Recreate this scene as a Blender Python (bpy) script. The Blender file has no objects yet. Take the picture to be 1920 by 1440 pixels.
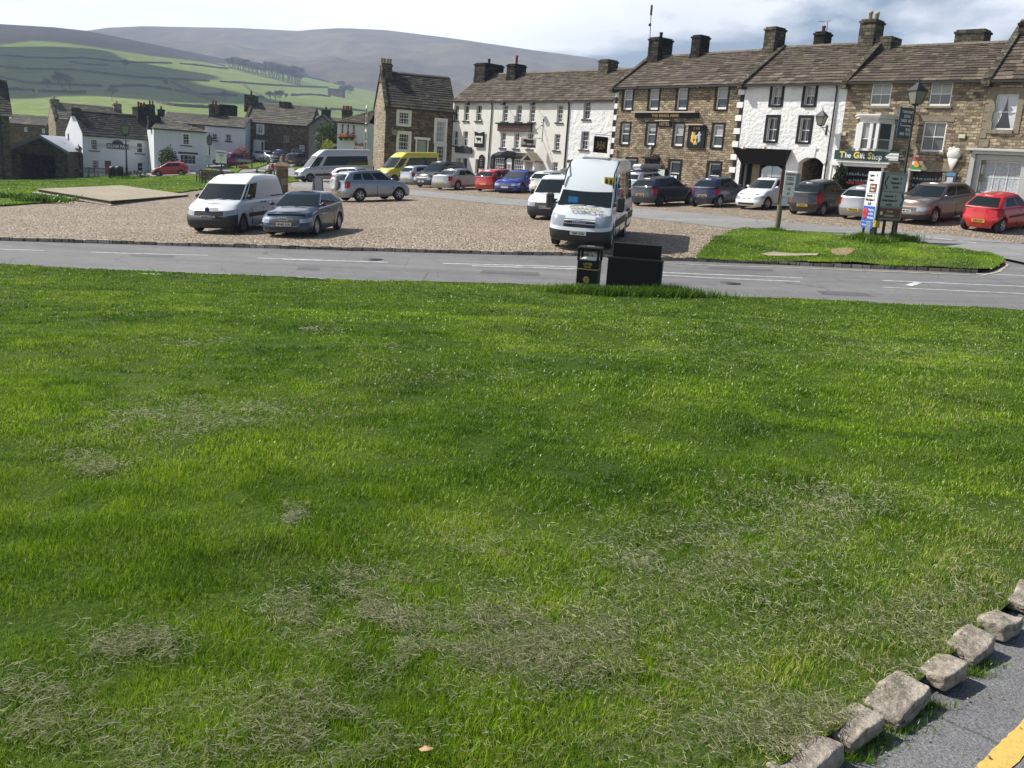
import bpy, bmesh, math, random
import numpy as np
from mathutils import Vector, Matrix, noise as mnoise
from mathutils.geometry import delaunay_2d_cdt
rad = math.radians
random.seed(7); rng = np.random.default_rng(7)
SC = bpy.context.scene; COL = SC.collection
# ------------------------------------------------------------ camera
EYE = 3.2; FPX = 1720.0
PITCH, ROLL = rad(13.3), rad(4.0)
cd = bpy.data.cameras.new('camera'); cam = bpy.data.objects.new('camera', cd); COL.objects.link(cam)
cd.sensor_width = 36; cd.lens = 36*FPX/1920; cd.clip_start = .05; cd.clip_end = 20000
CR = Matrix.Rotation(math.pi/2-PITCH, 4, 'X') @ Matrix.Rotation(ROLL, 4, 'Z')
cam.matrix_world = Matrix.Translation((0, 0, EYE)) @ CR
SC.camera = cam
# ------------------------------------------------------------ sun, sky
SUN_AZ, SUN_EL = rad(-76), rad(46)
sd = Vector((math.sin(SUN_AZ)*math.cos(SUN_EL), math.cos(SUN_AZ)*math.cos(SUN_EL), math.sin(SUN_EL)))
sl = bpy.data.lights.new('sun', 'SUN'); so = bpy.data.objects.new('sun', sl); COL.objects.link(so)
sl.energy = 5.0; sl.angle = rad(.5); sl.color = (1, .955, .88)
so.rotation_euler = (-sd).to_track_quat('-Z', 'Y').to_euler()
W = bpy.data.worlds.new('World'); SC.world = W; W.use_nodes = True
nt = W.node_tree; nt.nodes.clear()
def N(nt, t, **k):
    n = nt.nodes.new(t)
    for a, b in k.items():
        if a == 'i':
            for q, v in b.items(): n.inputs[q].default_value = v
        else: setattr(n, a, b)
    return n
def LK(nt, a, b): nt.links.new(a, b)
sky = N(nt, 'ShaderNodeTexSky', sky_type='NISHITA', sun_disc=False, sun_elevation=SUN_EL, sun_rotation=SUN_AZ, air_density=1.0, dust_density=1.0, ozone_density=2.0)
tc = N(nt, 'ShaderNodeTexCoord'); sep = N(nt, 'ShaderNodeSeparateXYZ'); LK(nt, tc.outputs['Generated'], sep.inputs[0])
# clouds: noise on a flat cloud deck seen from below
zz = N(nt, 'ShaderNodeMath', operation='ADD', i={1: .16}); LK(nt, sep.outputs['Z'], zz.inputs[0])
zm = N(nt, 'ShaderNodeMath', operation='MAXIMUM', i={1: .03}); LK(nt, zz.outputs[0], zm.inputs[0])
dx = N(nt, 'ShaderNodeMath', operation='DIVIDE'); LK(nt, sep.outputs['X'], dx.inputs[0]); LK(nt, zm.outputs[0], dx.inputs[1])
dy = N(nt, 'ShaderNodeMath', operation='DIVIDE'); LK(nt, sep.outputs['Y'], dy.inputs[0]); LK(nt, zm.outputs[0], dy.inputs[1])
cv = N(nt, 'ShaderNodeCombineXYZ'); LK(nt, dx.outputs[0], cv.inputs[0]); LK(nt, dy.outputs[0], cv.inputs[1])
cn = N(nt, 'ShaderNodeTexNoise', i={'Scale': .62, 'Detail': 9, 'Roughness': .56, 'Distortion': .25}); 
cmap = N(nt, 'ShaderNodeMapping', i={'Location': (3.1, 1.7, 0)}); LK(nt, cv.outputs[0], cmap.inputs[0]); LK(nt, cmap.outputs[0], cn.inputs['Vector'])
# more cloud to the west (left), where the sun is behind it
wl = N(nt, 'ShaderNodeMath', operation='MULTIPLY', i={1: -.12}); LK(nt, sep.outputs['X'], wl.inputs[0])
wa = N(nt, 'ShaderNodeMath', operation='ADD'); LK(nt, cn.outputs['Fac'], wa.inputs[0]); LK(nt, wl.outputs[0], wa.inputs[1])
oh = N(nt, 'ShaderNodeMapRange', i={1: .30, 2: .60, 3: .02, 4: -.16}); LK(nt, sep.outputs['Z'], oh.inputs[0])
wb_ = N(nt, 'ShaderNodeMath', operation='ADD'); LK(nt, wa.outputs[0], wb_.inputs[0]); LK(nt, oh.outputs[0], wb_.inputs[1])
cr = N(nt, 'ShaderNodeValToRGB'); cr.color_ramp.elements[0].position = .42; cr.color_ramp.elements[1].position = .50
bh = N(nt, 'ShaderNodeMapRange', i={1: -.1, 2: .45, 3: -.14, 4: .0}); LK(nt, sep.outputs['Y'], bh.inputs[0])
wc_ = N(nt, 'ShaderNodeMath', operation='ADD'); LK(nt, wb_.outputs[0], wc_.inputs[0]); LK(nt, bh.outputs[0], wc_.inputs[1])
LK(nt, wc_.outputs[0], cr.inputs[0])
# cloud brightness: thick middles greyer, bright towards the sun side
c2 = N(nt, 'ShaderNodeTexNoise', i={'Scale': 1.1, 'Detail': 5, 'Roughness': .5}); LK(nt, cmap.outputs[0], c2.inputs['Vector'])
g1 = N(nt, 'ShaderNodeMapRange', i={1: -.45, 2: .5, 3: 1.3, 4: .80}); LK(nt, sep.outputs['X'], g1.inputs[0])
g2 = N(nt, 'ShaderNodeMapRange', i={1: .35, 2: .65, 3: 1.12, 4: .88}); LK(nt, c2.outputs['Fac'], g2.inputs[0])
g3 = N(nt, 'ShaderNodeMath', operation='MULTIPLY'); LK(nt, g1.outputs[0], g3.inputs[0]); LK(nt, g2.outputs[0], g3.inputs[1])
cc = N(nt, 'ShaderNodeVectorMath', operation='SCALE'); cc.inputs[0].default_value = (17, 17.1, 17.3); LK(nt, g3.outputs[0], cc.inputs['Scale'])
mx = N(nt, 'ShaderNodeMix', data_type='RGBA'); LK(nt, cr.outputs['Color'], mx.inputs['Factor']); LK(nt, sky.outputs[0], mx.inputs['A']); LK(nt, cc.outputs[0], mx.inputs['B'])
bg = N(nt, 'ShaderNodeBackground', i={'Strength': .06}); LK(nt, mx.outputs['Result'], bg.inputs[0])
wo = N(nt, 'ShaderNodeOutputWorld'); LK(nt, bg.outputs[0], wo.inputs[0])
SC.view_settings.view_transform = 'Standard'; SC.view_settings.look = 'None'
SC.view_settings.exposure = 0.5; SC.view_settings.gamma = 1
SC.render.engine = 'CYCLES'
try:
    SC.cycles.max_bounces = 6; SC.cycles.transparent_max_bounces = 12; SC.cycles.volume_bounces = 0
    SC.cycles.caustics_reflective = False; SC.cycles.caustics_refractive = False
except Exception: pass

# ------------------------------------------------------------ pixel measurement -> real place
def ray(px, py):
    return (CR.to_3x3() @ Vector(((px-960)/FPX, -(py-720)/FPX, -1)))
def P(px, py, D):
    d = ray(px, py); d = d*(D/d.y); return Vector((d.x, d.y, d.z+EYE))
# ------------------------------------------------------------ ground height, fitted through surveyed spots
_cp = [P(*a) for a in [(1105,545,24.3),(0,503,22.3),(1920,580,22.4),(0,450,27.5),(640,470,29),(1300,490,30),(1090,468,30),(585,447,31),
 (450,440,33),(670,385,50),(1235,389,49),(620,343,82),(790,348,76),(855,360,65),(970,364,63),(1430,400,45),(1535,408,43.5),(1750,425,39.5),
 (1860,438,38),(155,334,108),(360,325,104),(510,300,124),(530,375,56),(215,388,45),(47,362,53),(330,338,92),(1020,415,41),(600,336,92),(30,336,108)]]
_cp += [Vector(v) for v in [(0,0,EYE-1.66),(0,3,EYE-1.68),(-4,2,EYE-1.7),(-4,8,EYE-2.05),(1.2,3,EYE-1.78),(3,5,EYE-1.80),(5,8,EYE-1.86),(0,10,EYE-2.12),(0,17,EYE-2.62),(-9,14,EYE-2.72),(8,15,EYE-2.28),
  (0,-8,EYE-1.5),(10,0,EYE-1.6),(-10,0,EYE-1.8),(20,20,EYE-2.2),(30,0,EYE-1.0),(-30,0,EYE-2.5),(-40,30,EYE-4.0),(38,30,EYE-.6),(32,48,EYE+.4),(14,61,EYE-.9),(8,70,EYE-1.1),(-5,85,EYE-1.5),(-20,150,EYE-.6),(-90,120,EYE-6.5),(-70,70,EYE-5),(40,80,EYE+1),(20,150,EYE+1),(-60,170,EYE-4),(-130,180,EYE-9)]]
_cp = np.array([tuple(v) for v in _cp])
def _U(r2): return np.where(r2 > 1e-12, r2*np.log(np.maximum(r2, 1e-12)), 0)*.5
_n = len(_cp); _XY = _cp[:, :2]/30
_K = _U(((_XY[:, None]-_XY[None])**2).sum(-1)) + np.eye(_n)*.012
_Pm = np.hstack([np.ones((_n, 1)), _XY]); _A = np.zeros((_n+3, _n+3)); _A[:_n, :_n] = _K; _A[:_n, _n:] = _Pm; _A[_n:, :_n] = _Pm.T
_w = np.linalg.solve(_A, np.concatenate([_cp[:, 2], np.zeros(3)]))
def gz(X, Y):
    X = np.asarray(X, float); Y = np.asarray(Y, float)
    q = np.stack([X.ravel(), Y.ravel()], 1)/30
    q = np.clip(q, [-5.5, -2], [3, 6.5])
    out = _U(((q[:, None]-_XY[None])**2).sum(-1)) @ _w[:_n] + _w[_n] + q @ _w[_n+1:]
    return out.reshape(X.shape)
def g(x, y): return float(gz(np.array([x]), np.array([y]))[0])
def G(px, py):      # the spot on the ground seen at a pixel
    d = ray(px, py); a, b = 1.0, 400.0
    ts = np.concatenate([np.linspace(1, 60, 240), np.linspace(60.5, 260, 260)])/d.y
    h = EYE+d.z*ts-gz(d.x*ts, d.y*ts)
    k = np.argmax(h < 0)
    if h[k] >= 0: k = len(ts)-1
    if k == 0: k = 1
    a, b = ts[k-1], ts[k]
    for _ in range(18):
        m = (a+b)/2
        if EYE+d.z*m-g(d.x*m, d.y*m) < 0: b = m
        else: a = m
    return Vector((d.x*b, d.y*b, g(d.x*b, d.y*b)))
# ------------------------------------------------------------ mesh helpers
class MB:
    def __init__(s): s.v = []; s.f = []; s.c = None; s.sm = []
    def add(s, vs, fs, M=None, smooth=False):
        o = len(s.v)
        for v in vs:
            v = Vector(v)
            s.v.append(tuple(M @ v) if M is not None else tuple(v))
        for f in fs: s.f.append([i+o for i in f]); s.sm.append(smooth)
        return s
    def box(s, x0, y0, z0, x1, y1, z1, M=None, bev=0):
        if bev:
            b = bev; xs = [x0, x1]; vs = []; 
            # chamfered box: 24 verts
            def q(X, Y, Z, sx, sy, sz): return [(X+sx*0, Y-sy*b, Z-sz*b), (X-sx*b, Y, Z-sz*b), (X-sx*b, Y-sy*b, Z)]
            idx = {}; k = 0
            for sx in (-1, 1):
                for sy in (-1, 1):
                    for sz in (-1, 1):
                        X = x1 if sx > 0 else x0; Y = y1 if sy > 0 else y0; Z = z1 if sz > 0 else z0
                        vs += q(X, Y, Z, sx, sy, sz); idx[(sx, sy, sz)] = k; k += 3
            fs = []
            for a in (-1, 1):
                fs.append([idx[(a, -1, -1)], idx[(a, 1, -1)], idx[(a, 1, 1)], idx[(a, -1, 1)]])
                fs.append([idx[(-1, a, -1)]+1, idx[(1, a, -1)]+1, idx[(1, a, 1)]+1, idx[(-1, a, 1)]+1])
                fs.append([idx[(-1, -1, a)]+2, idx[(1, -1, a)]+2, idx[(1, 1, a)]+2, idx[(-1, 1, a)]+2])
            for a in (-1, 1):
                for c in (-1, 1):
                    fs.append([idx[(a, c, -1)], idx[(a, c, 1)], idx[(a, c, 1)]+1, idx[(a, c, -1)]+1])
                    fs.append([idx[(a, -1, c)], idx[(a, 1, c)], idx[(a, 1, c)]+2, idx[(a, -1, c)]+2])
                    fs.append([idx[(-1, a, c)]+1, idx[(1, a, c)]+1, idx[(1, a, c)]+2, idx[(-1, a, c)]+2])
            for k3 in idx.values(): fs.append([k3, k3+1, k3+2])
            return s.add(vs, fs, M)
        vs = [(x0, y0, z0), (x1, y0, z0), (x1, y1, z0), (x0, y1, z0), (x0, y0, z1), (x1, y0, z1), (x1, y1, z1), (x0, y1, z1)]
        return s.add(vs, [(0, 3, 2, 1), (4, 5, 6, 7), (0, 1, 5, 4), (1, 2, 6, 5), (2, 3, 7, 6), (3, 0, 4, 7)], M)
    def cyl(s, p0, p1, r0, r1=None, n=10, M=None, caps=True, smooth=True):
        r1 = r0 if r1 is None else r1
        p0, p1 = Vector(p0), Vector(p1); d = (p1-p0)
        if d.length < 1e-9: return s
        q = d.to_track_quat('Z', 'Y'); vs = []
        for p, r in ((p0, r0), (p1, r1)):
            for k in range(n):
                a = 2*math.pi*k/n; vs.append(p+q @ Vector((r*math.cos(a), r*math.sin(a), 0)))
        s.add(vs, [(k, (k+1) % n, n+(k+1) % n, n+k) for k in range(n)], M, smooth)
        if caps: s.add(vs, [tuple(range(n-1, -1, -1)), tuple(range(n, 2*n))], M)
        return s
    def lathe(s, prof, n=16, M=None, smooth=True):      # prof: (r, z) list about z
        vs = []; m = len(prof)
        for r, z in prof:
            for k in range(n):
                a = 2*math.pi*k/n; vs.append((r*math.cos(a), r*math.sin(a), z))
        fs = []
        for j in range(m-1):
            for k in range(n): fs.append((j*n+k, j*n+(k+1) % n, (j+1)*n+(k+1) % n, (j+1)*n+k))
        s.add(vs, fs, M, smooth)
        s.add(vs[:n], [tuple(range(n-1, -1, -1))], M); s.add(vs[-n:], [tuple(range(n))], M)
        return s
    def prism(s, pts, y0, y1, M=None):      # outline in x,z extruded along y
        n = len(pts); vs = [(x, y0, z) for x, z in pts]+[(x, y1, z) for x, z in pts]
        fs = [tuple(range(n)), tuple(range(2*n-1, n-1, -1))]+[(k, n+k, n+(k+1) % n, (k+1) % n) for k in range(n)]
        return s.add(vs, fs, M)
    def sphere(s, c, r, n=10, m=7, M=None, sc=(1, 1, 1)):
        vs = []; fs = []
        for j in range(m+1):
            t = math.pi*j/m
            for k in range(n):
                a = 2*math.pi*k/n; vs.append((c[0]+sc[0]*r*math.sin(t)*math.cos(a), c[1]+sc[1]*r*math.sin(t)*math.sin(a), c[2]+sc[2]*r*math.cos(t)))
        for j in range(m):
            for k in range(n): fs.append((j*n+k, (j+1)*n+k, (j+1)*n+(k+1) % n, j*n+(k+1) % n))
        return s.add(vs, fs, M, True)
    def mesh(s, name):
        me = bpy.data.meshes.new(name); me.from_pydata(s.v, [], s.f)
        if any(s.sm): me.polygons.foreach_set('use_smooth', s.sm)
        me.validate(); me.update()
        return me
def link(o):
    COL.objects.link(o); return o
def tag(o, label=None, cat=None, group=None, kind=None):
    if label: o['label'] = label
    if cat: o['category'] = cat
    if group: o['group'] = group
    if kind: o['kind'] = kind
    return o
def obj(name, mb, mat, parent=None, M=None, label=None, cat=None, group=None, kind=None):
    me = mb.mesh(name) if isinstance(mb, MB) else mb
    if mat is not None and not me.materials: me.materials.append(mat)
    o = link(bpy.data.objects.new(name, me))
    if parent is not None: o.parent = parent
    if M is not None: o.matrix_local = M
    return tag(o, label, cat, group, kind)
def empty(name, M=None, label=None, cat=None, group=None):
    o = link(bpy.data.objects.new(name, None)); o.empty_display_size = .3
    if M is not None: o.matrix_world = M
    return tag(o, label, cat, group)
KIDS = {}
def copy_tree(o, parent=None):
    c = o.copy(); COL.objects.link(c)
    if parent is not None: c.parent = parent
    for ch in list(o.children): copy_tree(ch, c)
    return c
def place(x, y, rz=0, z=None, sc=1):
    return Matrix.Translation((x, y, g(x, y) if z is None else z)) @ Matrix.Rotation(rz, 4, 'Z') @ Matrix.Scale(sc, 4)
_tx = {}
def text_mesh(s, h, depth=.006, bold=0, sx=1.0):
    """lettering as a mesh, standing in the local xz plane, centred, cap height about h, facing -y"""
    key = (s, h, depth, bold, sx)
    if key in _tx: return _tx[key]
    cu = bpy.data.curves.new('t', 'FONT'); cu.body = s; cu.size = h*1.38; cu.extrude = depth/2; cu.offset = bold
    cu.align_x = 'CENTER'; cu.align_y = 'CENTER'; cu.resolution_u = 3
    o = bpy.data.objects.new('t', cu); COL.objects.link(o)
    dg = bpy.context.evaluated_depsgraph_get(); me = bpy.data.meshes.new_from_object(o.evaluated_get(dg))
    bpy.data.objects.remove(o)
    me.transform(Matrix.Rotation(math.pi/2, 4, 'X') @ Matrix.Diagonal((sx, 1, 1, 1)))
    me.name = 'lettering'; _tx[key] = me
    return me
def text(parent, s, h, x, y, z, mat, bold=0, sx=1.0, M=None, name='lettering', depth=.006):
    me = text_mesh(s, h, depth, bold, sx)
    if me.materials and me.materials[0] != mat: me = me.copy(); me.materials.clear()
    if not me.materials: me.materials.append(mat)
    o = link(bpy.data.objects.new(name, me)); o.parent = parent
    o.matrix_local = (M if M is not None else Matrix()) @ Matrix.Translation((x, y, z))
    return o

# ------------------------------------------------------------ materials
MATS = {}
def nodes(m):
    m.use_nodes = True; nt = m.node_tree; nt.nodes.clear()
    b = N(nt, 'ShaderNodeBsdfPrincipled'); o = N(nt, 'ShaderNodeOutputMaterial'); LK(nt, b.outputs[0], o.inputs[0])
    return nt, b
def plain(name, col, rough=.6, metal=0, coat=0, spec=.5, var=0, vscale=4, bump=0, bscale=30, tr=0):
    if name in MATS: return MATS[name]
    m = bpy.data.materials.new(name); nt, b = nodes(m)
    b.inputs['Roughness'].default_value = rough; b.inputs['Metallic'].default_value = metal
    b.inputs['Coat Weight'].default_value = coat; b.inputs['Specular IOR Level'].default_value = spec
    b.inputs['Coat Roughness'].default_value = .04
    b.inputs['Base Color'].default_value = (*col, 1)
    t = N(nt, 'ShaderNodeTexCoord')
    if var:
        n = N(nt, 'ShaderNodeTexNoise', i={'Scale': vscale, 'Detail': 5}); LK(nt, t.outputs['Object'], n.inputs['Vector'])
        r = N(nt, 'ShaderNodeMapRange', i={1: .3, 2: .7, 3: 1-var, 4: 1+var}); LK(nt, n.outputs['Fac'], r.inputs[0])
        h = N(nt, 'ShaderNodeVectorMath', operation='SCALE'); h.inputs[0].default_value = col; LK(nt, r.outputs[0], h.inputs['Scale']); LK(nt, h.outputs[0], b.inputs['Base Color'])
    if bump:
        n = N(nt, 'ShaderNodeTexNoise', i={'Scale': bscale, 'Detail': 4}); LK(nt, t.outputs['Object'], n.inputs['Vector'])
        bp = N(nt, 'ShaderNodeBump', i={'Strength': 1, 'Distance': bump}); LK(nt, n.outputs['Fac'], bp.inputs['Height']); LK(nt, bp.outputs[0], b.inputs['Normal'])
    MATS[name] = m; return m
def ramp(nt, fac, stops):
    r = N(nt, 'ShaderNodeValToRGB'); e = r.color_ramp.elements
    while len(e) < len(stops): e.new(.5)
    for k, (p, c) in enumerate(stops): e[k].position = p; e[k].color = (*c, 1) if len(c) == 3 else c
    LK(nt, fac, r.inputs[0]); return r.outputs[0]
def noise(nt, vec, scale, detail=4, rough=.5, dist=0):
    n = N(nt, 'ShaderNodeTexNoise', i={'Scale': scale, 'Detail': detail, 'Roughness': rough, 'Distortion': dist}); LK(nt, vec, n.inputs['Vector']); return n.outputs['Fac']
def mixc(nt, f, a, b, mode='MIX'):
    m = N(nt, 'ShaderNodeMix', data_type='RGBA', blend_type=mode)
    for s, v in (('Factor', f), ('A', a), ('B', b)):
        if isinstance(v, (int, float)): m.inputs[s].default_value = v
        elif isinstance(v, tuple): m.inputs[s].default_value = (*v, 1)
        else: LK(nt, v, m.inputs[s])
    return m.outputs['Result']
def math_(nt, op, a, b=0.0, c=None):
    m = N(nt, 'ShaderNodeMath', operation=op)
    for k, v in enumerate((a, b, c)):
        if v is None: continue
        if isinstance(v, (int, float)): m.inputs[k].default_value = v
        else: LK(nt, v, m.inputs[k])
    return m.outputs[0]
def wallvec(nt):       # (x+y, z) so that both facade and gable get courses
    t = N(nt, 'ShaderNodeTexCoord'); s = N(nt, 'ShaderNodeSeparateXYZ'); LK(nt, t.outputs['Object'], s.inputs[0])
    u = math_(nt, 'ADD', s.outputs['X'], s.outputs['Y']); c = N(nt, 'ShaderNodeCombineXYZ'); LK(nt, u, c.inputs[0]); LK(nt, s.outputs['Z'], c.inputs[1])
    return c.outputs[0], t.outputs['Object']
def stone(name, c1, c2, c3, mortar, bw=.42, bh=.16, bump=.03, patch=None):
    if name in MATS: return MATS[name]
    m = bpy.data.materials.new(name); nt, b = nodes(m); v, ob = wallvec(nt)
    d = N(nt, 'ShaderNodeTexNoise', i={'Scale': 1.7, 'Detail': 3}); LK(nt, ob, d.inputs['Vector'])
    dv = N(nt, 'ShaderNodeVectorMath', operation='SCALE', i={'Scale': .16}); LK(nt, d.outputs['Color'], dv.inputs[0])
    av = N(nt, 'ShaderNodeVectorMath', operation='ADD'); LK(nt, v, av.inputs[0]); LK(nt, dv.outputs[0], av.inputs[1])
    br = N(nt, 'ShaderNodeTexBrick', offset=.43, squash=1.0, i={'Scale': 1, 'Mortar Size': .018, 'Mortar Smooth': .4, 'Bias': 0, 'Brick Width': bw, 'Row Height': bh, 'Color1': (0, 0, 0, 1), 'Color2': (1, 1, 1, 1), 'Mortar': (.5, .5, .5, 1)})
    LK(nt, av.outputs[0], br.inputs['Vector'])
    col = ramp(nt, br.outputs['Color'], [(0, c1), (.45, c2), (1, c3)])
    n2 = noise(nt, av.outputs[0], 3.2, 6, .65); col = mixc(nt, .8, col, ramp(nt, n2, [(.25, (.35, .35, .36)), (.5, (.62, .6, .58)), (.78, (1, .97, .92))]), 'OVERLAY')
    n3 = noise(nt, ob, .45, 4); col = mixc(nt, .55, col, ramp(nt, n3, [(.35, (.38, .37, .35)), (.65, (.62, .61, .58))]), 'OVERLAY')
    col = mixc(nt, br.outputs['Fac'], col, mortar)
    LK(nt, col, b.inputs['Base Color']); b.inputs['Roughness'].default_value = .95; b.inputs['Specular IOR Level'].default_value = .15
    hh = math_(nt, 'SUBTRACT', math_(nt, 'MULTIPLY', noise(nt, av.outputs[0], 9, 5, .6), 1.2), br.outputs['Fac'])
    bp = N(nt, 'ShaderNodeBump', i={'Strength': 1, 'Distance': bump}); LK(nt, hh, bp.inputs['Height']); LK(nt, bp.outputs[0], b.inputs['Normal'])
    MATS[name] = m; return m
def render_wall(name, col, dirt, bump=.03, bs=5.5, stain=.35):
    if name in MATS: return MATS[name]
    m = bpy.data.materials.new(name); nt, b = nodes(m); v, ob = wallvec(nt)
    n1 = noise(nt, ob, .7, 6, .6); n2 = noise(nt, ob, 6, 5, .6)
    mp = N(nt, 'ShaderNodeMapping', i={'Scale': (3.5, .35, 1)}); LK(nt, v, mp.inputs[0]); n3 = noise(nt, mp.outputs[0], 1, 5, .6)
    c = mixc(nt, math_(nt, 'MULTIPLY', ramp(nt, n1, [(.45, (0, 0, 0)), (.75, (1, 1, 1))]), stain), col, dirt)
    c = mixc(nt, math_(nt, 'MULTIPLY', ramp(nt, n3, [(.55, (0, 0, 0)), (.8, (1, 1, 1))]), stain), c, dirt)
    LK(nt, c, b.inputs['Base Color']); b.inputs['Roughness'].default_value = .85; b.inputs['Specular IOR Level'].default_value = .2
    bp = N(nt, 'ShaderNodeBump', i={'Strength': 1, 'Distance': bump}); LK(nt, noise(nt, v, bs, 3, .5), bp.inputs['Height']); LK(nt, bp.outputs[0], b.inputs['Normal'])
    MATS[name] = m; return m
def slates(name, c1, c2, c3, moss=.25):
    if name in MATS: return MATS[name]
    m = bpy.data.materials.new(name); nt, b = nodes(m); t = N(nt, 'ShaderNodeTexCoord')
    at = N(nt, 'ShaderNodeAttribute', attribute_name='tint', attribute_type='GEOMETRY')
    col = ramp(nt, at.outputs['Fac'], [(0, c1), (.5, c2), (1, c3)])
    n = noise(nt, t.outputs['Object'], 7, 6, .65); col = mixc(nt, .7, col, ramp(nt, n, [(.28, (.33, .33, .33)), (.5, (.6, .6, .59)), (.75, (.95, .93, .88))]), 'OVERLAY')
    mo = ramp(nt, noise(nt, t.outputs['Object'], .8, 5, .65), [(.52, (0, 0, 0)), (.72, (1, 1, 1))])
    col = mixc(nt, math_(nt, 'MULTIPLY', mo, moss), col, (.13, .13, .05))
    LK(nt, col, b.inputs['Base Color']); b.inputs['Roughness'].default_value = .85; b.inputs['Specular IOR Level'].default_value = .25
    bp = N(nt, 'ShaderNodeBump', i={'Strength': .8, 'Distance': .02}); LK(nt, noise(nt, t.outputs['Object'], 18, 4), bp.inputs['Height']); LK(nt, bp.outputs[0], b.inputs['Normal'])
    MATS[name] = m; return m
def paint(name, col, metal=.0, rough=.32, dust=.0):
    if name in MATS: return MATS[name]
    m = bpy.data.materials.new(name); nt, b = nodes(m); t = N(nt, 'ShaderNodeTexCoord')
    sp = N(nt, 'ShaderNodeSeparateXYZ'); LK(nt, t.outputs['Object'], sp.inputs[0])
    zr = N(nt, 'ShaderNodeMapRange', i={1: .15, 2: .75, 3: 1, 4: .12}); LK(nt, sp.outputs['Z'], zr.inputs[0])
    nn = ramp(nt, noise(nt, t.outputs['Object'], 3, 6, .6), [(.35, (.2, .2, .2)), (.7, (1, 1, 1))])
    f = math_(nt, 'MULTIPLY', math_(nt, 'MULTIPLY', zr.outputs[0], nn), dust)
    LK(nt, mixc(nt, f, col, (.16, .14, .12)), b.inputs['Base Color'])
    LK(nt, math_(nt, 'MULTIPLY_ADD', f, .5, rough), b.inputs['Roughness'])
    b.inputs['Metallic'].default_value = metal; b.inputs['Coat Weight'].default_value = .7; b.inputs['Coat Roughness'].default_value = .05
    MATS[name] = m; return m
def foliage(name, c1, c2, tr=.3):
    if name in MATS: return MATS[name]
    m = bpy.data.materials.new(name); nt, b = nodes(m)
    at = N(nt, 'ShaderNodeAttribute', attribute_name='tint', attribute_type='GEOMETRY')
    col = mixc(nt, at.outputs['Fac'], c1, c2); LK(nt, col, b.inputs['Base Color']); b.inputs['Roughness'].default_value = .6; b.inputs['Specular IOR Level'].default_value = .25
    tl = N(nt, 'ShaderNodeBsdfTranslucent'); LK(nt, col, tl.inputs[0]); mx = N(nt, 'ShaderNodeMixShader', i={0: tr})
    LK(nt, b.outputs[0], mx.inputs[1]); LK(nt, tl.outputs[0], mx.inputs[2])
    LK(nt, mx.outputs[0], [n for n in nt.nodes if n.type == 'OUTPUT_MATERIAL'][0].inputs[0])
    MATS[name] = m; return m
def np_mesh(name, V, F, mat, tint=None, smooth=False, nv=3):
    """fast mesh from numpy: V (n,3), F (m,nv)"""
    me = bpy.data.meshes.new(name); me.vertices.add(len(V)); me.vertices.foreach_set('co', V.astype(np.float32).ravel())
    me.loops.add(F.size); me.loops.foreach_set('vertex_index', F.astype(np.int32).ravel())
    me.polygons.add(len(F)); me.polygons.foreach_set('loop_start', np.arange(0, F.size, nv, dtype=np.int32)); me.polygons.foreach_set('loop_total', np.full(len(F), nv, dtype=np.int32))
    if tint is not None:
        a = me.attributes.new('tint', 'FLOAT', 'FACE' if len(tint) == len(F) else 'POINT'); a.data.foreach_set('value', tint.astype(np.float32))
    me.update(calc_edges=True)
    me.materials.append(mat)
    if smooth: me.polygons.foreach_set('use_smooth', np.ones(len(F), bool))
    return me
def tinted(mb, name, mat, tints):
    me = mb.mesh(name); a = me.attributes.new('tint', 'FLOAT', 'FACE'); a.data.foreach_set('value', np.array(tints[:len(me.polygons)], np.float32)); me.materials.append(mat); return me
WHITE = plain('white_paint', (.78, .78, .76), .45, var=.05)
BLACK = plain('black_paint', (.007, .007, .008), .55, spec=.25)
BLACKM = plain('black_metal', (.015, .015, .016), .5)
LEAD = plain('lead', (.16, .17, .18), .5, var=.1)
def glass(name, col=(.012, .015, .018), rough=.04, spec=.6):
    return plain(name, col, rough, spec=spec)
GLASS = glass('window_glass')
CARGLASS = glass('car_glass', (.010, .016, .016), .03, .4)
GOLD = plain('gilt', (.62, .42, .1), .45)
# ------------------------------------------------------------ ground sheets
def vnoise(X, Y, s, seed=0):
    """cheap smooth value noise, about -1..1"""
    r = np.random.default_rng(seed); T = r.random((64, 64))*2-1
    x = np.asarray(X)/s+1000; y = np.asarray(Y)/s+1000
    i = np.floor(x).astype(int); j = np.floor(y).astype(int); a = x-i; b = y-j; a = a*a*(3-2*a); b = b*b*(3-2*b)
    q = lambda u, v: T[u % 64, v % 64]
    return (q(i, j)*(1-a)+q(i+1, j)*a)*(1-b)+(q(i, j+1)*(1-a)+q(i+1, j+1)*a)*b
def inpoly(X, Y, poly):
    X = np.asarray(X); Y = np.asarray(Y); c = np.zeros(X.shape, bool); n = len(poly)
    for k in range(n):
        x0, y0 = poly[k]; x1, y1 = poly[(k+1) % n]
        if y0 == y1: continue
        t = ((y0 > Y) != (y1 > Y)) & (X < (x1-x0)*(Y-y0)/(y1-y0)+x0); c ^= t
    return c
def densify(poly, step, close=True):
    out = []; n = len(poly)
    for k in range(n if close else n-1):
        a = Vector(poly[k]); b = Vector(poly[(k+1) % n]); m = max(1, int((b-a).length/step))
        for j in range(m): out.append(tuple(a.lerp(b, j/m)))
    if not close: out.append(tuple(poly[-1]))
    return out
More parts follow.
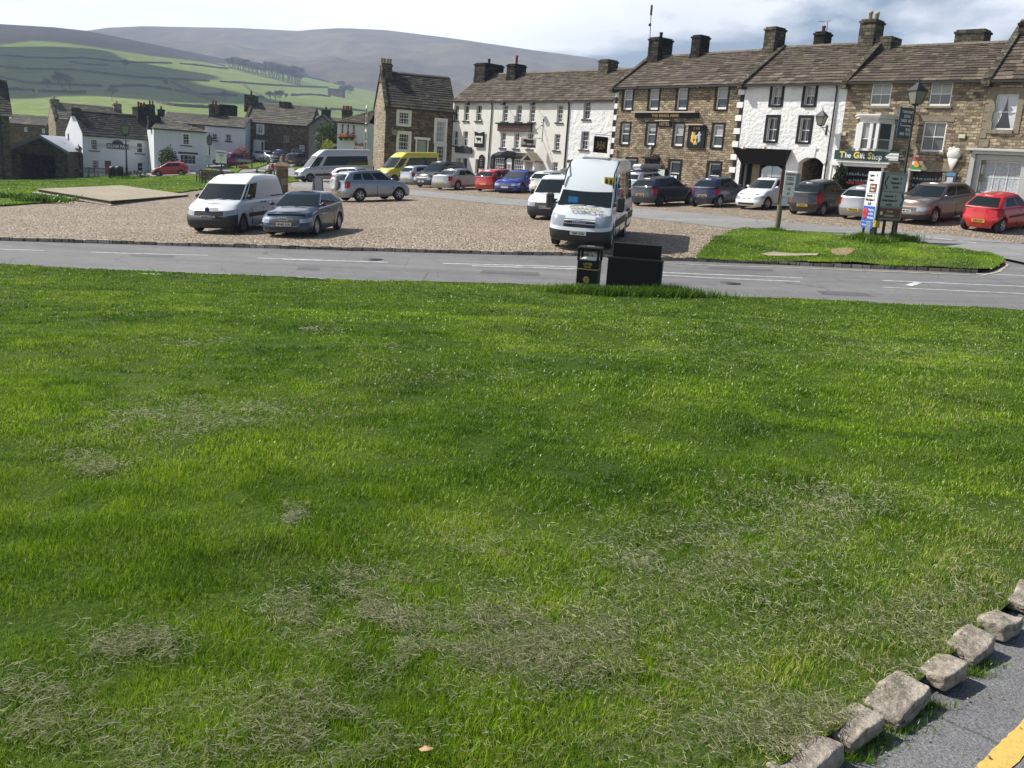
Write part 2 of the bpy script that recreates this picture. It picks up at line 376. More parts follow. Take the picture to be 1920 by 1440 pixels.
def smoothline(pts, n=6):
    out = []; P_ = [Vector(p) for p in pts]
    for k in range(len(P_)-1):
        p0 = P_[max(k-1, 0)]; p1 = P_[k]; p2 = P_[k+1]; p3 = P_[min(k+2, len(P_)-1)]
        for j in range(n):
            t = j/n; out.append(.5*((2*p1)+(p2-p0)*t+(2*p0-5*p1+4*p2-p3)*t*t+(3*p1-p0-3*p2+p3)*t**3))
    out.append(P_[-1]); return [tuple(p) for p in out]
def sheet(name, poly, off, step, mat, zf=None, kind='structure', edge=None):
    poly = densify([p[:2] for p in poly], step); A = np.array(poly)
    x0, y0 = A.min(0); x1, y1 = A.max(0)
    gx, gy = np.meshgrid(np.arange(x0+step*.37, x1, step), np.arange(y0+step*.41, y1, step))
    ok = inpoly(gx, gy, poly); ip = np.stack([gx[ok], gy[ok]], 1)
    # keep inner points a little away from the outline
    if len(ip):
        d = np.full(len(ip), 1e9)
        for a in A: d = np.minimum(d, (ip[:, 0]-a[0])**2+(ip[:, 1]-a[1])**2)
        ip = ip[d > (step*.45)**2]
    pts = [Vector(p) for p in poly]+[Vector(p) for p in ip]; n = len(poly)
    vo, _, fo, *_r = delaunay_2d_cdt(pts, [(k, (k+1) % n) for k in range(n)], [], 1, 1e-5)
    V = np.array([tuple(v) for v in vo]); Z = (zf or gz)(V[:, 0], V[:, 1])+off
    mb = MB(); mb.v = [(float(a[0]), float(a[1]), float(z)) for a, z in zip(V, Z)]; mb.f = [list(f) for f in fo]
    up = []
    for f in mb.f:
        a, b, c = [Vector(mb.v[i]) for i in f[:3]]
        up.append(f if (b-a).cross(c-a).z > 0 else f[::-1])
    mb.f = up; mb.sm = [True]*len(up)
    o = obj(name, mb, mat); o['kind'] = kind; return o
GP = lambda pts: [tuple(G(*p)[:2]) for p in pts]
def terrain_mat(name, stops, s1, s2, rough=.95, bump=.02, bscale=20, mix=.6, extra=None, spec=.2):
    m = bpy.data.materials.new(name); nt, b = nodes(m); t = N(nt, 'ShaderNodeTexCoord'); v = t.outputs['Object']
    n1 = noise(nt, v, s1, 6, .6); n2 = noise(nt, v, s2, 5, .65)
    f = math_(nt, 'ADD', math_(nt, 'MULTIPLY', n1, 1-mix), math_(nt, 'MULTIPLY', n2, mix))
    c = ramp(nt, f, stops)
    if extra: c = extra(nt, v, c)
    LK(nt, c, b.inputs['Base Color']); b.inputs['Roughness'].default_value = rough; b.inputs['Specular IOR Level'].default_value = spec
    if bump:
        bp = N(nt, 'ShaderNodeBump', i={'Strength': 1, 'Distance': bump}); LK(nt, noise(nt, v, bscale, 5, .6), bp.inputs['Height']); LK(nt, bp.outputs[0], b.inputs['Normal'])
    return m
def cobble_mat():
    m = bpy.data.materials.new('cobbles'); nt, b = nodes(m); t = N(nt, 'ShaderNodeTexCoord'); v = t.outputs['Object']
    mp = N(nt, 'ShaderNodeMapping', i={'Scale': (1, 1, 0), 'Rotation': (0, 0, .5)}); LK(nt, v, mp.inputs[0])
    vo = N(nt, 'ShaderNodeTexVoronoi', i={'Scale': 8.5, 'Randomness': .7}); LK(nt, mp.outputs[0], vo.inputs['Vector'])
    vd = N(nt, 'ShaderNodeTexVoronoi', feature='DISTANCE_TO_EDGE', i={'Scale': 8.5, 'Randomness': .7}); LK(nt, mp.outputs[0], vd.inputs['Vector'])
    sc = N(nt, 'ShaderNodeSeparateXYZ'); LK(nt, vo.outputs['Color'], sc.inputs[0])
    c = ramp(nt, sc.outputs['X'], [(0, (.31, .245, .18)), (.3, (.39, .31, .232)), (.6, (.45, .365, .28)), (1, (.53, .445, .35))])
    c = mixc(nt, .6, c, ramp(nt, noise(nt, v, .35, 6, .65), [(.3, (.40, .39, .37)), (.55, (.55, .54, .52)), (.75, (.7, .69, .67))]), 'OVERLAY')
    gap = ramp(nt, vd.outputs['Distance'], [(.02, (1, 1, 1)), (.10, (0, 0, 0))])
    c = mixc(nt, math_(nt, 'MULTIPLY', gap, .75), c, (.10, .085, .065))
    moss = ramp(nt, noise(nt, v, .6, 6, .7), [(.6, (0, 0, 0)), (.75, (1, 1, 1))]); c = mixc(nt, math_(nt, 'MULTIPLY', moss, .25), c, (.14, .15, .06))
    LK(nt, c, b.inputs['Base Color']); b.inputs['Roughness'].default_value = .8; b.inputs['Specular IOR Level'].default_value = .25
    hgt = ramp(nt, vd.outputs['Distance'], [(0, (0, 0, 0)), (.16, (1, 1, 1))])
    h2 = math_(nt, 'ADD', hgt, math_(nt, 'MULTIPLY', sc.outputs['Y'], .9)); h2 = math_(nt, 'ADD', h2, noise(nt, v, 2.2, 4))
    bp = N(nt, 'ShaderNodeBump', i={'Strength': 1, 'Distance': .05}); LK(nt, h2, bp.inputs['Height']); LK(nt, bp.outputs[0], b.inputs['Normal'])
    return m
def speck(nt, v, c):       # aggregate of asphalt, patches and long tyre-worn streaks
    c = mixc(nt, .5, c, ramp(nt, noise(nt, v, 95, 3, .7), [(.32, (.12, .12, .12)), (.5, (.5, .5, .5)), (.72, (1, 1, 1))]), 'OVERLAY')
    mp = N(nt, 'ShaderNodeMapping', i={'Scale': (.12, 1.6, 1), 'Rotation': (0, 0, -.12)}); LK(nt, v, mp.inputs[0])
    c = mixc(nt, .5, c, ramp(nt, noise(nt, mp.outputs[0], 1, 5, .6), [(.3, (.33, .33, .33)), (.7, (.68, .68, .67))]), 'OVERLAY')
    vo = N(nt, 'ShaderNodeTexVoronoi', feature='DISTANCE_TO_EDGE', i={'Scale': .55}); 
    d = N(nt, 'ShaderNodeTexNoise', i={'Scale': 2, 'Detail': 4}); LK(nt, v, d.inputs['Vector']); dm = mixc(nt, .12, v, d.outputs['Color'], 'ADD'); LK(nt, dm, vo.inputs['Vector'])
    cr_ = ramp(nt, vo.outputs['Distance'], [(.002, (1, 1, 1)), (.008, (0, 0, 0))]); return mixc(nt, math_(nt, 'MULTIPLY', cr_, .5), c, (.04, .04, .04))
ASPH = terrain_mat('asphalt', [(.3, (.135, .135, .138)), (.7, (.20, .20, .198))], .25, 2.2, .85, .006, 60, .5, speck, .3)
ASPH2 = terrain_mat('asphalt_pale', [(.3, (.20, .20, .195)), (.7, (.28, .278, .27))], .3, 2.5, .88, .006, 60, .5, speck, .3)
ASPHN = terrain_mat('asphalt_near', [(.3, (.13, .13, .135)), (.7, (.23, .23, .23))], 1.5, 14, .85, .012, 75, .5, speck, .35)
COB = cobble_mat()
def grass_far():
    return terrain_mat('mown_grass', [(.3, (.06, .10, .012)), (.5, (.10, .16, .018)), (.7, (.155, .205, .032))], .12, 1.6, 1, .06, 9, .55, None, .1)
GRF = grass_far()
def lawn_mat():
    def ex(nt, v, c):
        c = mixc(nt, .45, c, ramp(nt, noise(nt, v, 30, 5, .7), [(.3, (.22, .22, .2)), (.55, (.55, .55, .5)), (.75, (.95, .95, .8))]), 'OVERLAY')
        dry = ramp(nt, noise(nt, v, 1.1, 7, .72, .6), [(.60, (0, 0, 0)), (.72, (1, 1, 1))]); return mixc(nt, math_(nt, 'MULTIPLY', dry, .35), c, (.17, .16, .08))
    return terrain_mat('lawn_soil', [(.3, (.024, .044, .007)), (.5, (.048, .088, .010)), (.7, (.085, .125, .018))], .35, 2.4, 1, .03, 24, .5, ex, .1)
LAWN = lawn_mat()
def und(X, Y):
    X = np.asarray(X, float); Y = np.asarray(Y, float)
    a = np.clip((Y-1.0)/6, .25, 1)*np.clip((23.5-Y)/3, 0, 1)
    return a*(.075*vnoise(X+Y*.6, Y*1.5, 3.1, 3)+.035*vnoise(X+.4*Y, Y, 1.1, 4))+.012*vnoise(X, Y, .38, 5)
def lz(X, Y): return gz(X, Y)+und(X, Y)

# whole ground sheet out to the horizon
_xs = np.concatenate([[-4600, -2500, -1000, -500, -300, -200, -150, -120], np.arange(-100, 61, 3), [75, 100, 150, 250, 500, 1500, 4600]])
_ys = np.concatenate([[-50, -40, -20], np.arange(-12, 180, 3), [200, 240, 300, 360]])
gxx, gyy = np.meshgrid(_xs, _ys); gzz = gz(gxx, gyy)-.16
gzz = np.where((gyy > 40), gzz-.12, gzz)
gF = []; nx = len(_xs)
for j in range(len(_ys)-1):
    for i in range(nx-1): gF.append((j*nx+i, j*nx+i+1, (j+1)*nx+i+1, (j+1)*nx+i))
o = link(bpy.data.objects.new('ground', np_mesh('ground', np.stack([gxx.ravel(), gyy.ravel(), gzz.ravel()], 1), np.array(gF), GRF, smooth=True, nv=4))); o['kind'] = 'structure'

near_edge = GP([(-260, 484), (0, 497), (200, 507), (450, 517), (700, 529), (960, 535), (1060, 541), (1287, 555), (1575, 568), (1920, 584), (2200, 600)])
far_edge = GP([(-260, 444), (0, 451), (250, 458), (480, 465), (700, 471), (960, 478), (1240, 488), (1306, 490), (1479, 497), (1718, 507), (1833, 512)])
island = GP([(1306, 490), (1322, 470), (1345, 450), (1374, 438), (1400, 433), (1458, 436), (1530, 443), (1600, 450), (1700, 459), (1747, 467), (1838, 477), (1868, 486), (1879, 494), (1868, 504), (1833, 512), (1718, 507), (1479, 497)])
island = smoothline(island+[island[0]], 4)[:-1]
road = near_edge+GP([(2200, 470), (1960, 462)])[0:2]+[(15.2, 30.5)]+far_edge[::-1]
sheet('road', near_edge+[(24, 30), (15.5, 33.5)]+GP([(1885, 492), (1868, 504)])+far_edge[::-1], .0, .8, ASPH)
cobpoly = far_edge[:8]+GP([(1322, 470), (1345, 450), (1374, 438), (1400, 433), (1458, 436), (1600, 450), (1747, 467), (1868, 486)])+[(18.5, 33.5), (30, 31), (44, 40)]+[(24.5, 47.5), (13.6, 62), (8, 71), (-6, 88), (-13.5, 90), (-22, 92), (-40, 100), (-70, 125), (-90, 120), (-75, 80), (-45, 45), (-26, 30)]
sheet('cobbled_square', cobpoly, .085, 1.2, COB)
# lane across the square, and the streets at the far end
lt = GP([(546, 345), (614, 346), (690, 351), (756, 357), (830, 364), (900, 372), (996, 378), (1090, 386), (1186, 394), (1317, 405), (1474, 421), (1614, 432), (1760, 444), (1920, 460), (2100, 478)])
lb = GP([(546, 354), (614, 356), (690, 361), (759, 368), (830, 375), (900, 383), (999, 392), (1090, 401), (1186, 412), (1300, 424), (1396, 436), (1458, 437), (1600, 452), (1747, 469), (1838, 479), (1885, 490), (1930, 500)])
sheet('lane', lt+lb[::-1], .097, 1.0, ASPH2)
sheet('village_street', GP([(0, 337), (130, 333), (300, 333), (375, 329), (486, 325), (530, 330), (549, 345), (614, 347), (600, 330), (640, 300)])+[(-22, 128), (-40, 150), (-60, 130), (-75, 112)], .10, 1.5, ASPH2)
farlawn = GP([(0, 337), (80, 335), (156, 334), (290, 334), (340, 331), (430, 327), (486, 326), (527, 331), (556, 336), (559, 343), (470, 350), (402, 355), (340, 364), (200, 375), (80, 385), (0, 391)])
sheet('green', farlawn+[(-48, 52), (-64, 88), (-66, 104)][::1], .15, 1.2, GRF)
sheet('verge', smoothline(GP([(400, 305), (440, 300), (500, 303), (503, 309), (482, 317), (455, 319), (425, 314), (400, 305)]), 4)[:-1], .19, 1.5, GRF)
sheet('verge', GP([(547, 314), (560, 311), (610, 312), (610, 321), (552, 321)]), .19, 1.5, GRF)
isl = sheet('traffic_island', island, .14, .45, GRF, zf=lambda X, Y: gz(X, Y)+.05*vnoise(X, Y, 1.5, 8)+.03*vnoise(X, Y, .5, 9))
# lawn under the camera: one fine near part and one wider part share the outline of kerb and road
_kp = [G(*p) for p in [(1455, 1440), (1560, 1378), (1640, 1322), (1725, 1270), (1790, 1218), (1850, 1165), (1920, 1100)]]
kd = (_kp[-1]-_kp[0]); kd.z = 0; kd.normalize()
kerbline = [tuple((_kp[0]-kd*1.6)[:2])]+[tuple(p[:2]) for p in _kp]+[tuple((_kp[-1]+kd*q)[:2]) for q in (1, 3, 8, 18)]
near_edge_l = [(x, y-.02) for x, y in near_edge]
lawnpoly = [(-34, -6), (kerbline[0][0]-1.2, -6)]+kerbline+[(23, 20)]+near_edge_l[::-1]+[(-34, 20)]
def _mk_lawn():
    A = np.array(lawnpoly)
    sheet('lawn', lawnpoly, .0, .42, LAWN, zf=lambda X, Y: lz(X, Y)+np.clip((Y-21)/2, 0, 1)*.05)
_mk_lawn()
asp = [tuple(p[:2]) for p in [G(*q) for q in [(1560, 1440), (1690, 1380), (1760, 1310), (1790, 1262), (1880, 1215), (1920, 1180)]]]
off = Vector((kd.y, -kd.x, 0))
sheet('roadside', [tuple((Vector((*kerbline[0], 0)))[:2])]+kerbline[1:]+[tuple((Vector((*k, 0))+off*7)[:2]) for k in kerbline[::-1]], -.065, .35, ASPHN)
YEL = plain('yellow_line', (.62, .42, .10), .7, var=.12, vscale=40, bump=.002, bscale=90)
def Glow(px, py, dz):
    p = G(px, py); d = ray(px, py); return p+d*(dz/d.z)
y0, y1 = Glow(1862, 1440, -.065), Glow(1960, 1340, -.065); yd = (y1-y0).normalized(); yo = Vector((yd.y, -yd.x, 0))*.040
_yl = densify([tuple((y0-yd*.4)[:2]), tuple((y1+yd*1.5)[:2])], .03, False)
_yl = [(Vector((*p, 0)), random.uniform(-.006, .006)) for p in _yl]
sheet('yellow_line', [tuple((p-yo*(1+j*12))[:2]) for p, j in _yl]+[tuple((p+yo*(1+j*12))[:2]) for p, j in _yl[::-1]], -.061, .1, YEL)
# white lines on the road
WL = plain('road_line', (.55, .55, .52), .7, var=.35, vscale=5)
def roadline(pxs, w=.1, off=.006, mat=WL):
    P_ = [Vector((*G(*p)[:2], 0)) for p in pxs]; L_, R_ = [], []
    for k, p in enumerate(P_):
        t = (P_[min(k+1, len(P_)-1)]-P_[max(k-1, 0)]).normalized(); n_ = Vector((-t.y, t.x, 0))*w/2
        L_.append(tuple((p+n_)[:2])); R_.append(tuple((p-n_)[:2]))
    sheet('road_marking', L_+R_[::-1], off, .8, mat)
for q in [((-80, 465), (82, 470)), ((170, 473), (390, 479)), ((482, 484), (727, 492)), ((530, 486.5), (715, 491.5)), ((830, 494), (1085, 501)), ((885, 498.5), (1085, 504.5)), ((1240, 511), (1400, 517), (1505, 521)), ((1240, 516), (1500, 528)),
          ((1655, 526), (1925, 537.5)), ((1655, 538.5), (1925, 551)), ((0, 501), (330, 516)), ((1830, 513), (1920, 517))]:
    roadline(q, .09)
roadline([(1703, 536), (1722, 530)], .22, .009)
roadline([(1240, 493), (1479, 502), (1718, 512), (1840, 517), (1872, 510), (1889, 497), (1875, 487), (1850, 480)], .10, .012, plain('kerb_line', (.42, .37, .27), .8, var=.3))
roadline([(1672, 441), (1830, 461)], .1, .105)
PATCH = terrain_mat('tar_patch', [(.3, (.095, .095, .10)), (.7, (.14, .14, .14))], .8, 5, .85, .006, 60, .5, speck, .3)
for q in ([(250, 475), (330, 478), (322, 484), (238, 480)], [(905, 506), (1010, 511), (1012, 518), (900, 512)], [(1530, 545), (1620, 549), (1640, 556), (1545, 553)], [(560, 500), (600, 502), (598, 508), (556, 506)], [(1330, 500), (1450, 505), (1450, 509), (1328, 504)]): sheet('road_patch', GP(q), .004, .5, PATCH)
IRON = plain('cast_iron', (.07, .065, .06), .6, .4)
for k, (x, y) in enumerate(((700, 486), (1370, 531))): p = G(x, y); obj('manhole_cover', MB().lathe([(.30, -.02), (.30, .012), (.02, .014)], 18, Matrix.Translation((p.x, p.y, p.z))), IRON, label=('round iron manhole cover in the road below the slate blue car', 'round iron manhole cover in the road right of the large black box')[k], cat='manhole cover')
# kerb of flush setts along the far side of the road and round the island
KST = stone('kerb_sett', (.16, .14, .12), (.26, .235, .2), (.36, .33, .29), (.08, .07, .06), .5, .4, .01)
def kerb(name, line, w, h0, h1, seglen):
    mb = MB(); L_ = densify(line, seglen, False)
    for a, b in zip(L_[:-1], L_[1:]):
        a = Vector((*a, 0)); b = Vector((*b, 0)); t = (b-a).normalized(); n_ = Vector((-t.y, t.x, 0)); a += t*.012; b -= t*.012
        j = random.uniform(-.014, .014); za, zb = g(a.x, a.y), g(b.x, b.y); o0 = random.uniform(-.02, .02)
        vs = []
        for z in (h0, h1+j):
            for p, zz_ in ((a, za), (b, zb)):
                for s in (0, 1): q = p+n_*(w*s+o0); vs.append((q.x, q.y, zz_+z))
        mb.add(vs, [(0, 1, 5, 4), (2, 6, 7, 3), (0, 4, 6, 2), (1, 3, 7, 5), (4, 5, 7, 6)])
    o = obj(name, mb, KST); o['kind'] = 'structure'; return o
kerb('kerb', far_edge, .16, -.05, .105, .32)
kerb('kerb', near_edge[::-1], .1, -.05, .03, .6)

# ------------------------------------------------------------ hills
def hillmat(name, moor_stops, grass_stops, s):
    m = bpy.data.materials.new(name); nt, b = nodes(m); t = N(nt, 'ShaderNodeTexCoord'); v = t.outputs['Object']
    at = N(nt, 'ShaderNodeAttribute', attribute_name='tint', attribute_type='GEOMETRY')
    n1 = noise(nt, v, s, 8, .62); n2 = noise(nt, v, s*8, 6, .6)
    f = math_(nt, 'ADD', math_(nt, 'MULTIPLY', n1, .6), math_(nt, 'MULTIPLY', n2, .4))
    mo = ramp(nt, f, moor_stops); gr = ramp(nt, f, grass_stops)
    e = math_(nt, 'ADD', at.outputs['Fac'], math_(nt, 'MULTIPLY_ADD', n2, .5, -.25))
    e = ramp(nt, e, [(.42, (0, 0, 0)), (.58, (1, 1, 1))])
    LK(nt, mixc(nt, e, gr, mo), b.inputs['Base Color']); b.inputs['Roughness'].default_value = 1; b.inputs['Specular IOR Level'].default_value = .05
    bp = N(nt, 'ShaderNodeBump', i={'Strength': 1, 'Distance': 6}); LK(nt, noise(nt, v, s*5, 7, .6), bp.inputs['Height']); LK(nt, bp.outputs[0], b.inputs['Normal'])
    return m
def hill(name, cols, ybot, top, D0, D1, rows, mat, moorline=None, rough=0, seed=1, lab=None):
    V = []; T = []; nr = rows+3
    for c in cols:
        yt = float(np.interp(c, *top)); yb = ybot(c)
        for r in range(rows+1):
            t = r/rows; D = D0*(D1/D0)**(t**1.05); py = yb+(yt-yb)*t
            p = P(c, py, D); p.z += rough*(1-abs(2*t-1)**4)*float(mnoise.fractal(Vector((p.x/260, p.y/260, seed)), 1, 2, 5))*math.sqrt(t)
            V.append(tuple(p)); T.append(1.0 if moorline is None else float(np.clip(.5+(float(np.interp(c, *moorline))-py)/14, 0, 1)))
        p = P(c, yt, D1); k = p.y
        V.append((p.x*1.08, k*1.08, p.z-25)); T.append(1); V.append((p.x*1.18, k*1.18, -20)); T.append(1)
    F = []
    for i in range(len(cols)-1):
        for r in range(nr-1): F.append((i*nr+r, (i+1)*nr+r, (i+1)*nr+r+1, i*nr+r+1))
    o = link(bpy.data.objects.new(name, np_mesh(name, np.array(V), np.array(F), mat, np.array(T), True, 4))); o['kind'] = 'structure'; return o
HA_top = ([-900, -300, 0, 100, 165, 250, 330, 400, 480, 560, 640, 700, 800, 1000, 1500], [30, 38, 45, 51, 58, 75, 92, 106, 122, 142, 160, 172, 205, 245, 300])
moorl = ([-900, 0, 60, 110, 200, 300, 400, 480, 560, 640, 700], [90, 84, 77, 79, 92, 107, 118, 124, 138, 152, 160])
DA0, DA1 = 260., 1500.
ybA = lambda c: 292+.01*c
def DA(px, py):
    t = (ybA(px)-py)/(ybA(px)-float(np.interp(px, *HA_top))); t = min(max(t, 0), 1); return DA0*(DA1/DA0)**(t**1.05)
HMA = hillmat('hill_pasture', [(.3, (.030, .026, .024)), (.55, (.06, .05, .042)), (.75, (.10, .085, .06))], [(.3, (.10, .15, .03)), (.5, (.16, .215, .05)), (.7, (.24, .27, .09))], .006)
hill('hillside', list(range(-900, 1501, 20)), ybA, HA_top, DA0, DA1, 46, HMA, moorl)
HMB = hillmat('hill_moor', [(.30, (.035, .028, .03)), (.44, (.105, .078, .05)), (.56, (.15, .12, .07)), (.66, (.21, .185, .10)), (.78, (.28, .25, .17))], [(0, (.1, .1, .1)), (.5, (.1, .1, .1)), (1, (.1, .1, .1))], .0028)
HB_top = ([-900, -300, 0, 100, 165, 200, 270, 450, 560, 590, 640, 720, 850, 1000, 1110, 1120, 1130, 1165, 1250, 1400, 1700], [50, 60, 64, 61, 57.5, 52, 49, 52.5, 58, 55, 52.5, 56, 72, 94, 108.5, 111, 118, 126, 140, 160, 230])
hill('fell', list(range(-900, 1701, 16)), lambda c: 250, HB_top, 1200., 2600., 60, HMB, None, 40, 4)
def on_hill(px, py): return P(px, py, DA(px, py))
# ------------------------------------------------------------ grass blades, clippings and kerb stones of the near lawn
def blade_mat():
    m = bpy.data.materials.new('grass_blades'); nt, b = nodes(m); t = N(nt, 'ShaderNodeTexCoord'); v = t.outputs['Object']
    at = N(nt, 'ShaderNodeAttribute', attribute_name='tint', attribute_type='GEOMETRY')
    c = ramp(nt, at.outputs['Fac'], [(0, (.035, .085, .008)), (.45, (.142, .262, .012)), (.82, (.33, .45, .03)), (.90, (.26, .27, .10)), (1, (.48, .44, .28))])
    big = ramp(nt, noise(nt, v, .42, 5, .6), [(.34, (.34, .42, .34)), (.47, (.50, .52, .46)), (.64, (.72, .70, .43))]); c = mixc(nt, .85, c, big, 'OVERLAY')
    LK(nt, c, b.inputs['Base Color']); b.inputs['Roughness'].default_value = .36; b.inputs['Specular IOR Level'].default_value = .5
    tl = N(nt, 'ShaderNodeBsdfTranslucent'); LK(nt, c, tl.inputs[0]); mx = N(nt, 'ShaderNodeMixShader', i={0: .35}); LK(nt, b.outputs[0], mx.inputs[1]); LK(nt, tl.outputs[0], mx.inputs[2])
    LK(nt, mx.outputs[0], [n for n in nt.nodes if n.type == 'OUTPUT_MATERIAL'][0].inputs[0]); return m
BLD = blade_mat()
def Gv(px, py):     # many pixels at once, on the near lawn
    M3 = np.array(CR.to_3x3()); d = np.stack([(px-960)/FPX, -(py-720)/FPX, -np.ones_like(px)], 1) @ M3.T
    t = np.full(len(px), 3.0)/d[:, 1]
    for _ in range(30):
        h = EYE+d[:, 2]*t-gz(d[:, 0]*t, d[:, 1]*t); t = t+np.clip(h/np.maximum(-d[:, 2]+.02*d[:, 1], .05), -4, 4)*.9; t = np.clip(t, .5, 40/d[:, 1])
    return d[:, 0]*t, d[:, 1]*t
def blades(X, Y, H, Wd, lean, tint, zf, lay=0.0):
    n = len(X); Z = zf(X, Y); a = rng.random(n)*2*np.pi; la = rng.random(n)*2*np.pi
    wx, wy = np.cos(a)*Wd/2, np.sin(a)*Wd/2; lx, ly = np.cos(la)*lean*H, np.sin(la)*lean*H; up = H*np.sqrt(np.maximum(1-lean**2, .02))
    V = np.zeros((n, 5, 3)); z0 = Z-.006+lay
    V[:, 0] = np.stack([X-wx, Y-wy, z0], 1); V[:, 1] = np.stack([X+wx, Y+wy, z0], 1)
    V[:, 2] = np.stack([X-wx*.8+lx*.4, Y-wy*.8+ly*.4, z0+up*.6], 1); V[:, 3] = np.stack([X+wx*.8+lx*.4, Y+wy*.8+ly*.4, z0+up*.6], 1)
    V[:, 4] = np.stack([X+lx, Y+ly, z0+up], 1)
    b_ = (np.arange(n)*5)[:, None]; F = np.concatenate([b_+[[0, 1, 3]], b_+[[0, 3, 2]], b_+[[2, 3, 4]]], 1).reshape(-1, 3)
    return V.reshape(-1, 3), F, np.repeat(tint, 3)
HALF = .66
def sample(d0, d1, n):
    D = np.sqrt(rng.random(n)*(d1**2-d0**2)+d0**2); X = (rng.random(n)*2-1)*(HALF*D+.5)
    return X, D
LP_ = np.array(lawnpoly)
def _bare(X, Y):        # trodden strip beside the kerb: distance from the kerb line
    a = np.array(kerbline[0]); t = np.array([kd.x, kd.y]); n_ = np.array([-kd.y, kd.x]); return (X-a[0])*n_[0]+(Y-a[1])*n_[1]
parts_ = []
for d0, d1, n, h, w in [(1.0, 3.2, 190000, .050, .0026), (3.2, 5, 220000, .050, .0034), (5, 8, 270000, .050, .0052), (8, 13, 270000, .050, .0085), (13, 19, 190000, .052, .015), (19, 24.6, 130000, .052, .021)]:
    X, Y = sample(d0, d1, n); cl = .5+.5*vnoise(X, Y, .16, 21)+.35*vnoise(X, Y, .5, 22)
    k = inpoly(X, Y, lawnpoly); br_ = _bare(X, Y); k &= (rng.random(n) < np.clip(.18+cl, .1, 1)) & ((br_ > .25+.2*vnoise(X, Y, .4, 30)) | (rng.random(n) < .5))
    X, Y, cl = X[k], Y[k], cl[k]; m_ = len(X)
    H = h*(.45+.55*rng.random(m_))*(.6+.6*np.clip(cl, 0, 1)); ti = np.clip(.42+.22*vnoise(X, Y, .9, 23)+.18*vnoise(X, Y, .22, 26)+.2*rng.standard_normal(m_), 0, .86)
    dry = rng.random(m_) < np.clip(.04+.12*(vnoise(X, Y, 1.3, 24)+vnoise(X, Y, .35, 25)), .01, .5); dry |= rng.random(m_) < .55*np.clip(1-_bare(X, Y)/.75, 0, 1); ti = np.where(dry, .88+.12*rng.random(m_), ti)
    parts_.append(blades(X, Y, H, w*(.7+.6*rng.random(m_)), .15+.6*rng.random(m_), ti, lambda a, b: lz(a, b)+np.clip((b-21)/2, 0, 1)*.05))
# long unmown grass round the bins and along the road edge, the kerb stones and on the island
def tuft_ring(cx, cy, rx, ry, n, h, w, zf=lz):
    X = cx+rx*rng.standard_normal(n)*.5; Y = cy+ry*rng.standard_normal(n)*.5
    return blades(X, Y, h*(.4+.6*rng.random(n)), w*(.7+.6*rng.random(n)), .2+.5*rng.random(n), np.clip(.25+.2*rng.standard_normal(n), 0, .85), zf)
for q in [(1105, 552, .9, .22, 4200, .34), (1190, 557, 1.7, .22, 8200, .34), (1250, 557, .6, .3, 2600, .42), (1070, 548, .5, .2, 1500, .22)]:
    p = G(q[0], q[1]); parts_.append(tuft_ring(p.x, p.y, q[2], q[3], q[4], q[5], .016))
for k in range(70):
    t = random.random()*(len(near_edge)-2); i = int(t); a, b = Vector(near_edge[i]), Vector(near_edge[i+1]); p = a.lerp(b, t-i)
    parts_.append(tuft_ring(p.x, p.y-.1, .5, .12, 120, .07, .018))
for k, p in enumerate(kerbline[:9]):
    for q in range(9):
        c = Vector((*p, 0))+kd*random.uniform(-.1, .45)+off*random.choice((-.10, -.08, .08)); parts_.append(tuft_ring(c.x, c.y, .09, .03, 110, .045, .003, lambda a, b: gz(a, b)-.06))
V = np.concatenate([p[0] for p in parts_]); F = []; o_ = 0
for p in parts_: F.append(p[1]+o_); o_ += len(p[0])
o = link(bpy.data.objects.new('grass', np_mesh('grass', V, np.concatenate(F), BLD, np.concatenate([p[2] for p in parts_])))); o['kind'] = 'stuff'
tag(o, 'short mown green grass blades of the near lawn, longer round the black bins', 'grass')
# dry mown clippings lying in drifts
def clip_mat():
    m = bpy.data.materials.new('dry_clippings'); nt, b = nodes(m); at = N(nt, 'ShaderNodeAttribute', attribute_name='tint', attribute_type='GEOMETRY')
    LK(nt, ramp(nt, at.outputs['Fac'], [(0, (.16, .19, .06)), (.4, (.32, .34, .17)), (.8, (.46, .45, .29)), (1, (.56, .51, .36))]), b.inputs['Base Color']); b.inputs['Roughness'].default_value = .6
    tl = N(nt, 'ShaderNodeBsdfTranslucent'); LK(nt, [l.from_socket for l in nt.links if l.to_socket == b.inputs['Base Color']][0], tl.inputs[0]); mx = N(nt, 'ShaderNodeMixShader', i={0: .42}); LK(nt, b.outputs[0], mx.inputs[1]); LK(nt, tl.outputs[0], mx.inputs[2])
    LK(nt, mx.outputs[0], [n for n in nt.nodes if n.type == 'OUTPUT_MATERIAL'][0].inputs[0]); return m
V, F, T = [], [], []; o_ = 0
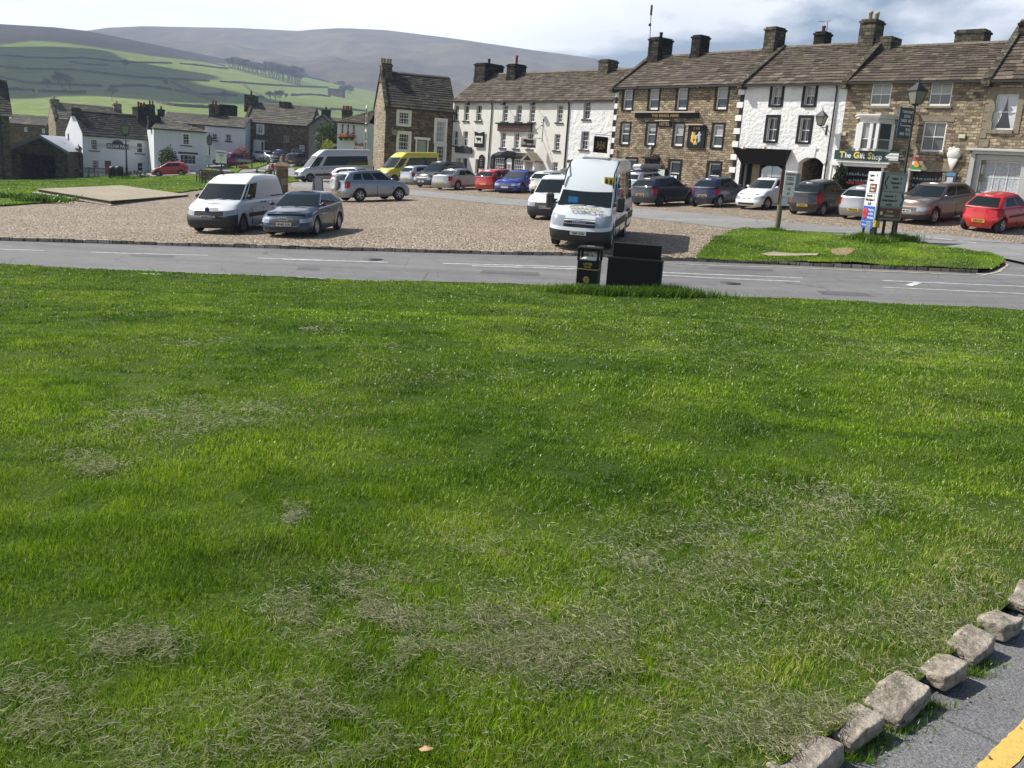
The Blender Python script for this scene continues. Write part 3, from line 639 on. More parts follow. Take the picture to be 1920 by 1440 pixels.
drifts = [(980, 1190, 150, 45, 5200), (700, 1150, 110, 30, 2600), (620, 1120, 60, 25, 900), (1060, 1230, 110, 35, 2400), (860, 1230, 130, 30, 2000), (640, 1350, 110, 50, 2000), (260, 1210, 60, 22, 900), (60, 1330, 80, 45, 900), (1560, 930, 90, 18, 1100),
          (1500, 985, 160, 30, 1800), (1330, 1050, 120, 50, 1600), (1420, 1000, 260, 70, 2200), (1250, 1040, 90, 30, 800), (900, 1010, 60, 20, 400), (340, 790, 90, 16, 1500), (430, 760, 110, 14, 1300), (170, 860, 60, 12, 350), (185, 878, 25, 8, 260), (280, 810, 70, 14, 500), (550, 958, 14, 10, 420), (365, 647, 45, 4, 260), (610, 631, 22, 4, 200),
          (700, 660, 40, 5, 180), (690, 1075, 60, 14, 500), (850, 705, 90, 8, 300), (1240, 650, 120, 8, 300), (1600, 660, 220, 18, 900), (1700, 640, 150, 12, 500), (1330, 615, 150, 8, 350), (1850, 660, 90, 14, 400), (1540, 1380, 120, 50, 1500), (1650, 1230, 110, 60, 1600), (1780, 1130, 70, 40, 900), (1450, 1400, 120, 50, 1200), (1000, 583, 60, 4, 180), (560, 1400, 160, 60, 900), (1180, 1330, 220, 80, 1500), (1400, 1180, 200, 80, 1500), (300, 1400, 160, 60, 700)]
for (cx, cy, rx, ry, n) in drifts:
    n = int(n*1.9); px = cx+rx*rng.standard_normal(n)*1.0; py = cy+ry*rng.standard_normal(n)*1.0
    # break each drift into strands and gaps
    X, Y = Gv(px, py); k = (vnoise(X, Y, .22, 31)+.8*vnoise(X, Y, .08, 32)+.25 > .7*rng.standard_normal(n)*.6) & inpoly(X, Y, lawnpoly); X, Y = X[k], Y[k]; n = len(X)
    if not n: continue
    D = Y; L_ = (.012+.030*rng.random(n)**1.6)*np.clip(D/6, 1, 1.8); w_ = .0007*np.clip(D/2.6, 1, 9); a = rng.random(n)*2*np.pi; Z = lz(X, Y)+.010+.034*rng.random(n)
    ax, ay = np.cos(a)*L_/2, np.sin(a)*L_/2; bx, by = -np.sin(a)*w_/2, np.cos(a)*w_/2; tz = (rng.random(n)-.5)*.02; md = (rng.random(n)-.3)*.003; cxv = (rng.random(n)-.5)*.003
    A = np.stack([X-ax, Y-ay, Z-tz], 1); B = np.stack([X+cxv, Y+cxv, Z+md], 1); C_ = np.stack([X+ax, Y+ay, Z+tz], 1); O_ = np.stack([bx, by, np.full(n, .0012)], 1)
    vv = np.stack([A-O_, A+O_, B-O_, B+O_, C_-O_, C_+O_], 1).reshape(-1, 3); b_ = (np.arange(n)*6)[:, None]+o_
    V.append(vv); F.append(np.concatenate([b_+[[0, 1, 3, 2]], b_+[[2, 3, 5, 4]]], 1).reshape(-1, 4)); T.append(np.repeat(rng.random(n), 2)); o_ += len(vv)
o = link(bpy.data.objects.new('grass_clippings', np_mesh('grass_clippings', np.concatenate(V), np.concatenate(F), clip_mat(), np.concatenate(T), nv=4))); o['kind'] = 'stuff'
tag(o, 'dry grey grass clippings lying in drifts on the near lawn', 'grass clippings')
# bare scuffed earth spots
# kerb stones: rough blocks, each one a stone of its own
KB = stone('kerb_stone', (.20, .185, .16), (.33, .31, .275), (.42, .39, .35), (.3, .28, .25), 3, 3, .006)
def kmat():
    def ex(nt, v, c): return mixc(nt, .75, c, ramp(nt, noise(nt, v, 28, 6, .7), [(.3, (.2, .19, .18)), (.5, (.52, .51, .49)), (.7, (.85, .83, .8))]), 'OVERLAY')
    return terrain_mat('kerb_rock', [(.3, (.19, .165, .13)), (.5, (.31, .275, .23)), (.7, (.42, .385, .33))], 5, 20, .9, .012, 45, .5, ex, .25)
KB = kmat()
stones = [((1500, 1415), .40, .17, 'pale kerb stone at the bottom edge of the lawn, cut by the picture edge'), ((1590, 1352), .30, .17, 'kerb stone with grass tuft over its near end, above the bottommost stone'),
 ((1676, 1300), .37, .19, 'longest flat kerb stone, middle of the row, cracked across its top'), ((1757, 1248), .25, .17, 'small wedge shaped kerb stone just beyond the longest flat stone'),
 ((1812, 1200), .30, .18, 'blocky kerb stone with a deep black shadow beside the tarmac'), ((1868, 1158), .29, .17, 'kerb stone tilted against its blocky neighbour near the right edge'), ((1914, 1112), .30, .16, 'farthest visible kerb stone, half cut off by the right edge')]
for k, (q, L_, wd, lab) in enumerate(stones):
    p = G(*q); r_ = random.Random(40+k); bm = bmesh.new(); bmesh.ops.create_cube(bm, size=1)
    bmesh.ops.subdivide_edges(bm, edges=bm.edges[:], cuts=13, use_grid_fill=True)
    for v in bm.verts:
        c = v.co; e = 16; nrm = (abs(c.x*2)**e+abs(c.y*2)**e+abs(c.z*2)**e)**(1/e); c2 = c/max(nrm, 1e-6)*max(abs(c.x), abs(c.y), abs(c.z))*2
        c = Vector((c2.x*L_*.74, c2.y*wd*.66, c2.z*.062)); s_ = Vector((k*7.3, 1.7*k, 0))
        d = mnoise.fractal(c*9+s_, 1, 2, 5)*.008+mnoise.noise(c*4+s_)*.016+abs(mnoise.noise(c*30+s_))*.008; c += c.normalized()*d
        if c.z > 0: c.z += .03*mnoise.noise(Vector((c.x*6+k, c.y*6, k)))
        v.co = c
    me = bpy.data.meshes.new('kerb_stone'); bm.to_mesh(me); bm.free(); me.materials.append(KB); me.polygons.foreach_set('use_smooth', [True]*len(me.polygons))
    o = obj('kerb_stone', me, KB, M=Matrix.Translation((p.x+off.x*.02, p.y+off.y*.02, p.z-.020)) @ Matrix.Rotation(math.atan2(kd.y, kd.x)+r_.uniform(-.08, .08), 4, 'Z') @ Matrix.Rotation(r_.uniform(-.07, .07), 4, 'Y') @ Matrix.Rotation(r_.uniform(-.1, .03), 4, 'X'), label=lab, cat='kerb stone', group='rough kerb stones along the lawn')
# kerb stones that carry the row on beyond the frame are left out; loose chips on the tarmac
mb = MB()
for k in range(70):
    c = Vector((*random.choice(kerbline[1:8]), 0))+kd*random.uniform(-.4, .4)+off*abs(random.gauss(.3, .2)); r_ = random.uniform(.002, .006)
    mb.sphere((c.x, c.y, g(c.x, c.y)-.056+r_*.4), r_, 6, 4, None, (1, 1.3, .6))
tag(obj('gravel', mb, KB, kind='stuff'), 'loose stone chips in the gutter beside the kerb stones', 'gravel')
# a fallen dry leaf
p = G(783, 1431); lf = MB().add([(0, 0, 0), (.02, .012, .006), (.045, .004, .003), (.03, -.014, .008), (.01, -.012, .002)], [(0, 1, 2, 3, 4)])
obj('fallen_leaf', lf, plain('dry_leaf', (.42, .25, .14), .7), M=Matrix.Translation((p.x, p.y, float(lz([p.x], [p.y])[0])+.05)), label='small dry orange leaf lying on the grass at the bottom of the lawn', cat='leaf')
# ------------------------------------------------------------ houses
class Fr:
    """a facade: local x along it (left to right), y into the house, z up"""
    def __init__(s, A, B, z0=None):
        s.A = Vector((A[0], A[1], 0)); s.B = Vector((B[0], B[1], 0)); s.L = (s.B-s.A).length
        d = (s.B-s.A).normalized(); s.d = d; n = Vector((-d.y, d.x, 0)); s.n = n
        s.A.z = g(*((s.A+s.B)/2)[:2])+.08 if z0 is None else z0
        s.M = Matrix(((d.x, n.x, 0, s.A.x), (d.y, n.y, 0, s.A.y), (0, 0, 1, s.A.z), (0, 0, 0, 1)))
        s.inv = s.M.inverted()
    def px(s, x, y, dep=0):
        o = s.inv @ Vector((0, 0, EYE)); r = s.inv.to_3x3() @ ray(x, y); t = (dep-o.y)/r.y; p = o+r*t
        return p.x, p.z
Z4 = lambda x, y: (840+x*.1875, 90+y*.1875)
Z5 = lambda x, y: (1130+x*.1875, 20+y*.1875)
Z6 = lambda x, y: (1130+x*.1875, 200+y*.1875)
Z7 = lambda x, y: (1360+x*.1875, 60+y*.1875)
Z8 = lambda x, y: (1560+x*.1875, y*.1875)
Z9 = lambda x, y: (1560+x*.1875, 200+y*.1875)
Z3 = lambda x, y: (640+x*.1875, 90+y*.1875)
Z1 = lambda x, y: (x*.1875, 160+y*.1875)
Z2 = lambda x, y: (340+x*.1875, 150+y*.1875)
def rects(fr, zf, lst, same_w=True):
    R_ = []
    for (x0, y0, x1, y1) in lst:
        a = fr.px(*zf(x0, y0)); b = fr.px(*zf(x1, y1)); R_.append([(a[0]+b[0])/2, abs(b[0]-a[0]), b[1], a[1]])
    z0 = sum(r[2] for r in R_)/len(R_); z1 = sum(r[3] for r in R_)/len(R_); w = sum(r[1] for r in R_)/len(R_)
    return [(r[0]-(w if same_w else r[1])/2, z0, r[0]+(w if same_w else r[1])/2, z1) for r in R_]
ROOF_BROWN = slates('stone_slates', (.042, .034, .027), (.085, .068, .052), (.155, .127, .097), .25)
ROOF_DARK = slates('dark_slates', (.028, .026, .022), (.055, .05, .042), (.10, .09, .072), .35)
ROOF_GREY = slates('grey_slates', (.07, .064, .055), (.115, .105, .088), (.175, .158, .13), .35)
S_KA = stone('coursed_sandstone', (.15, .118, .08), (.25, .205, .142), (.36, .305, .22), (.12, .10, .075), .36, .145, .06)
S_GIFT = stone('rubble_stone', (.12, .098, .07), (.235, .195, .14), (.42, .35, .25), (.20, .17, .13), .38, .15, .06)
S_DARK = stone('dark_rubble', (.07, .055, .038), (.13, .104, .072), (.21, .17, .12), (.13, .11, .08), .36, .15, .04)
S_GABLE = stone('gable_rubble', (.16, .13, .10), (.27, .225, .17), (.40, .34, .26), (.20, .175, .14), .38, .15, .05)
S_SOOT = stone('sooty_stone', (.012, .011, .010), (.026, .024, .021), (.055, .05, .042), (.015, .014, .013), .4, .2, .03)
S_CHIM = stone('chimney_stone', (.045, .041, .032), (.08, .073, .057), (.135, .122, .095), (.04, .037, .03), .4, .2, .03)
DRESS = plain('dressed_stone', (.24, .205, .145), .9, var=.2, vscale=5, bump=.01)
W_BULL = render_wall('cream_render', (.72, .70, .65), (.42, .40, .35), .012, 7, .35)
W_BRIGHT = render_wall('white_wash', (.80, .80, .79), (.5, .49, .46), .07, 4.2, .22)
W_ROUGH = render_wall('rough_whitewash', (.78, .78, .77), (.45, .44, .42), .10, 2.6, .4)
W_FAR = render_wall('white_limewash', (.70, .72, .74), (.45, .46, .45), .02, 5, .25)
POT = plain('clay_pot', (.30, .19, .10), .8, var=.2); POTR = plain('red_pot', (.30, .07, .045), .8, var=.2)
BUFF = plain('buff_pot', (.42, .33, .19), .8, var=.2)
PALEGL = plain('pale_sky_blind', (.34, .35, .34), .25, spec=.5)  # blind colour, paled to carry the sky reflected in upper panes
NETC = plain('net_curtain', (.42, .44, .47), .6, var=.3, vscale=9)
STONESILL = plain('painted_sill', (.045, .045, .045), .6)
def slope_mesh(mb, ti, L_, p0, p1, e0, e1, sw, seed, x0=0, thick=.035, hip=None):
    """stone slates laid in diminishing courses from the eave p0=(y,z) up to the ridge p1"""
    r = random.Random(seed); y0, z0 = p0; y1, z1 = p1; ln = math.hypot(y1-y0, z1-z0); uy, uz = (y1-y0)/ln, (z1-z0)/ln; ny, nz = -uz, uy
    if nz < 0: ny, nz = -ny, -nz
    mb.add([(x0, y0, z0), (x0+L_, y0, z0), (x0+L_, y1, z1), (x0, y1, z1)], [(0, 1, 2, 3)]); ti.append(.2)
    t = 0; c = 0
    while t < ln-.02:
        e = e0+(e1-e0)*t/ln; a, b = t, min(t+e+.05, ln); x = x0-(.3*sw if c % 2 else 0)
        xl, xr = x0, x0+L_
        if hip: xl, xr = x0+hip[0]*t/ln, x0+L_-hip[1]*t/ln
        while x < xr:
            w = sw*r.uniform(.6, 1.35)*(1-.4*t/ln); u0, u1 = max(x, xl), min(x+w-.012, xr); x += w
            if u1-u0 < .03: continue
            la = thick*r.uniform(.9, 1.6)+.012; lb = .004; j = r.uniform(-.02, .02); hi = []
            for (tt, h) in ((a+j, la), (b, lb+.003)):
                for u in (u0, u1): hi.append((u, y0+uy*tt+ny*h, z0+uz*tt+nz*h))
            lo = [(u, y0+uy*(a+j)-ny*.0, z0+uz*(a+j)-nz*.0) for u in (u0, u1)]
            mb.add(hi+lo, [(0, 1, 3, 2), (4, 5, 1, 0), (4, 0, 2), (1, 5, 3)])
            q = min(max(.5+.22*r.gauss(0, 1), 0), 1); ti.extend([q]*4)
        t += e; c += 1
def make_window(par, s0, z0, s1, z1, nx=2, ny=2, frame=WHITE, fw=.05, rv=.15, sash=True, sky_blind=None, sill=None, surround=None, sw=.15, pane=None, lintel=None, name='window', proud=.03):
    w, h = s1-s0, z1-z0; mb = MB(); y = rv-.05
    mb.box(s0, y, z0, s0+fw, y+.06, z1); mb.box(s1-fw, y, z0, s1, y+.06, z1); mb.box(s0+fw, y, z1-fw, s1-fw, y+.06, z1); mb.box(s0+fw, y, z0, s1-fw, y+.06, z0+fw*1.4)
    if sash: zm = z0+h*.5; mb.box(s0+fw, y-.012, zm-.025, s1-fw, y+.05, zm+.025)
    b = .028
    for k in range(1, nx): x = s0+w*k/nx; mb.box(x-b/2, y+.012, z0+fw, x+b/2, y+.05, z1-fw)
    for k in range(1, ny):
        if sash and abs(k/ny-.5) < .02: continue
        z = z0+h*k/ny; mb.box(s0+fw, y+.014, z-b/2, s1-fw, y+.048, z+b/2)
    o = obj(name, mb, frame, par)
    obj('pane', MB().box(s0+.01, y+.052, z0+.01, s1-.01, y+.062, z1-.01), pane or GLASS, o)
    if sky_blind: obj('sky_blind', MB().box(s0+fw, y+.040, z1-h*sky_blind, s1-fw, y+.0505, z1-fw), PALEGL, o)  # pale blind panel, doubles as painted sky reflection on the upper sash
    if sill: obj('sill', MB().box(s0-.12-sw*(surround is not None), -.10, z0-.12, s1+.12+sw*(surround is not None), rv-.052, z0-.003, bev=.008), sill, o)
    if surround:
        q = MB(); p = -proud; d = rv-.055
        q.box(s0-sw, p, z0-(.0 if sill else sw*.6), s0-.001, d, z1+sw); q.box(s1+.001, p, z0-(.0 if sill else sw*.6), s1+sw, d, z1+sw); q.box(s0, p, z1+.001, s1, d, z1+sw)
        if not sill: q.box(s0, p-.05, z0-sw*.7, s1, d, z0-.001)
        obj('surround', q, surround, o)
    if lintel: obj('lintel', MB().box(s0-.2, -.02, z1+.02, s1+.2, .1, z1+.24), lintel, o)
    return o
def chimney(par, s, y, w, d, z0, z1, mat, pots=(), cap=True, flash=False):
    mb = MB().box(s-w/2, y-d/2, z0, s+w/2, y+d/2, z1-.22)
    mb.box(s-w/2-.06, y-d/2-.06, z1-.22, s+w/2+.06, y+d/2+.06, z1-.10)
    if cap: mb.box(s-w/2+.03, y-d/2+.03, z1-.10, s+w/2-.03, y+d/2-.03, z1)
    mb.box(s-w/2-.03, y-d/2-.03, z0+.0, s+w/2+.03, y+d/2+.03, z0+(z1-z0)*.35)
    o = obj('chimney', mb, mat, par)
    n = len(pots)
    for k, (m, h) in enumerate(pots):
        x = s+(k-(n-1)/2)*min(.34, (w+d)/max(n, 1)*.45)
        obj('chimney_pot', MB().lathe([(.12, z1-.04), (.105, z1+h*.7), (.13, z1+h*.72), (.13, z1+h), (.09, z1+h), (.09, z1+h-.15)], 10, Matrix.Translation((x, y+(.1 if k % 2 else -.05), 0))), m, o)
    if flash: obj('flashing', MB().prism([(s-w/2-.25, z0-.05), (s+w/2+.1, z0-.05), (s+w/2+.05, z0+.25), (s-w/2, z0+.25)], y-d/2-.06, y-d/2-.03), LEAD, o)
    return o
def house(label, cat, name, fr, H, depth, Rz, wall, roofm, holes=(), ends=(1, 1), coping=(0, 0), overhang=.22, gut=True, sidewall=None, hip=None, seed=1, e=(.36, .2), sw=.62, group=None, Lr=None, x0=0, roofname='roof', backeave=None):
    L_ = fr.L-.02; root = empty(name, fr.M, label, cat, group); base = -1.6; ry = depth/2
    mb = MB(); S_ = sorted(set([x0, L_]+[v for h in holes for v in (h[0], h[2])])); Z_ = sorted(set([base, H]+[v for h in holes for v in (h[1], h[3])]))
    for a, b in zip(S_[:-1], S_[1:]):
        for c, d in zip(Z_[:-1], Z_[1:]):
            mx_, mz = (a+b)/2, (c+d)/2
            if any(h[0] < mx_ < h[2] and h[1] < mz < h[3] for h in holes): continue
            mb.add([(a, 0, c), (b, 0, c), (b, 0, d), (a, 0, d)], [(0, 1, 2, 3)])
    for h in holes:
        rv = h[4] if len(h) > 4 else .16; a, c, b, d = h[:4]
        mb.add([(a, 0, c), (b, 0, c), (b, 0, d), (a, 0, d), (a, rv, c), (b, rv, c), (b, rv, d), (a, rv, d)], [(0, 4, 5, 1), (1, 5, 6, 2), (2, 6, 7, 3), (3, 7, 4, 0)])
    be = H if backeave is None else backeave
    for x in (x0, L_):
        if hip: mb.add([(x, 0, base), (x, depth, base), (x, depth, be), (x, 0, H)], [(0, 1, 2, 3)])
        else: mb.add([(x, 0, base), (x, depth, base), (x, depth, be), (x, ry, Rz-.12), (x, 0, H)], [(0, 1, 2, 3, 4)])
    mb.add([(x0, depth, base), (L_, depth, base), (L_, depth, be), (x0, depth, be)], [(0, 3, 2, 1)])
    w = obj('wall', mb, wall, root)
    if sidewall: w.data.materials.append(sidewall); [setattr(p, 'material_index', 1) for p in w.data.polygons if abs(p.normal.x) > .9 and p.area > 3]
    k = (Rz-H)/ry; mb = MB(); ti = []
    xa, xb = x0-(.12 if ends[0] else 0), L_+(.12 if ends[1] else 0)
    slope_mesh(mb, ti, xb-xa, (-overhang, H-k*overhang+.06), (ry, Rz+.06), e[0], e[1], sw, seed, xa, hip=hip)
    kb = (Rz-be)/ry; hl, hr = hip or (0, 0)
    mb.add([(xa, depth+overhang, be-kb*overhang+.06), (xb, depth+overhang, be-kb*overhang+.06), (xb-hr, ry, Rz+.05), (xa+hl, ry, Rz+.05)], [(1, 0, 3, 2)]); ti.append(.4)
    if hip:
        # replace the plain front under-sheet by the hipped one and close the hip ends
        mb.v[1] = (xb, -overhang, H-k*overhang+.06); mb.v[2] = (xb-hr, ry, Rz+.06); mb.v[3] = (xa+hl, ry, Rz+.06)
        if hr: mb.add([(xb, -overhang, H-k*overhang+.07), (xb, depth+overhang, be-kb*overhang+.07), (xb-hr, ry, Rz+.07)], [(0, 1, 2)]); ti.append(.5)
        if hl: mb.add([(xa, -overhang, H-k*overhang+.07), (xa, depth+overhang, be-kb*overhang+.07), (xa+hl, ry, Rz+.07)], [(0, 2, 1)]); ti.append(.5)
    # ridge stones
    x = xa+hl; r = random.Random(seed+9)
    while x < xb-hr-.1:
        w_ = min(r.uniform(.5, .8), xb-hr-x); mb.add([(x, ry-.2, Rz+.0), (x, ry, Rz+.15), (x, ry+.2, Rz+.0), (x+w_-.02, ry-.2, Rz+.0), (x+w_-.02, ry, Rz+.15), (x+w_-.02, ry+.2, Rz+.0)], [(0, 3, 4, 1), (1, 4, 5, 2), (0, 1, 2), (3, 5, 4)]); ti.extend([min(1, r.uniform(.6, 1))]*4); x += w_
    me = tinted(mb, roofname, roofm, ti); rf = obj(roofname, me, roofm, root)
    if gut: obj('gutter', MB().box(x0, -overhang-.1, H-k*overhang-.06, L_, -overhang+.02, H-k*overhang+.04), BLACKM, root)
    for q, on in enumerate(coping):
        if not on: continue
        xx = x0-.14 if q == 0 else L_-.20
        mb = MB(); a = (-overhang-.1, H-k*(overhang+.1)+.05); b = (ry, Rz+.12)
        n = 7
        for j in range(n):
            t0, t1 = j/n, (j+1)/n-.006
            ya, za, yb, zb = a[0]+(b[0]-a[0])*t0, a[1]+(b[1]-a[1])*t0, a[0]+(b[0]-a[0])*t1, a[1]+(b[1]-a[1])*t1
            mb.add([(xx, ya, za), (xx+.34, ya, za), (xx+.34, yb, zb), (xx, yb, zb), (xx, ya, za+.2), (xx+.34, ya, za+.2), (xx+.34, yb, zb+.2), (xx, yb, zb+.2)], [(0, 3, 2, 1), (4, 5, 6, 7), (0, 1, 5, 4), (1, 2, 6, 5), (2, 3, 7, 6), (3, 0, 4, 7)])
        mb.box(xx, -overhang-.22, a[1]-.22, xx+.34, .1, a[1]+.06)
        obj('coping', mb, S_CHIM, root)
    root['_H'] = 0; del root['_H']
    return root, rf
def pipe(par, pts, r=.05, mat=BLACKM, name='downpipe'):
    mb = MB()
    for a, b in zip(pts[:-1], pts[1:]): mb.cyl(a, b, r, n=8)
    a, b = Vector(pts[0]), Vector(pts[-1])
    for k in range(5):
        p = a.lerp(b, (k+.5)/5); 
    return obj(name, mb, mat, par)
XY = lambda px, D, y=250: tuple(P(px, y, D)[:2])
pA, pB, pC, pD = XY(1148, 69.5), XY(1388, 60.5), XY(1578, 55.6), XY(1838, 50.2)
v_ = Vector(pD)-Vector(pC); pE = tuple(Vector(pD)+v_.normalized()*11)
# ---- the stone hotel with black window surrounds
fKA = Fr(pA, pB); c4 = 3.4
H = fKA.px(1270, 157)[1]; Rz = fKA.px(1345, 101, c4)[1]
w2 = rects(fKA, Z5, [(205, 772, 300, 1005), (462, 765, 565, 1003), (740, 757, 850, 1000), (1140, 742, 1245, 998)])
w1 = rects(fKA, Z5, [(180, 1108, 268, 1340), (440, 1110, 528, 1350), (712, 1112, 806, 1368), (1095, 1122, 1202, 1396)])
w0 = rects(fKA, Z6, [(232, 497, 330, 790), (666, 528, 762, 800), (1048, 548, 1170, 800)])
ins = lambda r, d=.12: (r[0]+d, r[1]+d*.7, r[2]-d, r[3]-d)
w2, w1, w0 = [[ins(r) for r in q] for q in (w2, w1, w0)]
dr = fKA.px(*Z6(440, 520)); dr2 = fKA.px(*Z6(560, 530)); zdoor = (dr[1]+dr2[1])/2
door = (dr[0], 0.0, dr2[0], zdoor, .5)
ka, rf = house('three storey brown sandstone hotel with black window surrounds and gilt signs', 'hotel', 'stone_hotel', fKA, H, c4*2, Rz, S_KA, ROOF_BROWN, w2+w1+w0+[door], (0, 0), (1, 1), .36, seed=11)
for k, r in enumerate(w2+w1): make_window(ka, *r[:4], 1, 2, surround=BLACK, sw=.12, fw=.095, pane=plain('sky_grey_glass', (.06, .065, .065), .05, spec=.6), sky_blind=[.5, .55, .45, .5, .3, .35, .45, .5][k])  # reflected sky is put into the grey base colour of these panes
for r in w0: 
    o = make_window(ka, *r[:4], 1, 2, surround=BLACK, sw=.15, fw=.08)
    for q in range(2): obj('notice', MB().box(r[0]+.15+q*.32, .06, r[1]+.25, r[0]+.38+q*.32, .07, r[1]+.62), WHITE, o)
obj('door', MB().box(door[0]+.02, .44, 0, door[2]-.02, .5, zdoor-.02), plain('dark_door', (.015, .012, .012), .5), ka)
obj('door_canopy', MB().box(door[0]-.18, -.35, zdoor, door[2]+.18, .0, zdoor+.12).box(door[0]-.12, -.04, 0, door[0]-.002, .3, zdoor-.003).box(door[2]+.002, -.04, 0, door[2]+.12, .3, zdoor-.003), BLACK, ka)
# painted quoins: alternating long white and short black blocks, at both ends
def quoins(par, s, H_, dirn, mats, step=.42, w=(.62, .34), z0=0):
    k = 0; z = z0
    while z < H_-.25:
        w_ = w[k % 2]; x0, x1 = (s, s+w_*dirn); mb = MB().box(min(x0, x1), -.035-.012*(k % 2 == 0), z+.01, max(x0, x1), .05, min(z+step*(.92 if k % 2 == 0 else 1.0), H_)-.01, bev=.015)
        obj('quoin', mb, mats[k % 2], par); z += step; k += 1
quoins(ka, fKA.L-.02, H-.1, -1, (WHITE, BLACK), .40, (.5, .28)); quoins(ka, 0.0, H-.1, 1, (WHITE, BLACK), .40, (.34, .24))
cs = lambda f, x, y0, y1, dep: (f.px(x, y0, dep)[0], f.px(x, y0, dep)[1], f.px(x, y1, dep)[1])
s, zt, zb = cs(fKA, 1215, 74, 118, c4); ch = chimney(ka, max(s, .7), c4, 1.0, 1.5, Rz-.7, zt, S_SOOT, [(S_SOOT, .4)])
s = max(s, .7); a_ = MB().cyl((s-.3, c4-.8, zt-1.2), (s-.5, c4-.8, zt+1.9), .028).sphere((s-.5, c4-.8, zt+.85), .11).box(s-.55, c4-.85, zt+1.5, s-.44, c4-.74, zt+2.2); obj('aerial', a_, BLACKM, ch)
s, zt, zb = cs(fKA, 1315, 67, 103, c4); chimney(ka, s, c4, .8, 1.0, Rz-.6, zt, S_SOOT, [], flash=True)
s, zt, zb = cs(fKA, 1455, 52, 92, c4); chimney(ka, min(s, fKA.L-.5), c4, .85, 1.1, Rz-.6, zt, S_CHIM, [], flash=True)
# hotel signs
sa = fKA.px(*Z5(335, 1072)); sb = fKA.px(*Z5(965, 1075)); zz0 = sa[1]; zz1 = fKA.px(*Z5(650, 1025))[1]
sg = obj('name_board', MB().box(sa[0], -.16, zz0, sb[0], -.02, zz1, bev=.01), BLACK, ka)
obj('board_hood', MB().box(sa[0]-.15, -.42, zz1+.002, sb[0]-.05, -.02, zz1+.09), plain('weathered_board', (.42, .34, .3), .7), sg)
text(sg, 'THE KINGS ARMS', (zz1-zz0)*.62, (sa[0]+sb[0])/2, -.175, (zz0+zz1)/2-.02, GOLD, .012, 1.18)
a = fKA.px(*Z5(555, 1160)); b = fKA.px(*Z5(690, 1108)); sg = obj('hotel_board', MB().box(a[0], -.1, a[1], b[0]+.1, -.02, b[1], bev=.01), BLACK, ka)
obj('board_hood', MB().box(a[0]-.1, -.3, b[1]+.002, b[0]+.05, -.02, b[1]+.07), plain('weathered_board', (.42, .34, .3), .7), sg)
text(sg, 'HOTEL', (b[1]-a[1])*.68, (a[0]+b[0])/2+.05, -.112, (a[1]+b[1])/2, plain('cream_letter', (.66, .55, .3), .5), .008, .9)
a = fKA.px(*Z5(845, 1370)); b = fKA.px(*Z5(1045, 1150)); sg = obj('crest_board', MB().box(a[0], -.12, a[1], b[0], -.02, b[1], bev=.01), BLACK, ka)
obj('board_hood', MB().box(a[0]-.1, -.34, b[1]+.002, b[0]-.1, -.02, b[1]+.08), plain('weathered_board', (.42, .34, .3), .7), sg)
cx, cz, hw, hh = (a[0]+b[0])/2, (a[1]+b[1])/2, (b[0]-a[0])/2, (b[1]-a[1])/2
text(sg, 'C II R', hh*.24, cx, -.13, cz+hh*.72, GOLD, .004)
LBL = plain('pale_blue_paint', (.38, .47, .58), .5)
q = MB(); rr = random.Random(3)       # gilt heraldic supporter on the left, pale one on the right, shield between
for (x, z, r_) in [(-.38, .25, .11), (-.36, .08, .13), (-.34, -.12, .15), (-.42, -.32, .12), (-.2, .12, .07), (-.14, .3, .05), (-.5, .0, .06), (-.3, -.45, .09), (0, -.5, .12), (.12, -.62, .08), (-.12, -.62, .08)]: q.sphere((cx+x*hw, -.125, cz+z*hh), r_*hw*1.25, 8, 5, None, (1, .12, 1.25))
q.prism([(cx-.16*hw, cz+.15*hh), (cx+.16*hw, cz+.15*hh), (cx+.16*hw, cz-.15*hh), (cx, cz-.34*hh), (cx-.16*hw, cz-.15*hh)], -.135, -.121)
obj('crest', q, GOLD, sg); q = MB()
for (x, z, r_) in [(.36, .3, .09), (.36, .1, .11), (.38, -.1, .12), (.45, -.3, .09), (.22, .14, .06), (.52, .18, .05), (.34, -.42, .07)]: q.sphere((cx+x*hw, -.125, cz+z*hh), r_*hw*1.25, 8, 5, None, (1, .12, 1.3))
obj('crest', q, LBL, sg)
def lantern_prof(mb_, c, w, h, mbg, M=None):
    """four sided street lantern: glazed body (mbg) and black frame with pyramid roof and finial (mb_)"""
    x, y, z = c
    def ring(r, zz): return [(x-r, y-r, zz), (x+r, y-r, zz), (x+r, y+r, zz), (x-r, y+r, zz)]
    b0, b1 = ring(w*.28, z), ring(w*.48, z+h*.5); f4 = [(k, (k+1) % 4, 4+(k+1) % 4, 4+k) for k in range(4)]
    mbg.add(b0+b1, f4+[(3, 2, 1, 0)], M)
    for k in range(4): mb_.cyl(b0[k], b1[k], w*.035, n=5, M=M)
    for R_ in (b0, b1):
        for k in range(4): mb_.cyl(R_[k], R_[(k+1) % 4], w*.035, n=5, M=M)
    mb_.add(ring(w*.56, z+h*.5)+ring(w*.2, z+h*.74), f4+[(7, 6, 5, 4), (0, 3, 2, 1)], M); mb_.add(ring(w*.16, z+h*.74)+ring(w*.10, z+h*.82), f4+[(4, 5, 6, 7)], M)
    mb_.cyl((x, y, z+h*.8), (x, y, z+h), w*.03, n=6, M=M); mb_.sphere((x, y, z+h*.9), w*.07, 8, 5, M); mb_.cyl((x, y, z-h*.06), (x, y, z), w*.2, w*.3, n=8, M=M)
LGL = plain('lantern_glass', (.20, .21, .17), .15, spec=.6)
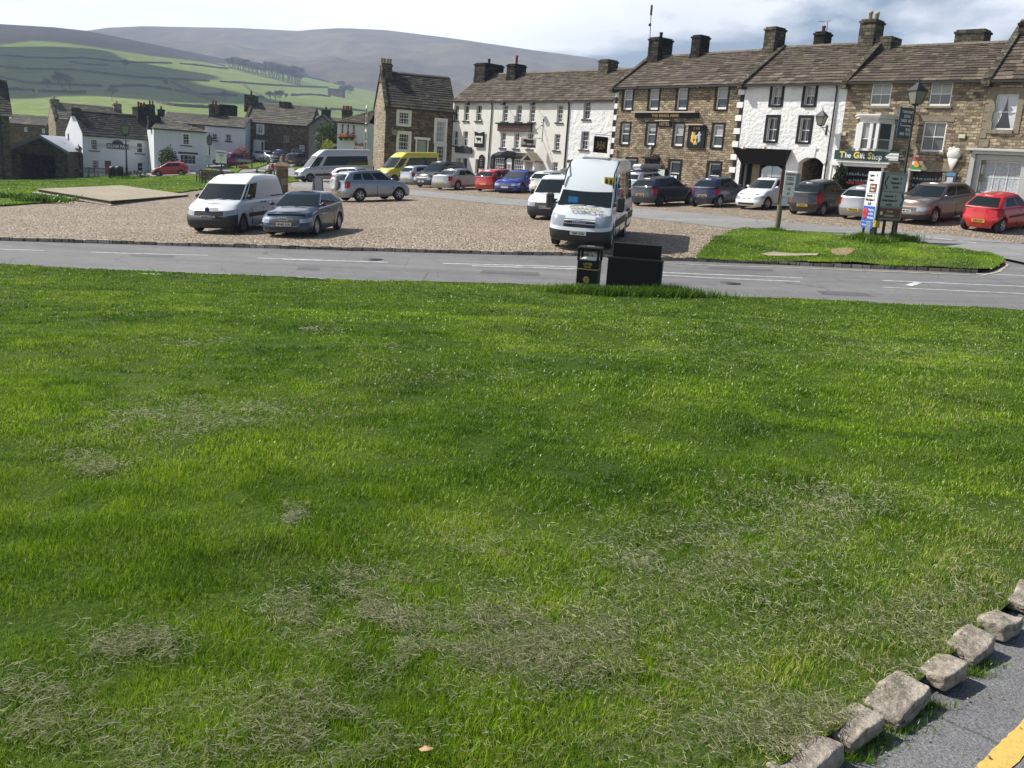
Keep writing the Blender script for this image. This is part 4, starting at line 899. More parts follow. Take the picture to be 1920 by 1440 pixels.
def wall_lamp(fr, sx, z, out, w, h, label, grp='wall lanterns'):
    r = empty('wall_lamp', fr.M @ Matrix.Translation((sx, 0, z)), label, 'wall lamp', grp)
    a, b = MB(), MB(); lantern_prof(a, (0, -out, .1), w, h, b)
    obj('lantern', a, BLACKM, r); obj('lantern_glass', b, LGL, r)
    c = MB().cyl((0, -.0, 0), (0, -out, 0), .022, n=6).cyl((0, -out, 0), (0, -out, .1), .022, n=6).cyl((0, 0, -.3), (0, -out*.75, 0), .016, n=6).box(-.05, -.03, -.4, .05, 0, .15)
    obj('bracket', c, BLACKM, r); return r
a = fKA.px(*Z6(508, 515)); wl_ = wall_lamp(fKA, a[0], a[1]+.1, .35, .30, .75, 'small black lantern over the dark door of the stone hotel')
# flood lights under the eaves
for x in (370, 985):
    a = fKA.px(*Z5(x, 770)); r = obj('floodlight', MB().box(a[0]-.35, -.34, a[1]-.03, a[0]+.05, -.26, a[1]+.03).cyl((a[0], 0, a[1]+.05), (a[0], -.4, a[1]), .02, n=6).box(a[0]-.02, -.5, a[1]-.1, a[0]+.25, -.3, a[1]+.08, bev=.02), BLACKM, ka)
# menu case left of the ground floor window
a = fKA.px(*Z6(560, 612)); b = fKA.px(*Z6(625, 720)); o = obj('menu_case', MB().box(a[0], -.12, b[1], b[0]+.1, 0, a[1]), BLACK, ka); obj('notice', MB().box(a[0]+.08, -.128, b[1]+.1, b[0]+.0, -.122, a[1]-.1), plain('menu_paper', (.45, .55, .5), .5), o)

# ---- whitewashed house with the black shop front and the archway
fWH = Fr(pB, pC); c4 = 3.4
H = fWH.px(1480, 152.8)[1]; Rz = fWH.px(1535, 87.5, c4)[1]
w2 = rects(fWH, Z7, [(458, 515, 572, 752), (787, 508, 905, 755)]); w1 = rects(fWH, Z7, [(412, 828, 520, 1110), (735, 830, 850, 1125)])
w2, w1 = [[ins(r, .17) for r in q] for q in (w2, w1)]
a = fWH.px(*Z7(168, 1190)); b = fWH.px(*Z7(640, 1190)); shop = (a[0], .0, b[0]-.1, a[1]-.02, 1.2)
c = fWH.px(*Z7(735, 1300)); d = fWH.px(*Z7(985, 1300)); ztop = fWH.px(*Z7(860, 1250))[1]; arch = (c[0], -.2, d[0], ztop, 7.5)
wh, rf = house('whitewashed three storey house with four black framed sash windows and an archway', 'house', 'white_house', fWH, H, c4*2, Rz, W_BRIGHT, ROOF_BROWN, w2+w1+[shop, arch], (0, 0), (0, 1), .34, seed=5)
for k, r in enumerate(w2+w1): make_window(wh, *r[:4], 2, 2, surround=BLACK, sw=.17, fw=.055, rv=.24, sky_blind=(.45 if k < 2 else None))
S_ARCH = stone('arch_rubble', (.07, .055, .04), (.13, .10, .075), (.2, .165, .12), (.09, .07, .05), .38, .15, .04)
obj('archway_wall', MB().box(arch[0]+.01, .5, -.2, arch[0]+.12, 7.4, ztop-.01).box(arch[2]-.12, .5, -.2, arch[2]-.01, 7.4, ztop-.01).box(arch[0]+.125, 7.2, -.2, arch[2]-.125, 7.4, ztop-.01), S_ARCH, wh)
mb = MB(); n = 14; am = (arch[0]+arch[2])/2; hw = (arch[2]-arch[0])/2    # segmental arch stones
rise = .38; R_ = (hw*hw+rise*rise)/(2*rise); zc = ztop-R_
th = math.asin(hw/R_); pts = [(am+R_*math.sin(-th+2*th*k/n), zc+R_*math.cos(-th+2*th*k/n)) for k in range(n+1)]
mb.prism([(arch[0], ztop+.01)]+[(p[0], min(p[1], ztop)+.0) for p in pts][::1]+[(arch[2], ztop+.01)], .02, .6)
out = [(am+(R_+.36)*math.sin(-th*1.04+2.08*th*k/n), zc+(R_+.36)*math.cos(-th*1.04+2.08*th*k/n)) for k in range(n+1)]
for k in range(n): mb.prism([pts[k], pts[k+1], out[k+1], out[k]], -.05, .018)
mb.prism([(am-.2, ztop-.05), (am+.2, ztop-.05), (am+.26, ztop+.6), (am-.26, ztop+.6)], -.09, -.0505)
obj('arch_stones', mb, WHITE, wh)
# shop front: black fascia, recessed plate glass and open door
zs_ = shop[3]; sw_ = shop[2]-shop[0]
mb = MB().add([(shop[0]-.35, -.62, zs_+.18), (shop[2]+.25, -.62, zs_+.18), (shop[2]+.25, 0, zs_+.22), (shop[0]-.35, 0, zs_+.22), (shop[0]+.05, -.02, zs_-.75), (shop[2]-.05, -.02, zs_-.75), (shop[2]-.05, 0, zs_-.75), (shop[0]+.05, 0, zs_-.75)],
    [(0, 1, 2, 3), (0, 4, 5, 1), (0, 3, 7, 4), (1, 5, 6, 2), (4, 7, 6, 5)]); sf = obj('shop_front', mb, BLACK, wh)
obj('shop_front_frame', MB().box(shop[0], .02, 0, shop[0]+.15, .3, zs_-.76).box(shop[2]-.22, .02, 0, shop[2], .3, zs_-.76).box(shop[0]+.16, .62, 0, shop[0]+1.35, .68, zs_).box(shop[0]+1.36, .1, 0, shop[0]+1.46, .6, zs_-.77).box(shop[0]+1.47, .12, 0, shop[2]-.23, .2, .45), BLACK, wh)
pg = plain('milky_glass', (.30, .36, .38), .08, spec=.7, var=.12, vscale=2)
mb = MB(); x0_, x1_ = shop[0]+1.5, shop[2]-.24; z0_, z1_ = .46, zs_-.8; ch_ = .35
for xa_, xb_ in ((x0_, (x0_+x1_)/2-.015), ((x0_+x1_)/2+.015, x1_)):
    l = xa_ == x0_; mb.prism([(xa_, z0_), (xb_, z0_), (xb_, z1_-(0 if l else ch_*.6)), (xb_-(0 if l else ch_), z1_), (xa_+(ch_ if l else 0), z1_), (xa_, z1_-(ch_*.6 if l else 0))], .14, .16)
obj('shop_window', mb, pg, wh)
obj('door', MB().box(shop[0]+.55, .55, 0, shop[0]+1.3, .6, 2.0), plain('shop_poster', (.25, .2, .1), .6), wh)
for x in (245, 455): a = fWH.px(*Z7(x, 1165)); o = obj('shop_light', MB().lathe([(.03, .1), (.10, .06), (.16, -.04), (.15, -.06)], 12, Matrix.Translation((a[0], -.72, a[1]-.02))).cyl((a[0], -.72, a[1]+.08), (a[0], -.6, a[1]+.2), .015, n=6), plain('brass', (.55, .42, .2), .3, .6), wh)
s, zt, zb = cs(fWH, 1544, 62, 88, c4+1.5); chimney(wh, s, c4+1.5, .75, .9, Rz-1, zt+.05, S_SOOT, [(POTR, .38)])
a = fWH.px(1543, 40, c4+1.5); obj('aerial', MB().cyl((s+.2, c4+1.5, zt), (s+.2, c4+1.5, a[1]), .02, n=5).cyl((s-.5, c4+1.5, a[1]), (s+.4, c4+1.5, a[1]), .012, n=5).cyl((s-.2, c4+1.3, a[1]-.02), (s-.2, c4+1.7, a[1]-.02), .01, n=5), BLACKM, wh)
pp = fWH.px(*Z7(1125, 560)); pipe(wh, [(pp[0], -.25, H-.1), (pp[0], -.08, H-.5), (pp[0], -.08, -.1)])
s, zt, zb = cs(fWH, 1640, 38, 90, c4); 
a = fWH.px(*Z7(1030, 960)); wall_lamp(fWH, a[0]-.1, a[1], .75, .52, 1.0, 'large black wall lantern on a bracket beside the downpipe of the white house')

# ---- rubble stone gift shop
fGI = Fr(pC, pD); H = fGI.px(1700, 148)[1]; Rz = fGI.px(1740, 87, c4)[1]
g2 = rects(fGI, Z8, [(405, 828, 575, 1058), (1000, 822, 1175, 1060)]); g1 = rects(fGI, Z9, [(925, 150, 1105, 455)])
a = fGI.px(*Z9(120, 595)); b = fGI.px(*Z9(350, 860)); gs = (a[0], b[1], b[0]+.7, a[1], .6)
a = fGI.px(*Z9(790, 640)); b = fGI.px(*Z9(1090, 880)); gs2 = (a[0], b[1]-.3, b[0]-.1, a[1], .45)
gi, rf = house('rubble stone shop with white sash windows, green sign and white bay window', 'shop', 'gift_shop', fGI, H, c4*2, Rz, S_GIFT, ROOF_BROWN, g2+g1+[gs, gs2], (0, 0), (0, 1), .34, seed=8)
for r in g2+g1: make_window(gi, *r[:4], 2, 2, fw=.075, rv=.10, sky_blind=(.5 if r in g2 else None), sill=DRESS, pane=plain('room_glass', (.10, .105, .11), .05, spec=.6))
obj('lintel', MB().box(g1[0][0]-.3, -.03, g1[0][3]+.02, g1[0][2]+.35, .1, g1[0][3]+.32), DRESS, gi)
# bay window (oriel) with cornice
a = fGI.px(*Z9(215, 440)); b = fGI.px(*Z9(610, 100)); bx0, bx1, bz0, bz1 = a[0]+.1, b[0]+.15, a[1], b[1]; bd = .75; cw = .55
bay = empty('bay_window', None); bay.parent = gi
pl = [(bx0, 0), (bx0+cw, -bd), (bx1-cw, -bd), (bx1, 0)]; mb = MB(); gl = MB()
def prism_xy(mb_, pts, z0, z1):
    n = len(pts); mb_.add([(x, y, z0) for x, y in pts]+[(x, y, z1) for x, y in pts], [tuple(range(n-1, -1, -1)), tuple(range(n, 2*n))]+[(k, (k+1) % n, n+(k+1) % n, n+k) for k in range(n)])
prism_xy(mb, [(x*1.0, y) for x, y in pl], bz0, bz0+.12); prism_xy(mb, pl, bz1-.42, bz1-.15)
prism_xy(mb, [(bx0-.22, 0), (bx0+cw-.12, -bd-.22), (bx1-cw+.12, -bd-.22), (bx1+.22, 0)], bz1-.149, bz1-.03)
prism_xy(mb, [(bx0-.30, 0), (bx0+cw-.16, -bd-.30), (bx1-cw+.16, -bd-.30), (bx1+.30, 0)], bz1-.029, bz1+.05)
for k in range(14): x = bx0+cw+(bx1-bx0-2*cw)*k/13; mb.box(x-.03, -bd-.14, bz1-.24, x+.03, -bd, bz1-.1505)
zmid = bz0+(bz1-bz0-.5)*.45
def postxy(p, r=.06): mb.box(p[0]-r, p[1]-r, bz0+.12, p[0]+r, p[1]+r, bz1-.42)
for p in pl: postxy(p, .09)
xm = bx0+cw+(bx1-bx0-2*cw)*.62; postxy((xm, -bd), .09)
for (p, q) in ((pl[0], pl[1]), (pl[1], pl[2]), (pl[2], pl[3])):
    mb.cyl((*p, zmid), (*q, zmid), .03, n=4)
obj('bay_frame', mb, WHITE, bay); gl = MB()
for (p, q, o_) in ((pl[0], pl[1], .03), (pl[1], pl[2], .03), (pl[2], pl[3], .03)):
    gl.add([(p[0]+.02, p[1]+o_, bz0+.12), (q[0]-.02, q[1]+o_, bz0+.12), (q[0]-.02, q[1]+o_, bz1-.42), (p[0]+.02, p[1]+o_, bz1-.42)], [(0, 1, 2, 3)])
obj('pane', gl, plain('bay_glass', (.07, .075, .075), .05, spec=.6), bay)
obj('bay_blind', MB().box(bx0+cw+.1, -bd+.012, zmid+.05, xm-.1, -bd+.024, bz1-.43), PALEGL, bay)
# sign fascia
a = fGI.px(*Z9(-52, 545)); b = fGI.px(*Z9(725, 450)); a2 = fGI.px(*Z9(725, 545)); zz0, zz1 = (a[1]+a2[1])/2+.02, (fGI.px(*Z9(-50, 445))[1]+b[1])/2
GREEN = plain('sign_green', (.008, .05, .045), .4)
sg = obj('shop_sign', MB().box(.02, -.55, zz0, b[0], -.47, zz1, bev=.008), GREEN, gi)
YL = plain('sign_yellow', (.72, .58, .10), .5); Lw = b[0]*.60
hh = (zz1-zz0)*.66; x = .34; zc_ = (zz0+zz1)/2
for wd, first in (('The', 'T'), ('Gift', 'G'), ('Shop', 'S')):
    me = text_mesh(first, hh, .01, .02, .98); w1_ = me.vertices and max(v.co.x for v in me.vertices)*2
    text(sg, first, hh, x+w1_/2, -.56, zc_, YL, .02, .98, depth=.01); x += w1_+.03
    me = text_mesh(wd[1:], hh*.88, .01, .01, .92); w2_ = max(v.co.x for v in me.vertices)*2
    text(sg, wd[1:], hh*.88, x+w2_/2, -.56, zc_-(.045 if wd == 'Shop' else 0.02), WHITE, .01, .92, depth=.01); x += w2_+.16
tg = obj('tag_panel', MB().prism([(x+.0, zc_), (x+.25, zz0+.07), (b[0]-.05, zz0+.07), (b[0]-.05, zz1-.07), (x+.25, zz1-.07)], -.565, -.555), WHITE, sg)
GREY = plain('grey_letter', (.25, .25, .25), .6)
for k, s_ in enumerate(('CONFECTIONERY', 'SWEETS & SOUVENIRS', 'STATIONERY')): text(tg, s_, .085, (x+.25+b[0])/2+.03, -.57, zz1-.2-k*.17, GREY, .001)
# shop window: white cornice, columns, shelves of china
mb = MB().box(.15, -.5, zz0-.14, gs[2]+.55, -.02, zz0-.02).box(gs[0]-.75, -.30, gs[3]+.02, gs[2]+.3, -.02, zz0-.142)
for x in (gs[0]-.62, gs[0]-.12, gs[2]+.1): mb.cyl((x, -.22, gs[1]-.9), (x, -.22, gs[3]+.02), .07, n=10)
mb.box(gs[0]-.7, -.3, gs[1]-.95, gs[2]+.3, -.02, gs[1]-.06).box(gs[0], .02, gs[1], gs[0]+.05, .1, gs[3]).box(gs[2]-.05, .02, gs[1], gs[2], .1, gs[3])
obj('shop_window_frame', mb, WHITE, gi)
def china_window(par, R_, sh, red=False):
    dk = plain('shop_dark', (.02, .02, .02), .6); o = obj('display_window', MB().box(R_[0], R_[4]-.03, R_[1], R_[2], R_[4], R_[3]), dk, par)
    r = random.Random(int(R_[0]*100)); cw_ = MB(); sf_ = MB()
    for z in sh:
        sf_.box(R_[0]+.04, .2, z-.02, R_[2]-.04, R_[4]-.05, z)
        x = R_[0]+.12
        while x < R_[2]-.12:
            h = r.uniform(.08, .17); obj('ornament', MB().lathe([(.03, z), (.055, z+h*.3), (.06, z+h*.5), (.03, z+h*.8), (.035, z+h)], 8, Matrix.Translation((x, .26+r.random()*.1, 0))), plain('china', (.45, .5, .52), .3), o); x += r.uniform(.11, .19)
    obj('shelf', sf_, plain('glass_shelf', (.08, .16, .15), .2), o)
    if red:
        k = MB(); 
        for q in range(3): k.box(R_[0]+.15+q*.62, .14, R_[1]+.42, R_[0]+.68+q*.62, .17, R_[1]+.6)
        obj('price_ticket', k, plain('price_red', (.35, .04, .06), .5), o)
hgt = gs[3]-gs[1]; china_window(gi, gs, (gs[1]+hgt*.42, gs[1]+hgt*.66), True)
hgt = gs2[3]-gs2[1]; china_window(gi, gs2, (gs2[1]+hgt*.45, gs2[1]+hgt*.70))
obj('door_frame', MB().box(gs2[0]-.16, -.04, -.1, gs2[0]-.02, .1, gs2[3]+.1), WHITE, gi)
obj('lintel', MB().box(gs2[0]-.1, -.03, gs2[3]+.05, gs2[2]+.5, .08, gs2[3]+.48), DRESS, gi)
# alarm boxes
for q in ((115, 272), (1303, 297)): a = fGI.px(*Z9(*q)); obj('alarm_box', MB().box(a[0]-.17, -.08, a[1]-.1, a[0]+.17, 0, a[1]+.1, bev=.01), plain('cream_box', (.6, .58, .42), .5), gi)
# chimneys
s, zt, zb = cs(fGI, 1637, 38, 92, c4); o = chimney(gi, s, c4, .95, 1.2, Rz-1.2, zt, S_CHIM, [(BUFF, .5), (BUFF, .45)]); 
mb = MB().box(s+.5, c4-.4, Rz-.8, s+1.5, c4+1.0, zt-1.0); obj('chimney_shoulder', mb, S_CHIM, gi)
s, zt, zb = cs(fGI, 1826, 57, 84, c4+.8); chimney(gi, s, c4+.8, 1.6, 1.0, Rz-1, zt, S_CHIM, [])
# things that hang on the gift shop
def panel_thing(name, label, cat, fr, zf, quad, mat, y=-.06, th=.05, group=None):
    a = fr.px(*zf(quad[0], quad[1])); b = fr.px(*zf(quad[2], quad[3])); r = empty(name, fr.M @ Matrix.Translation(((a[0]+b[0])/2, y, (a[1]+b[1])/2)), label, cat, group); w, h = abs(b[0]-a[0])/2, abs(a[1]-b[1])/2
    obj('panel', MB().box(-w, -th/2, -h, w, th/2, h, bev=.008), mat, r); return r, w, h
# projecting blue-green shop sign: a board at right angles to the wall
a = fGI.px(*Z9(690, 25)); b = fGI.px(*Z9(745, 330)); zt, zb = a[1], b[1]; sx_ = (a[0]+b[0])/2+.9
TEAL = plain('sign_teal', (.025, .085, .115), .5, var=.15)
r = empty('hanging_sign', fGI.M @ Matrix.Translation((fGI.px(1716, 190)[0], -.75, (zt+zb)/2)) @ Matrix.Rotation(rad(75), 4, 'Z'), 'tall blue green shop sign with white lettering hanging behind the street lamp', 'sign')
hh = (zt-zb)/2; obj('panel', MB().box(-.62, -.03, -hh, .62, .03, hh, bev=.02), TEAL, r)
for k, s_ in enumerate(('TOBACCONIST', 'BOOKS', 'CARDS  GIFTS', 'MAGAZINES', 'FILMS', 'MAPS  TOYS')): text(r, s_, .155 if k else .13, (0, 0, 0, -.05, .2, .0)[k], -.036, hh-.22-k*(2*hh-.42)/5.2, WHITE, .005, .72)
obj('bracket', MB().cyl((.62, 0, hh-.1), (1.1, .6, hh-.1), .02, n=6).cyl((-.6, 0, hh), (.6, 0, hh), .015, n=6), BLACKM, r)
# ice flavour banner
r, w, h = panel_thing('banner', 'small hanging banner with orange disc over green and white beside the shop window', 'sign', fGI, Z9, (850, 510, 925, 650), WHITE, -.5, .03)
obj('emblem', MB().box(-w*.98, -.028, -h*.8, w*.98, -.0165, -h*.1), plain('banner_green', (.05, .25, .06), .5), r); obj('emblem', MB().cyl((0, -.045, 0), (0, -.03, 0), w*.62, n=20), plain('banner_orange', (.75, .33, .02), .5), r); obj('emblem', MB().box(-w, -.03, h*.45, w, -.0165, h), plain('banner_red', (.35, .08, .08), .5), r)
obj('bracket', MB().cyl((0, 0, h), (0, .48, h+.05), .015, n=6).cyl((-w, 0, h), (w, 0, h), .012, n=6), BLACKM, r)
# giant ice-cream cone cut-out
a = fGI.px(*Z9(1225, 500)); b = fGI.px(*Z9(1200, 645)); c = fGI.px(*Z9(1205, 375))
r = empty('ice_cream_sign', fGI.M @ Matrix.Translation((a[0], -.14, a[1])), 'giant white ice cream cone sign with a flake on the stone shop wall', 'sign'); dz = b[1]-a[1]
mb = MB(); 
mb.lathe([(.0, dz), (.05, dz+.02), (.29, -.1), (.0, -.1)], 16, Matrix.Diagonal((1, .3, 1, 1))); obj('cone', mb, plain('cone_pale', (.60, .56, .5), .5, var=.1), r)
mb = MB().sphere((0, 0, .12), .37, 14, 9, None, (1, .35, .85)).sphere((-.12, 0, .34), .22, 12, 7, None, (1, .4, .9)).sphere((.14, -.02, .26), .2, 12, 7, None, (1, .4, 1)); obj('scoop', mb, plain('scoop_white', (.66, .64, .60), .5), r)
obj('flake', MB().cyl((-.1, 0, .35), (-.22, 0, c[1]-a[1]), .075, n=8), plain('flake', (.22, .1, .09), .8), r)
r, w, h = panel_thing('price_board', 'narrow blue topped price board standing below the cone sign', 'sign', fGI, Z9, (1150, 655, 1235, 800), plain('board_dark', (.03, .04, .06), .5), -.12, .06)
obj('notice', MB().box(-w*.85, -.04, h*.45, w*.85, -.0305, h*.95), plain('board_blue', (.10, .22, .38), .5), r); obj('notice', MB().box(-w*.6, -.04, -h*.6, w*.5, -.0305, h*.3), plain('board_paper', (.5, .52, .6), .6), r)

# ---- right-hand house with dressed stone quoins
fRT = Fr(pD, pE); H = fRT.px(1880, 142)[1]; Rz = fGI.px(1740, 87, c4)[1]+.55
r2 = rects(fRT, Z8, [(1645, 940, 1810, 1300)]); a = fRT.px(*Z9(1505, 535)); b = fRT.px(*Z9(1850, 890)); rs = (a[0], b[1], b[0], a[1], .12)
rt, rf = house('rubble stone house at the right edge with dressed quoins and draped net curtains', 'house', 'stone_house', fRT, H, c4*2, Rz, S_GIFT, ROOF_BROWN, r2+[rs], (0, 0), (1, 0), .34, seed=15)
NETC2 = plain('white_curtain', (.62, .64, .68), .7)
o = make_window(rt, *r2[0][:4], 1, 2, surround=DRESS, sw=.28, fw=.06, rv=.14, proud=.04)
def curtains(par, s0, z0, s1, z1, y, mat, opening=.5):
    mb = MB(); n = 16
    for side in (0, 1):
        vs = []
        for j in range(7):
            t = j/6; wd = (s1-s0)/2*(1-opening*t**1.6)
            for k in range(n+1):
                u = k/n*wd; x = s0+u if side == 0 else s1-u; vs.append((x, y+.012*math.sin(k*2.3), z1-(z1-z0)*t))
        mb.add(vs, [(j*(n+1)+k, j*(n+1)+k+1, (j+1)*(n+1)+k+1, (j+1)*(n+1)+k) for j in range(6) for k in range(n)], None, True)
    obj('curtain', mb, mat, par)
curtains(o, r2[0][0]+.06, r2[0][1]+.08, r2[0][2]-.06, r2[0][3]-.06, .125, NETC2, .75)
o = make_window(rt, *rs[:4], 3, 2, surround=plain('pale_paint', (.42, .43, .42), .5), sw=.28, fw=.08, rv=.12, sash=False, proud=.14)
curtains(o, rs[0]+.08, rs[1]+.1, rs[2]-.08, rs[3]-.08, .105, NETC, .02)
obj('cornice', MB().box(rs[0]-.75, -.5, rs[3]+.45, rs[2]+.9, .0, rs[3]+.58, bev=.02).box(rs[0]-.45, -.35, rs[3]+.30, rs[2]+.6, -.0, rs[3]+.449), plain('pale_cornice', (.5, .5, .48), .6), rt)
obj('pilaster', MB().box(rs[0]-.52, -.3, .0, rs[0]-.29, -.0, rs[3]+.29).box(rs[2]+.29, -.3, 0, rs[2]+.5, 0, rs[3]+.29).box(rs[0]-.288, -.2, 0, rs[2]+.288, 0, rs[1]-.22), plain('pale_paint', (.42, .43, .42), .5), rt)
quoins(rt, .02, H-.2, 1, (DRESS, DRESS), .44, (.5, .3))
s, zt, zb = cs(fRT, 1893, 46, 95, c4); chimney(rt, .75, c4, 1.3, 1.9, Rz-1.6, zt, S_SOOT, [(BUFF, .22), (BUFF, .22), (POTR, .62), (POTR, .6)])

# ---- the white inn (left part cream render, right part rough whitewash)
qL, qM, qR = XY(847, 86), None, XY(1147, 71.8)
t_ = .0
vL, vR = Vector(qL), Vector(qR)
def on_line(px_, y=250):
    d = ray(px_, y); o = Vector((0, 0)); A_ = vL; D_ = vR-vL; den = d.x*D_.y-d.y*D_.x; t = (A_.x*D_.y-A_.y*D_.x)/den; return (d.x*t, d.y*t)
qM = on_line(1062)
fB1, fB2 = Fr(qL, qM), Fr(qM, qR, None); fB2.A.z = fB1.A.z; fB2 = Fr(qM, qR, fB1.A.z); c3 = 3.3
H = (fB1.px(860, 189.5)[1]+fB1.px(1050, 187.5)[1]+fB2.px(1130, 185)[1])/3
Rz = (fB1.px(900, 143, c3)[1]+fB1.px(1010, 136, c3)[1])/2
b2 = rects(fB1, Z4, [(65, 592, 100, 728), (165, 588, 203, 728), (288, 578, 328, 722), (548, 562, 598, 738), (685, 570, 735, 742), (822, 560, 866, 740), (1095, 555, 1145, 742)])
b1 = rects(fB1, Z4, [(58, 835, 92, 968), (156, 840, 192, 970), (530, 842, 572, 1005), (664, 846, 708, 1005), (800, 850, 845, 1012), (1065, 855, 1117, 1040)])
b0 = rects(fB1, Z4, [(1046, 1140, 1094, 1245)])
bw = rects(fB1, Z4, [(85, 1100, 125, 1160)])
def cl(h, f): return [(max(r[0], .15), r[1], min(r[2], f.L-.15), r[3]) for r in h]
b2, b1, b0 = cl(b2, fB1), cl(b1, fB1), cl(b0, fB1)
bdoor = rects(fB1, Z4, [(145, 1112, 185, 1240), (276, 1100, 306, 1240)], False); pd_ = rects(fB1, Z4, [(845, 1140, 900, 1250)], False)
holes = b2+b1+b0+bw+[(r[0], -.1, r[2], r[3], .3) for r in bdoor]+[(pd_[0][0], -.1, pd_[0][2], pd_[0][3], .4)]
bl, rf = house('long white rendered three storey inn with bull signs and small paned sashes', 'inn', 'white_inn', fB1, H, c3*2, Rz, W_BULL, ROOF_BROWN, holes, (0, 0), (0, 0), .2, seed=21, e=(.34, .2), sw=.5)
for k, r in enumerate(b2+b1+b0+bw):
    small = (r in b2[:3]) or (r in b1[:2]); make_window(bl, *r[:4], 2 if small else 3, 2 if small or r in bw else 4, fw=.05, rv=.2, sill=STONESILL if r not in bw else None)
for r in bdoor: obj('door', MB().box(r[0]+.02, .24, -.1, r[2]-.02, .3, r[3]-.02), plain('inn_door', (.02, .02, .022), .5), bl)
obj('door', MB().box(pd_[0][0]+.02, .34, -.1, pd_[0][2]-.02, .4, pd_[0][3]-.02), plain('inn_door', (.02, .02, .022), .5), bl)
d1 = rects(fB2, Z4, [(1362, 538, 1418, 712)]); d2 = rects(fB2, Z4, [(1335, 832, 1400, 1018)]); d0 = rects(fB2, Z4, [(1210, 1148, 1250, 1205)])
b3, rf3 = house('rough whitewashed end house between the white inn and the brown stone hotel', 'house', 'white_house', fB2, H, c3*2, Rz, W_ROUGH, ROOF_BROWN, d1+d2+[(d0[0][0], .9, d0[0][2], d0[0][3])], (0, 0), (0, 0), .2, seed=22, e=(.34, .2), sw=.5)
for r in d1+d2: make_window(b3, *r[:4], 3, 4, fw=.05, rv=.24, sill=STONESILL)
make_window(b3, d0[0][0], .9, d0[0][2], d0[0][3], 2, 2, fw=.05, rv=.16, lintel=S_CHIM)
for f_, x, top in ((fB1, 920, 1), (fB2, 1058, 0)):
    pass
a = fB1.px(*Z4(432, 700)); pipe(bl, [(a[0]+.15, -.22, H-.15), (a[0]+.1, -.07, H-.5), (a[0], -.07, 0)]); a = fB1.px(*Z4(1165, 800)); pipe(b3, [(.12, -.22, H-.15), (.12, -.07, H-.45), (.12, -.07, 0)], .06)
# chimneys of the inn
for (x, y0, y1, w, d, mat, pots, dep, par) in [(886, 122, 160, 1.5, 2.2, S_SOOT, [(S_SOOT, .45)], c3, bl), (969, 121, 150, 1.1, 1.3, S_SOOT, [(POTR, .75)], c3-.3, bl), (1133, 113, 140, 1.0, 1.2, S_CHIM, [], c3, b3)]:
    f_ = fB1 if par == bl else fB2; s, zt, _ = cs(f_, x, y0, y1, dep); chimney(par, max(s, .8), dep, w, d, Rz-.9, zt, mat, pots)
s, zt, _ = cs(fB1, 934, 137, 143, c3+3); chimney(bl, s, c3+3, 1.3, .9, Rz-2.5, zt, BUFF, [(BUFF, .55)]*3)
a = fB1.px(897, 116, c3); obj('aerial', MB().cyl((a[0], c3, Rz), (a[0], c3, a[1]), .02, n=5).cyl((a[0]-.9, c3, a[1]-.25), (a[0]+.15, c3, a[1]-.1), .012, n=5), BLACKM, bl)
# shop front of the inn: two bow windows and a door under a black pediment
a = fB1.px(*Z4(492, 1090)); b = fB1.px(*Z4(806, 1090)); x0_, x1_, zt = a[0], b[0], a[1]; wd = x1_-x0_
mb = MB().box(x0_-.1, -.55, zt-.02, x1_+.1, 0, zt+.16).box(x0_-.02, -.42, -.1, x0_+.14, 0, zt-.021).box(x1_-.14, -.42, -.1, x1_+.02, 0, zt-.021).box(x0_+wd*.36, -.42, -.1, x0_+wd*.41, 0, zt-.021).box(x0_+wd*.60, -.42, -.1, x0_+wd*.65, 0, zt-.021)
mb.prism([(x0_+wd*.28, zt+.161), (x0_+wd*.72, zt+.161), (x0_+wd*.66, zt+.42), (x0_+wd*.5, zt+.56), (x0_+wd*.34, zt+.42)], -.62, -.1)
mb.add([(x0_-.1, -.55, zt+.162), (x1_+.1, -.55, zt+.162), (x1_-.1, 0, zt+.45), (x0_+.1, 0, zt+.45)], [(0, 1, 2, 3)])
o = obj('inn_front', mb, BLACK, bl)
for (u0, u1) in ((.05, .35), (.66, .955)): make_window(bl, x0_+wd*u0, .75, x0_+wd*u1, zt-.08, 5, 5, fw=.05, rv=-.30, sash=False)
make_window(bl, x0_+wd*.43, .3, x0_+wd*.58, zt-.5, 4, 3, fw=.05, rv=-.30, sash=False); mb = MB().prism([(x0_+wd*.41, zt-.5), (x0_+wd*.6, zt-.5), (x0_+wd*.6, zt-.15), (x0_+wd*.5, zt-.02), (x0_+wd*.41, zt-.15)], -.36, -.3); obj('fanlight', mb, WHITE, bl)
obj('front_base', MB().box(x0_+wd*.05, -.4, -.1, x0_+wd*.35, -.02, .74).box(x0_+wd*.66, -.4, -.1, x0_+wd*.955, -.02, .74), WHITE, bl)
# porch
r = pd_[0]; mb = MB().box(r[0]-.32, -.75, -.1, r[0]-.1, 0, r[3]).box(r[2]+.1, -.75, -.1, r[2]+.32, 0, r[3]); obj('porch_column', mb, WHITE, bl)
obj('porch_roof', MB().prism([(r[0]-.5, r[3]+.01), (r[2]+.5, r[3]+.01), (r[2]+.5, r[3]+.1), ((r[0]+r[2])/2, r[3]+.75), (r[0]-.5, r[3]+.1)], -.95, -.0), DRESS, bl); obj('pediment', MB().prism([(r[0]-.1, r[3]+.12), (r[2]+.1, r[3]+.12), ((r[0]+r[2])/2, r[3]+.5)], -.97, -.951), BLACK, bl)
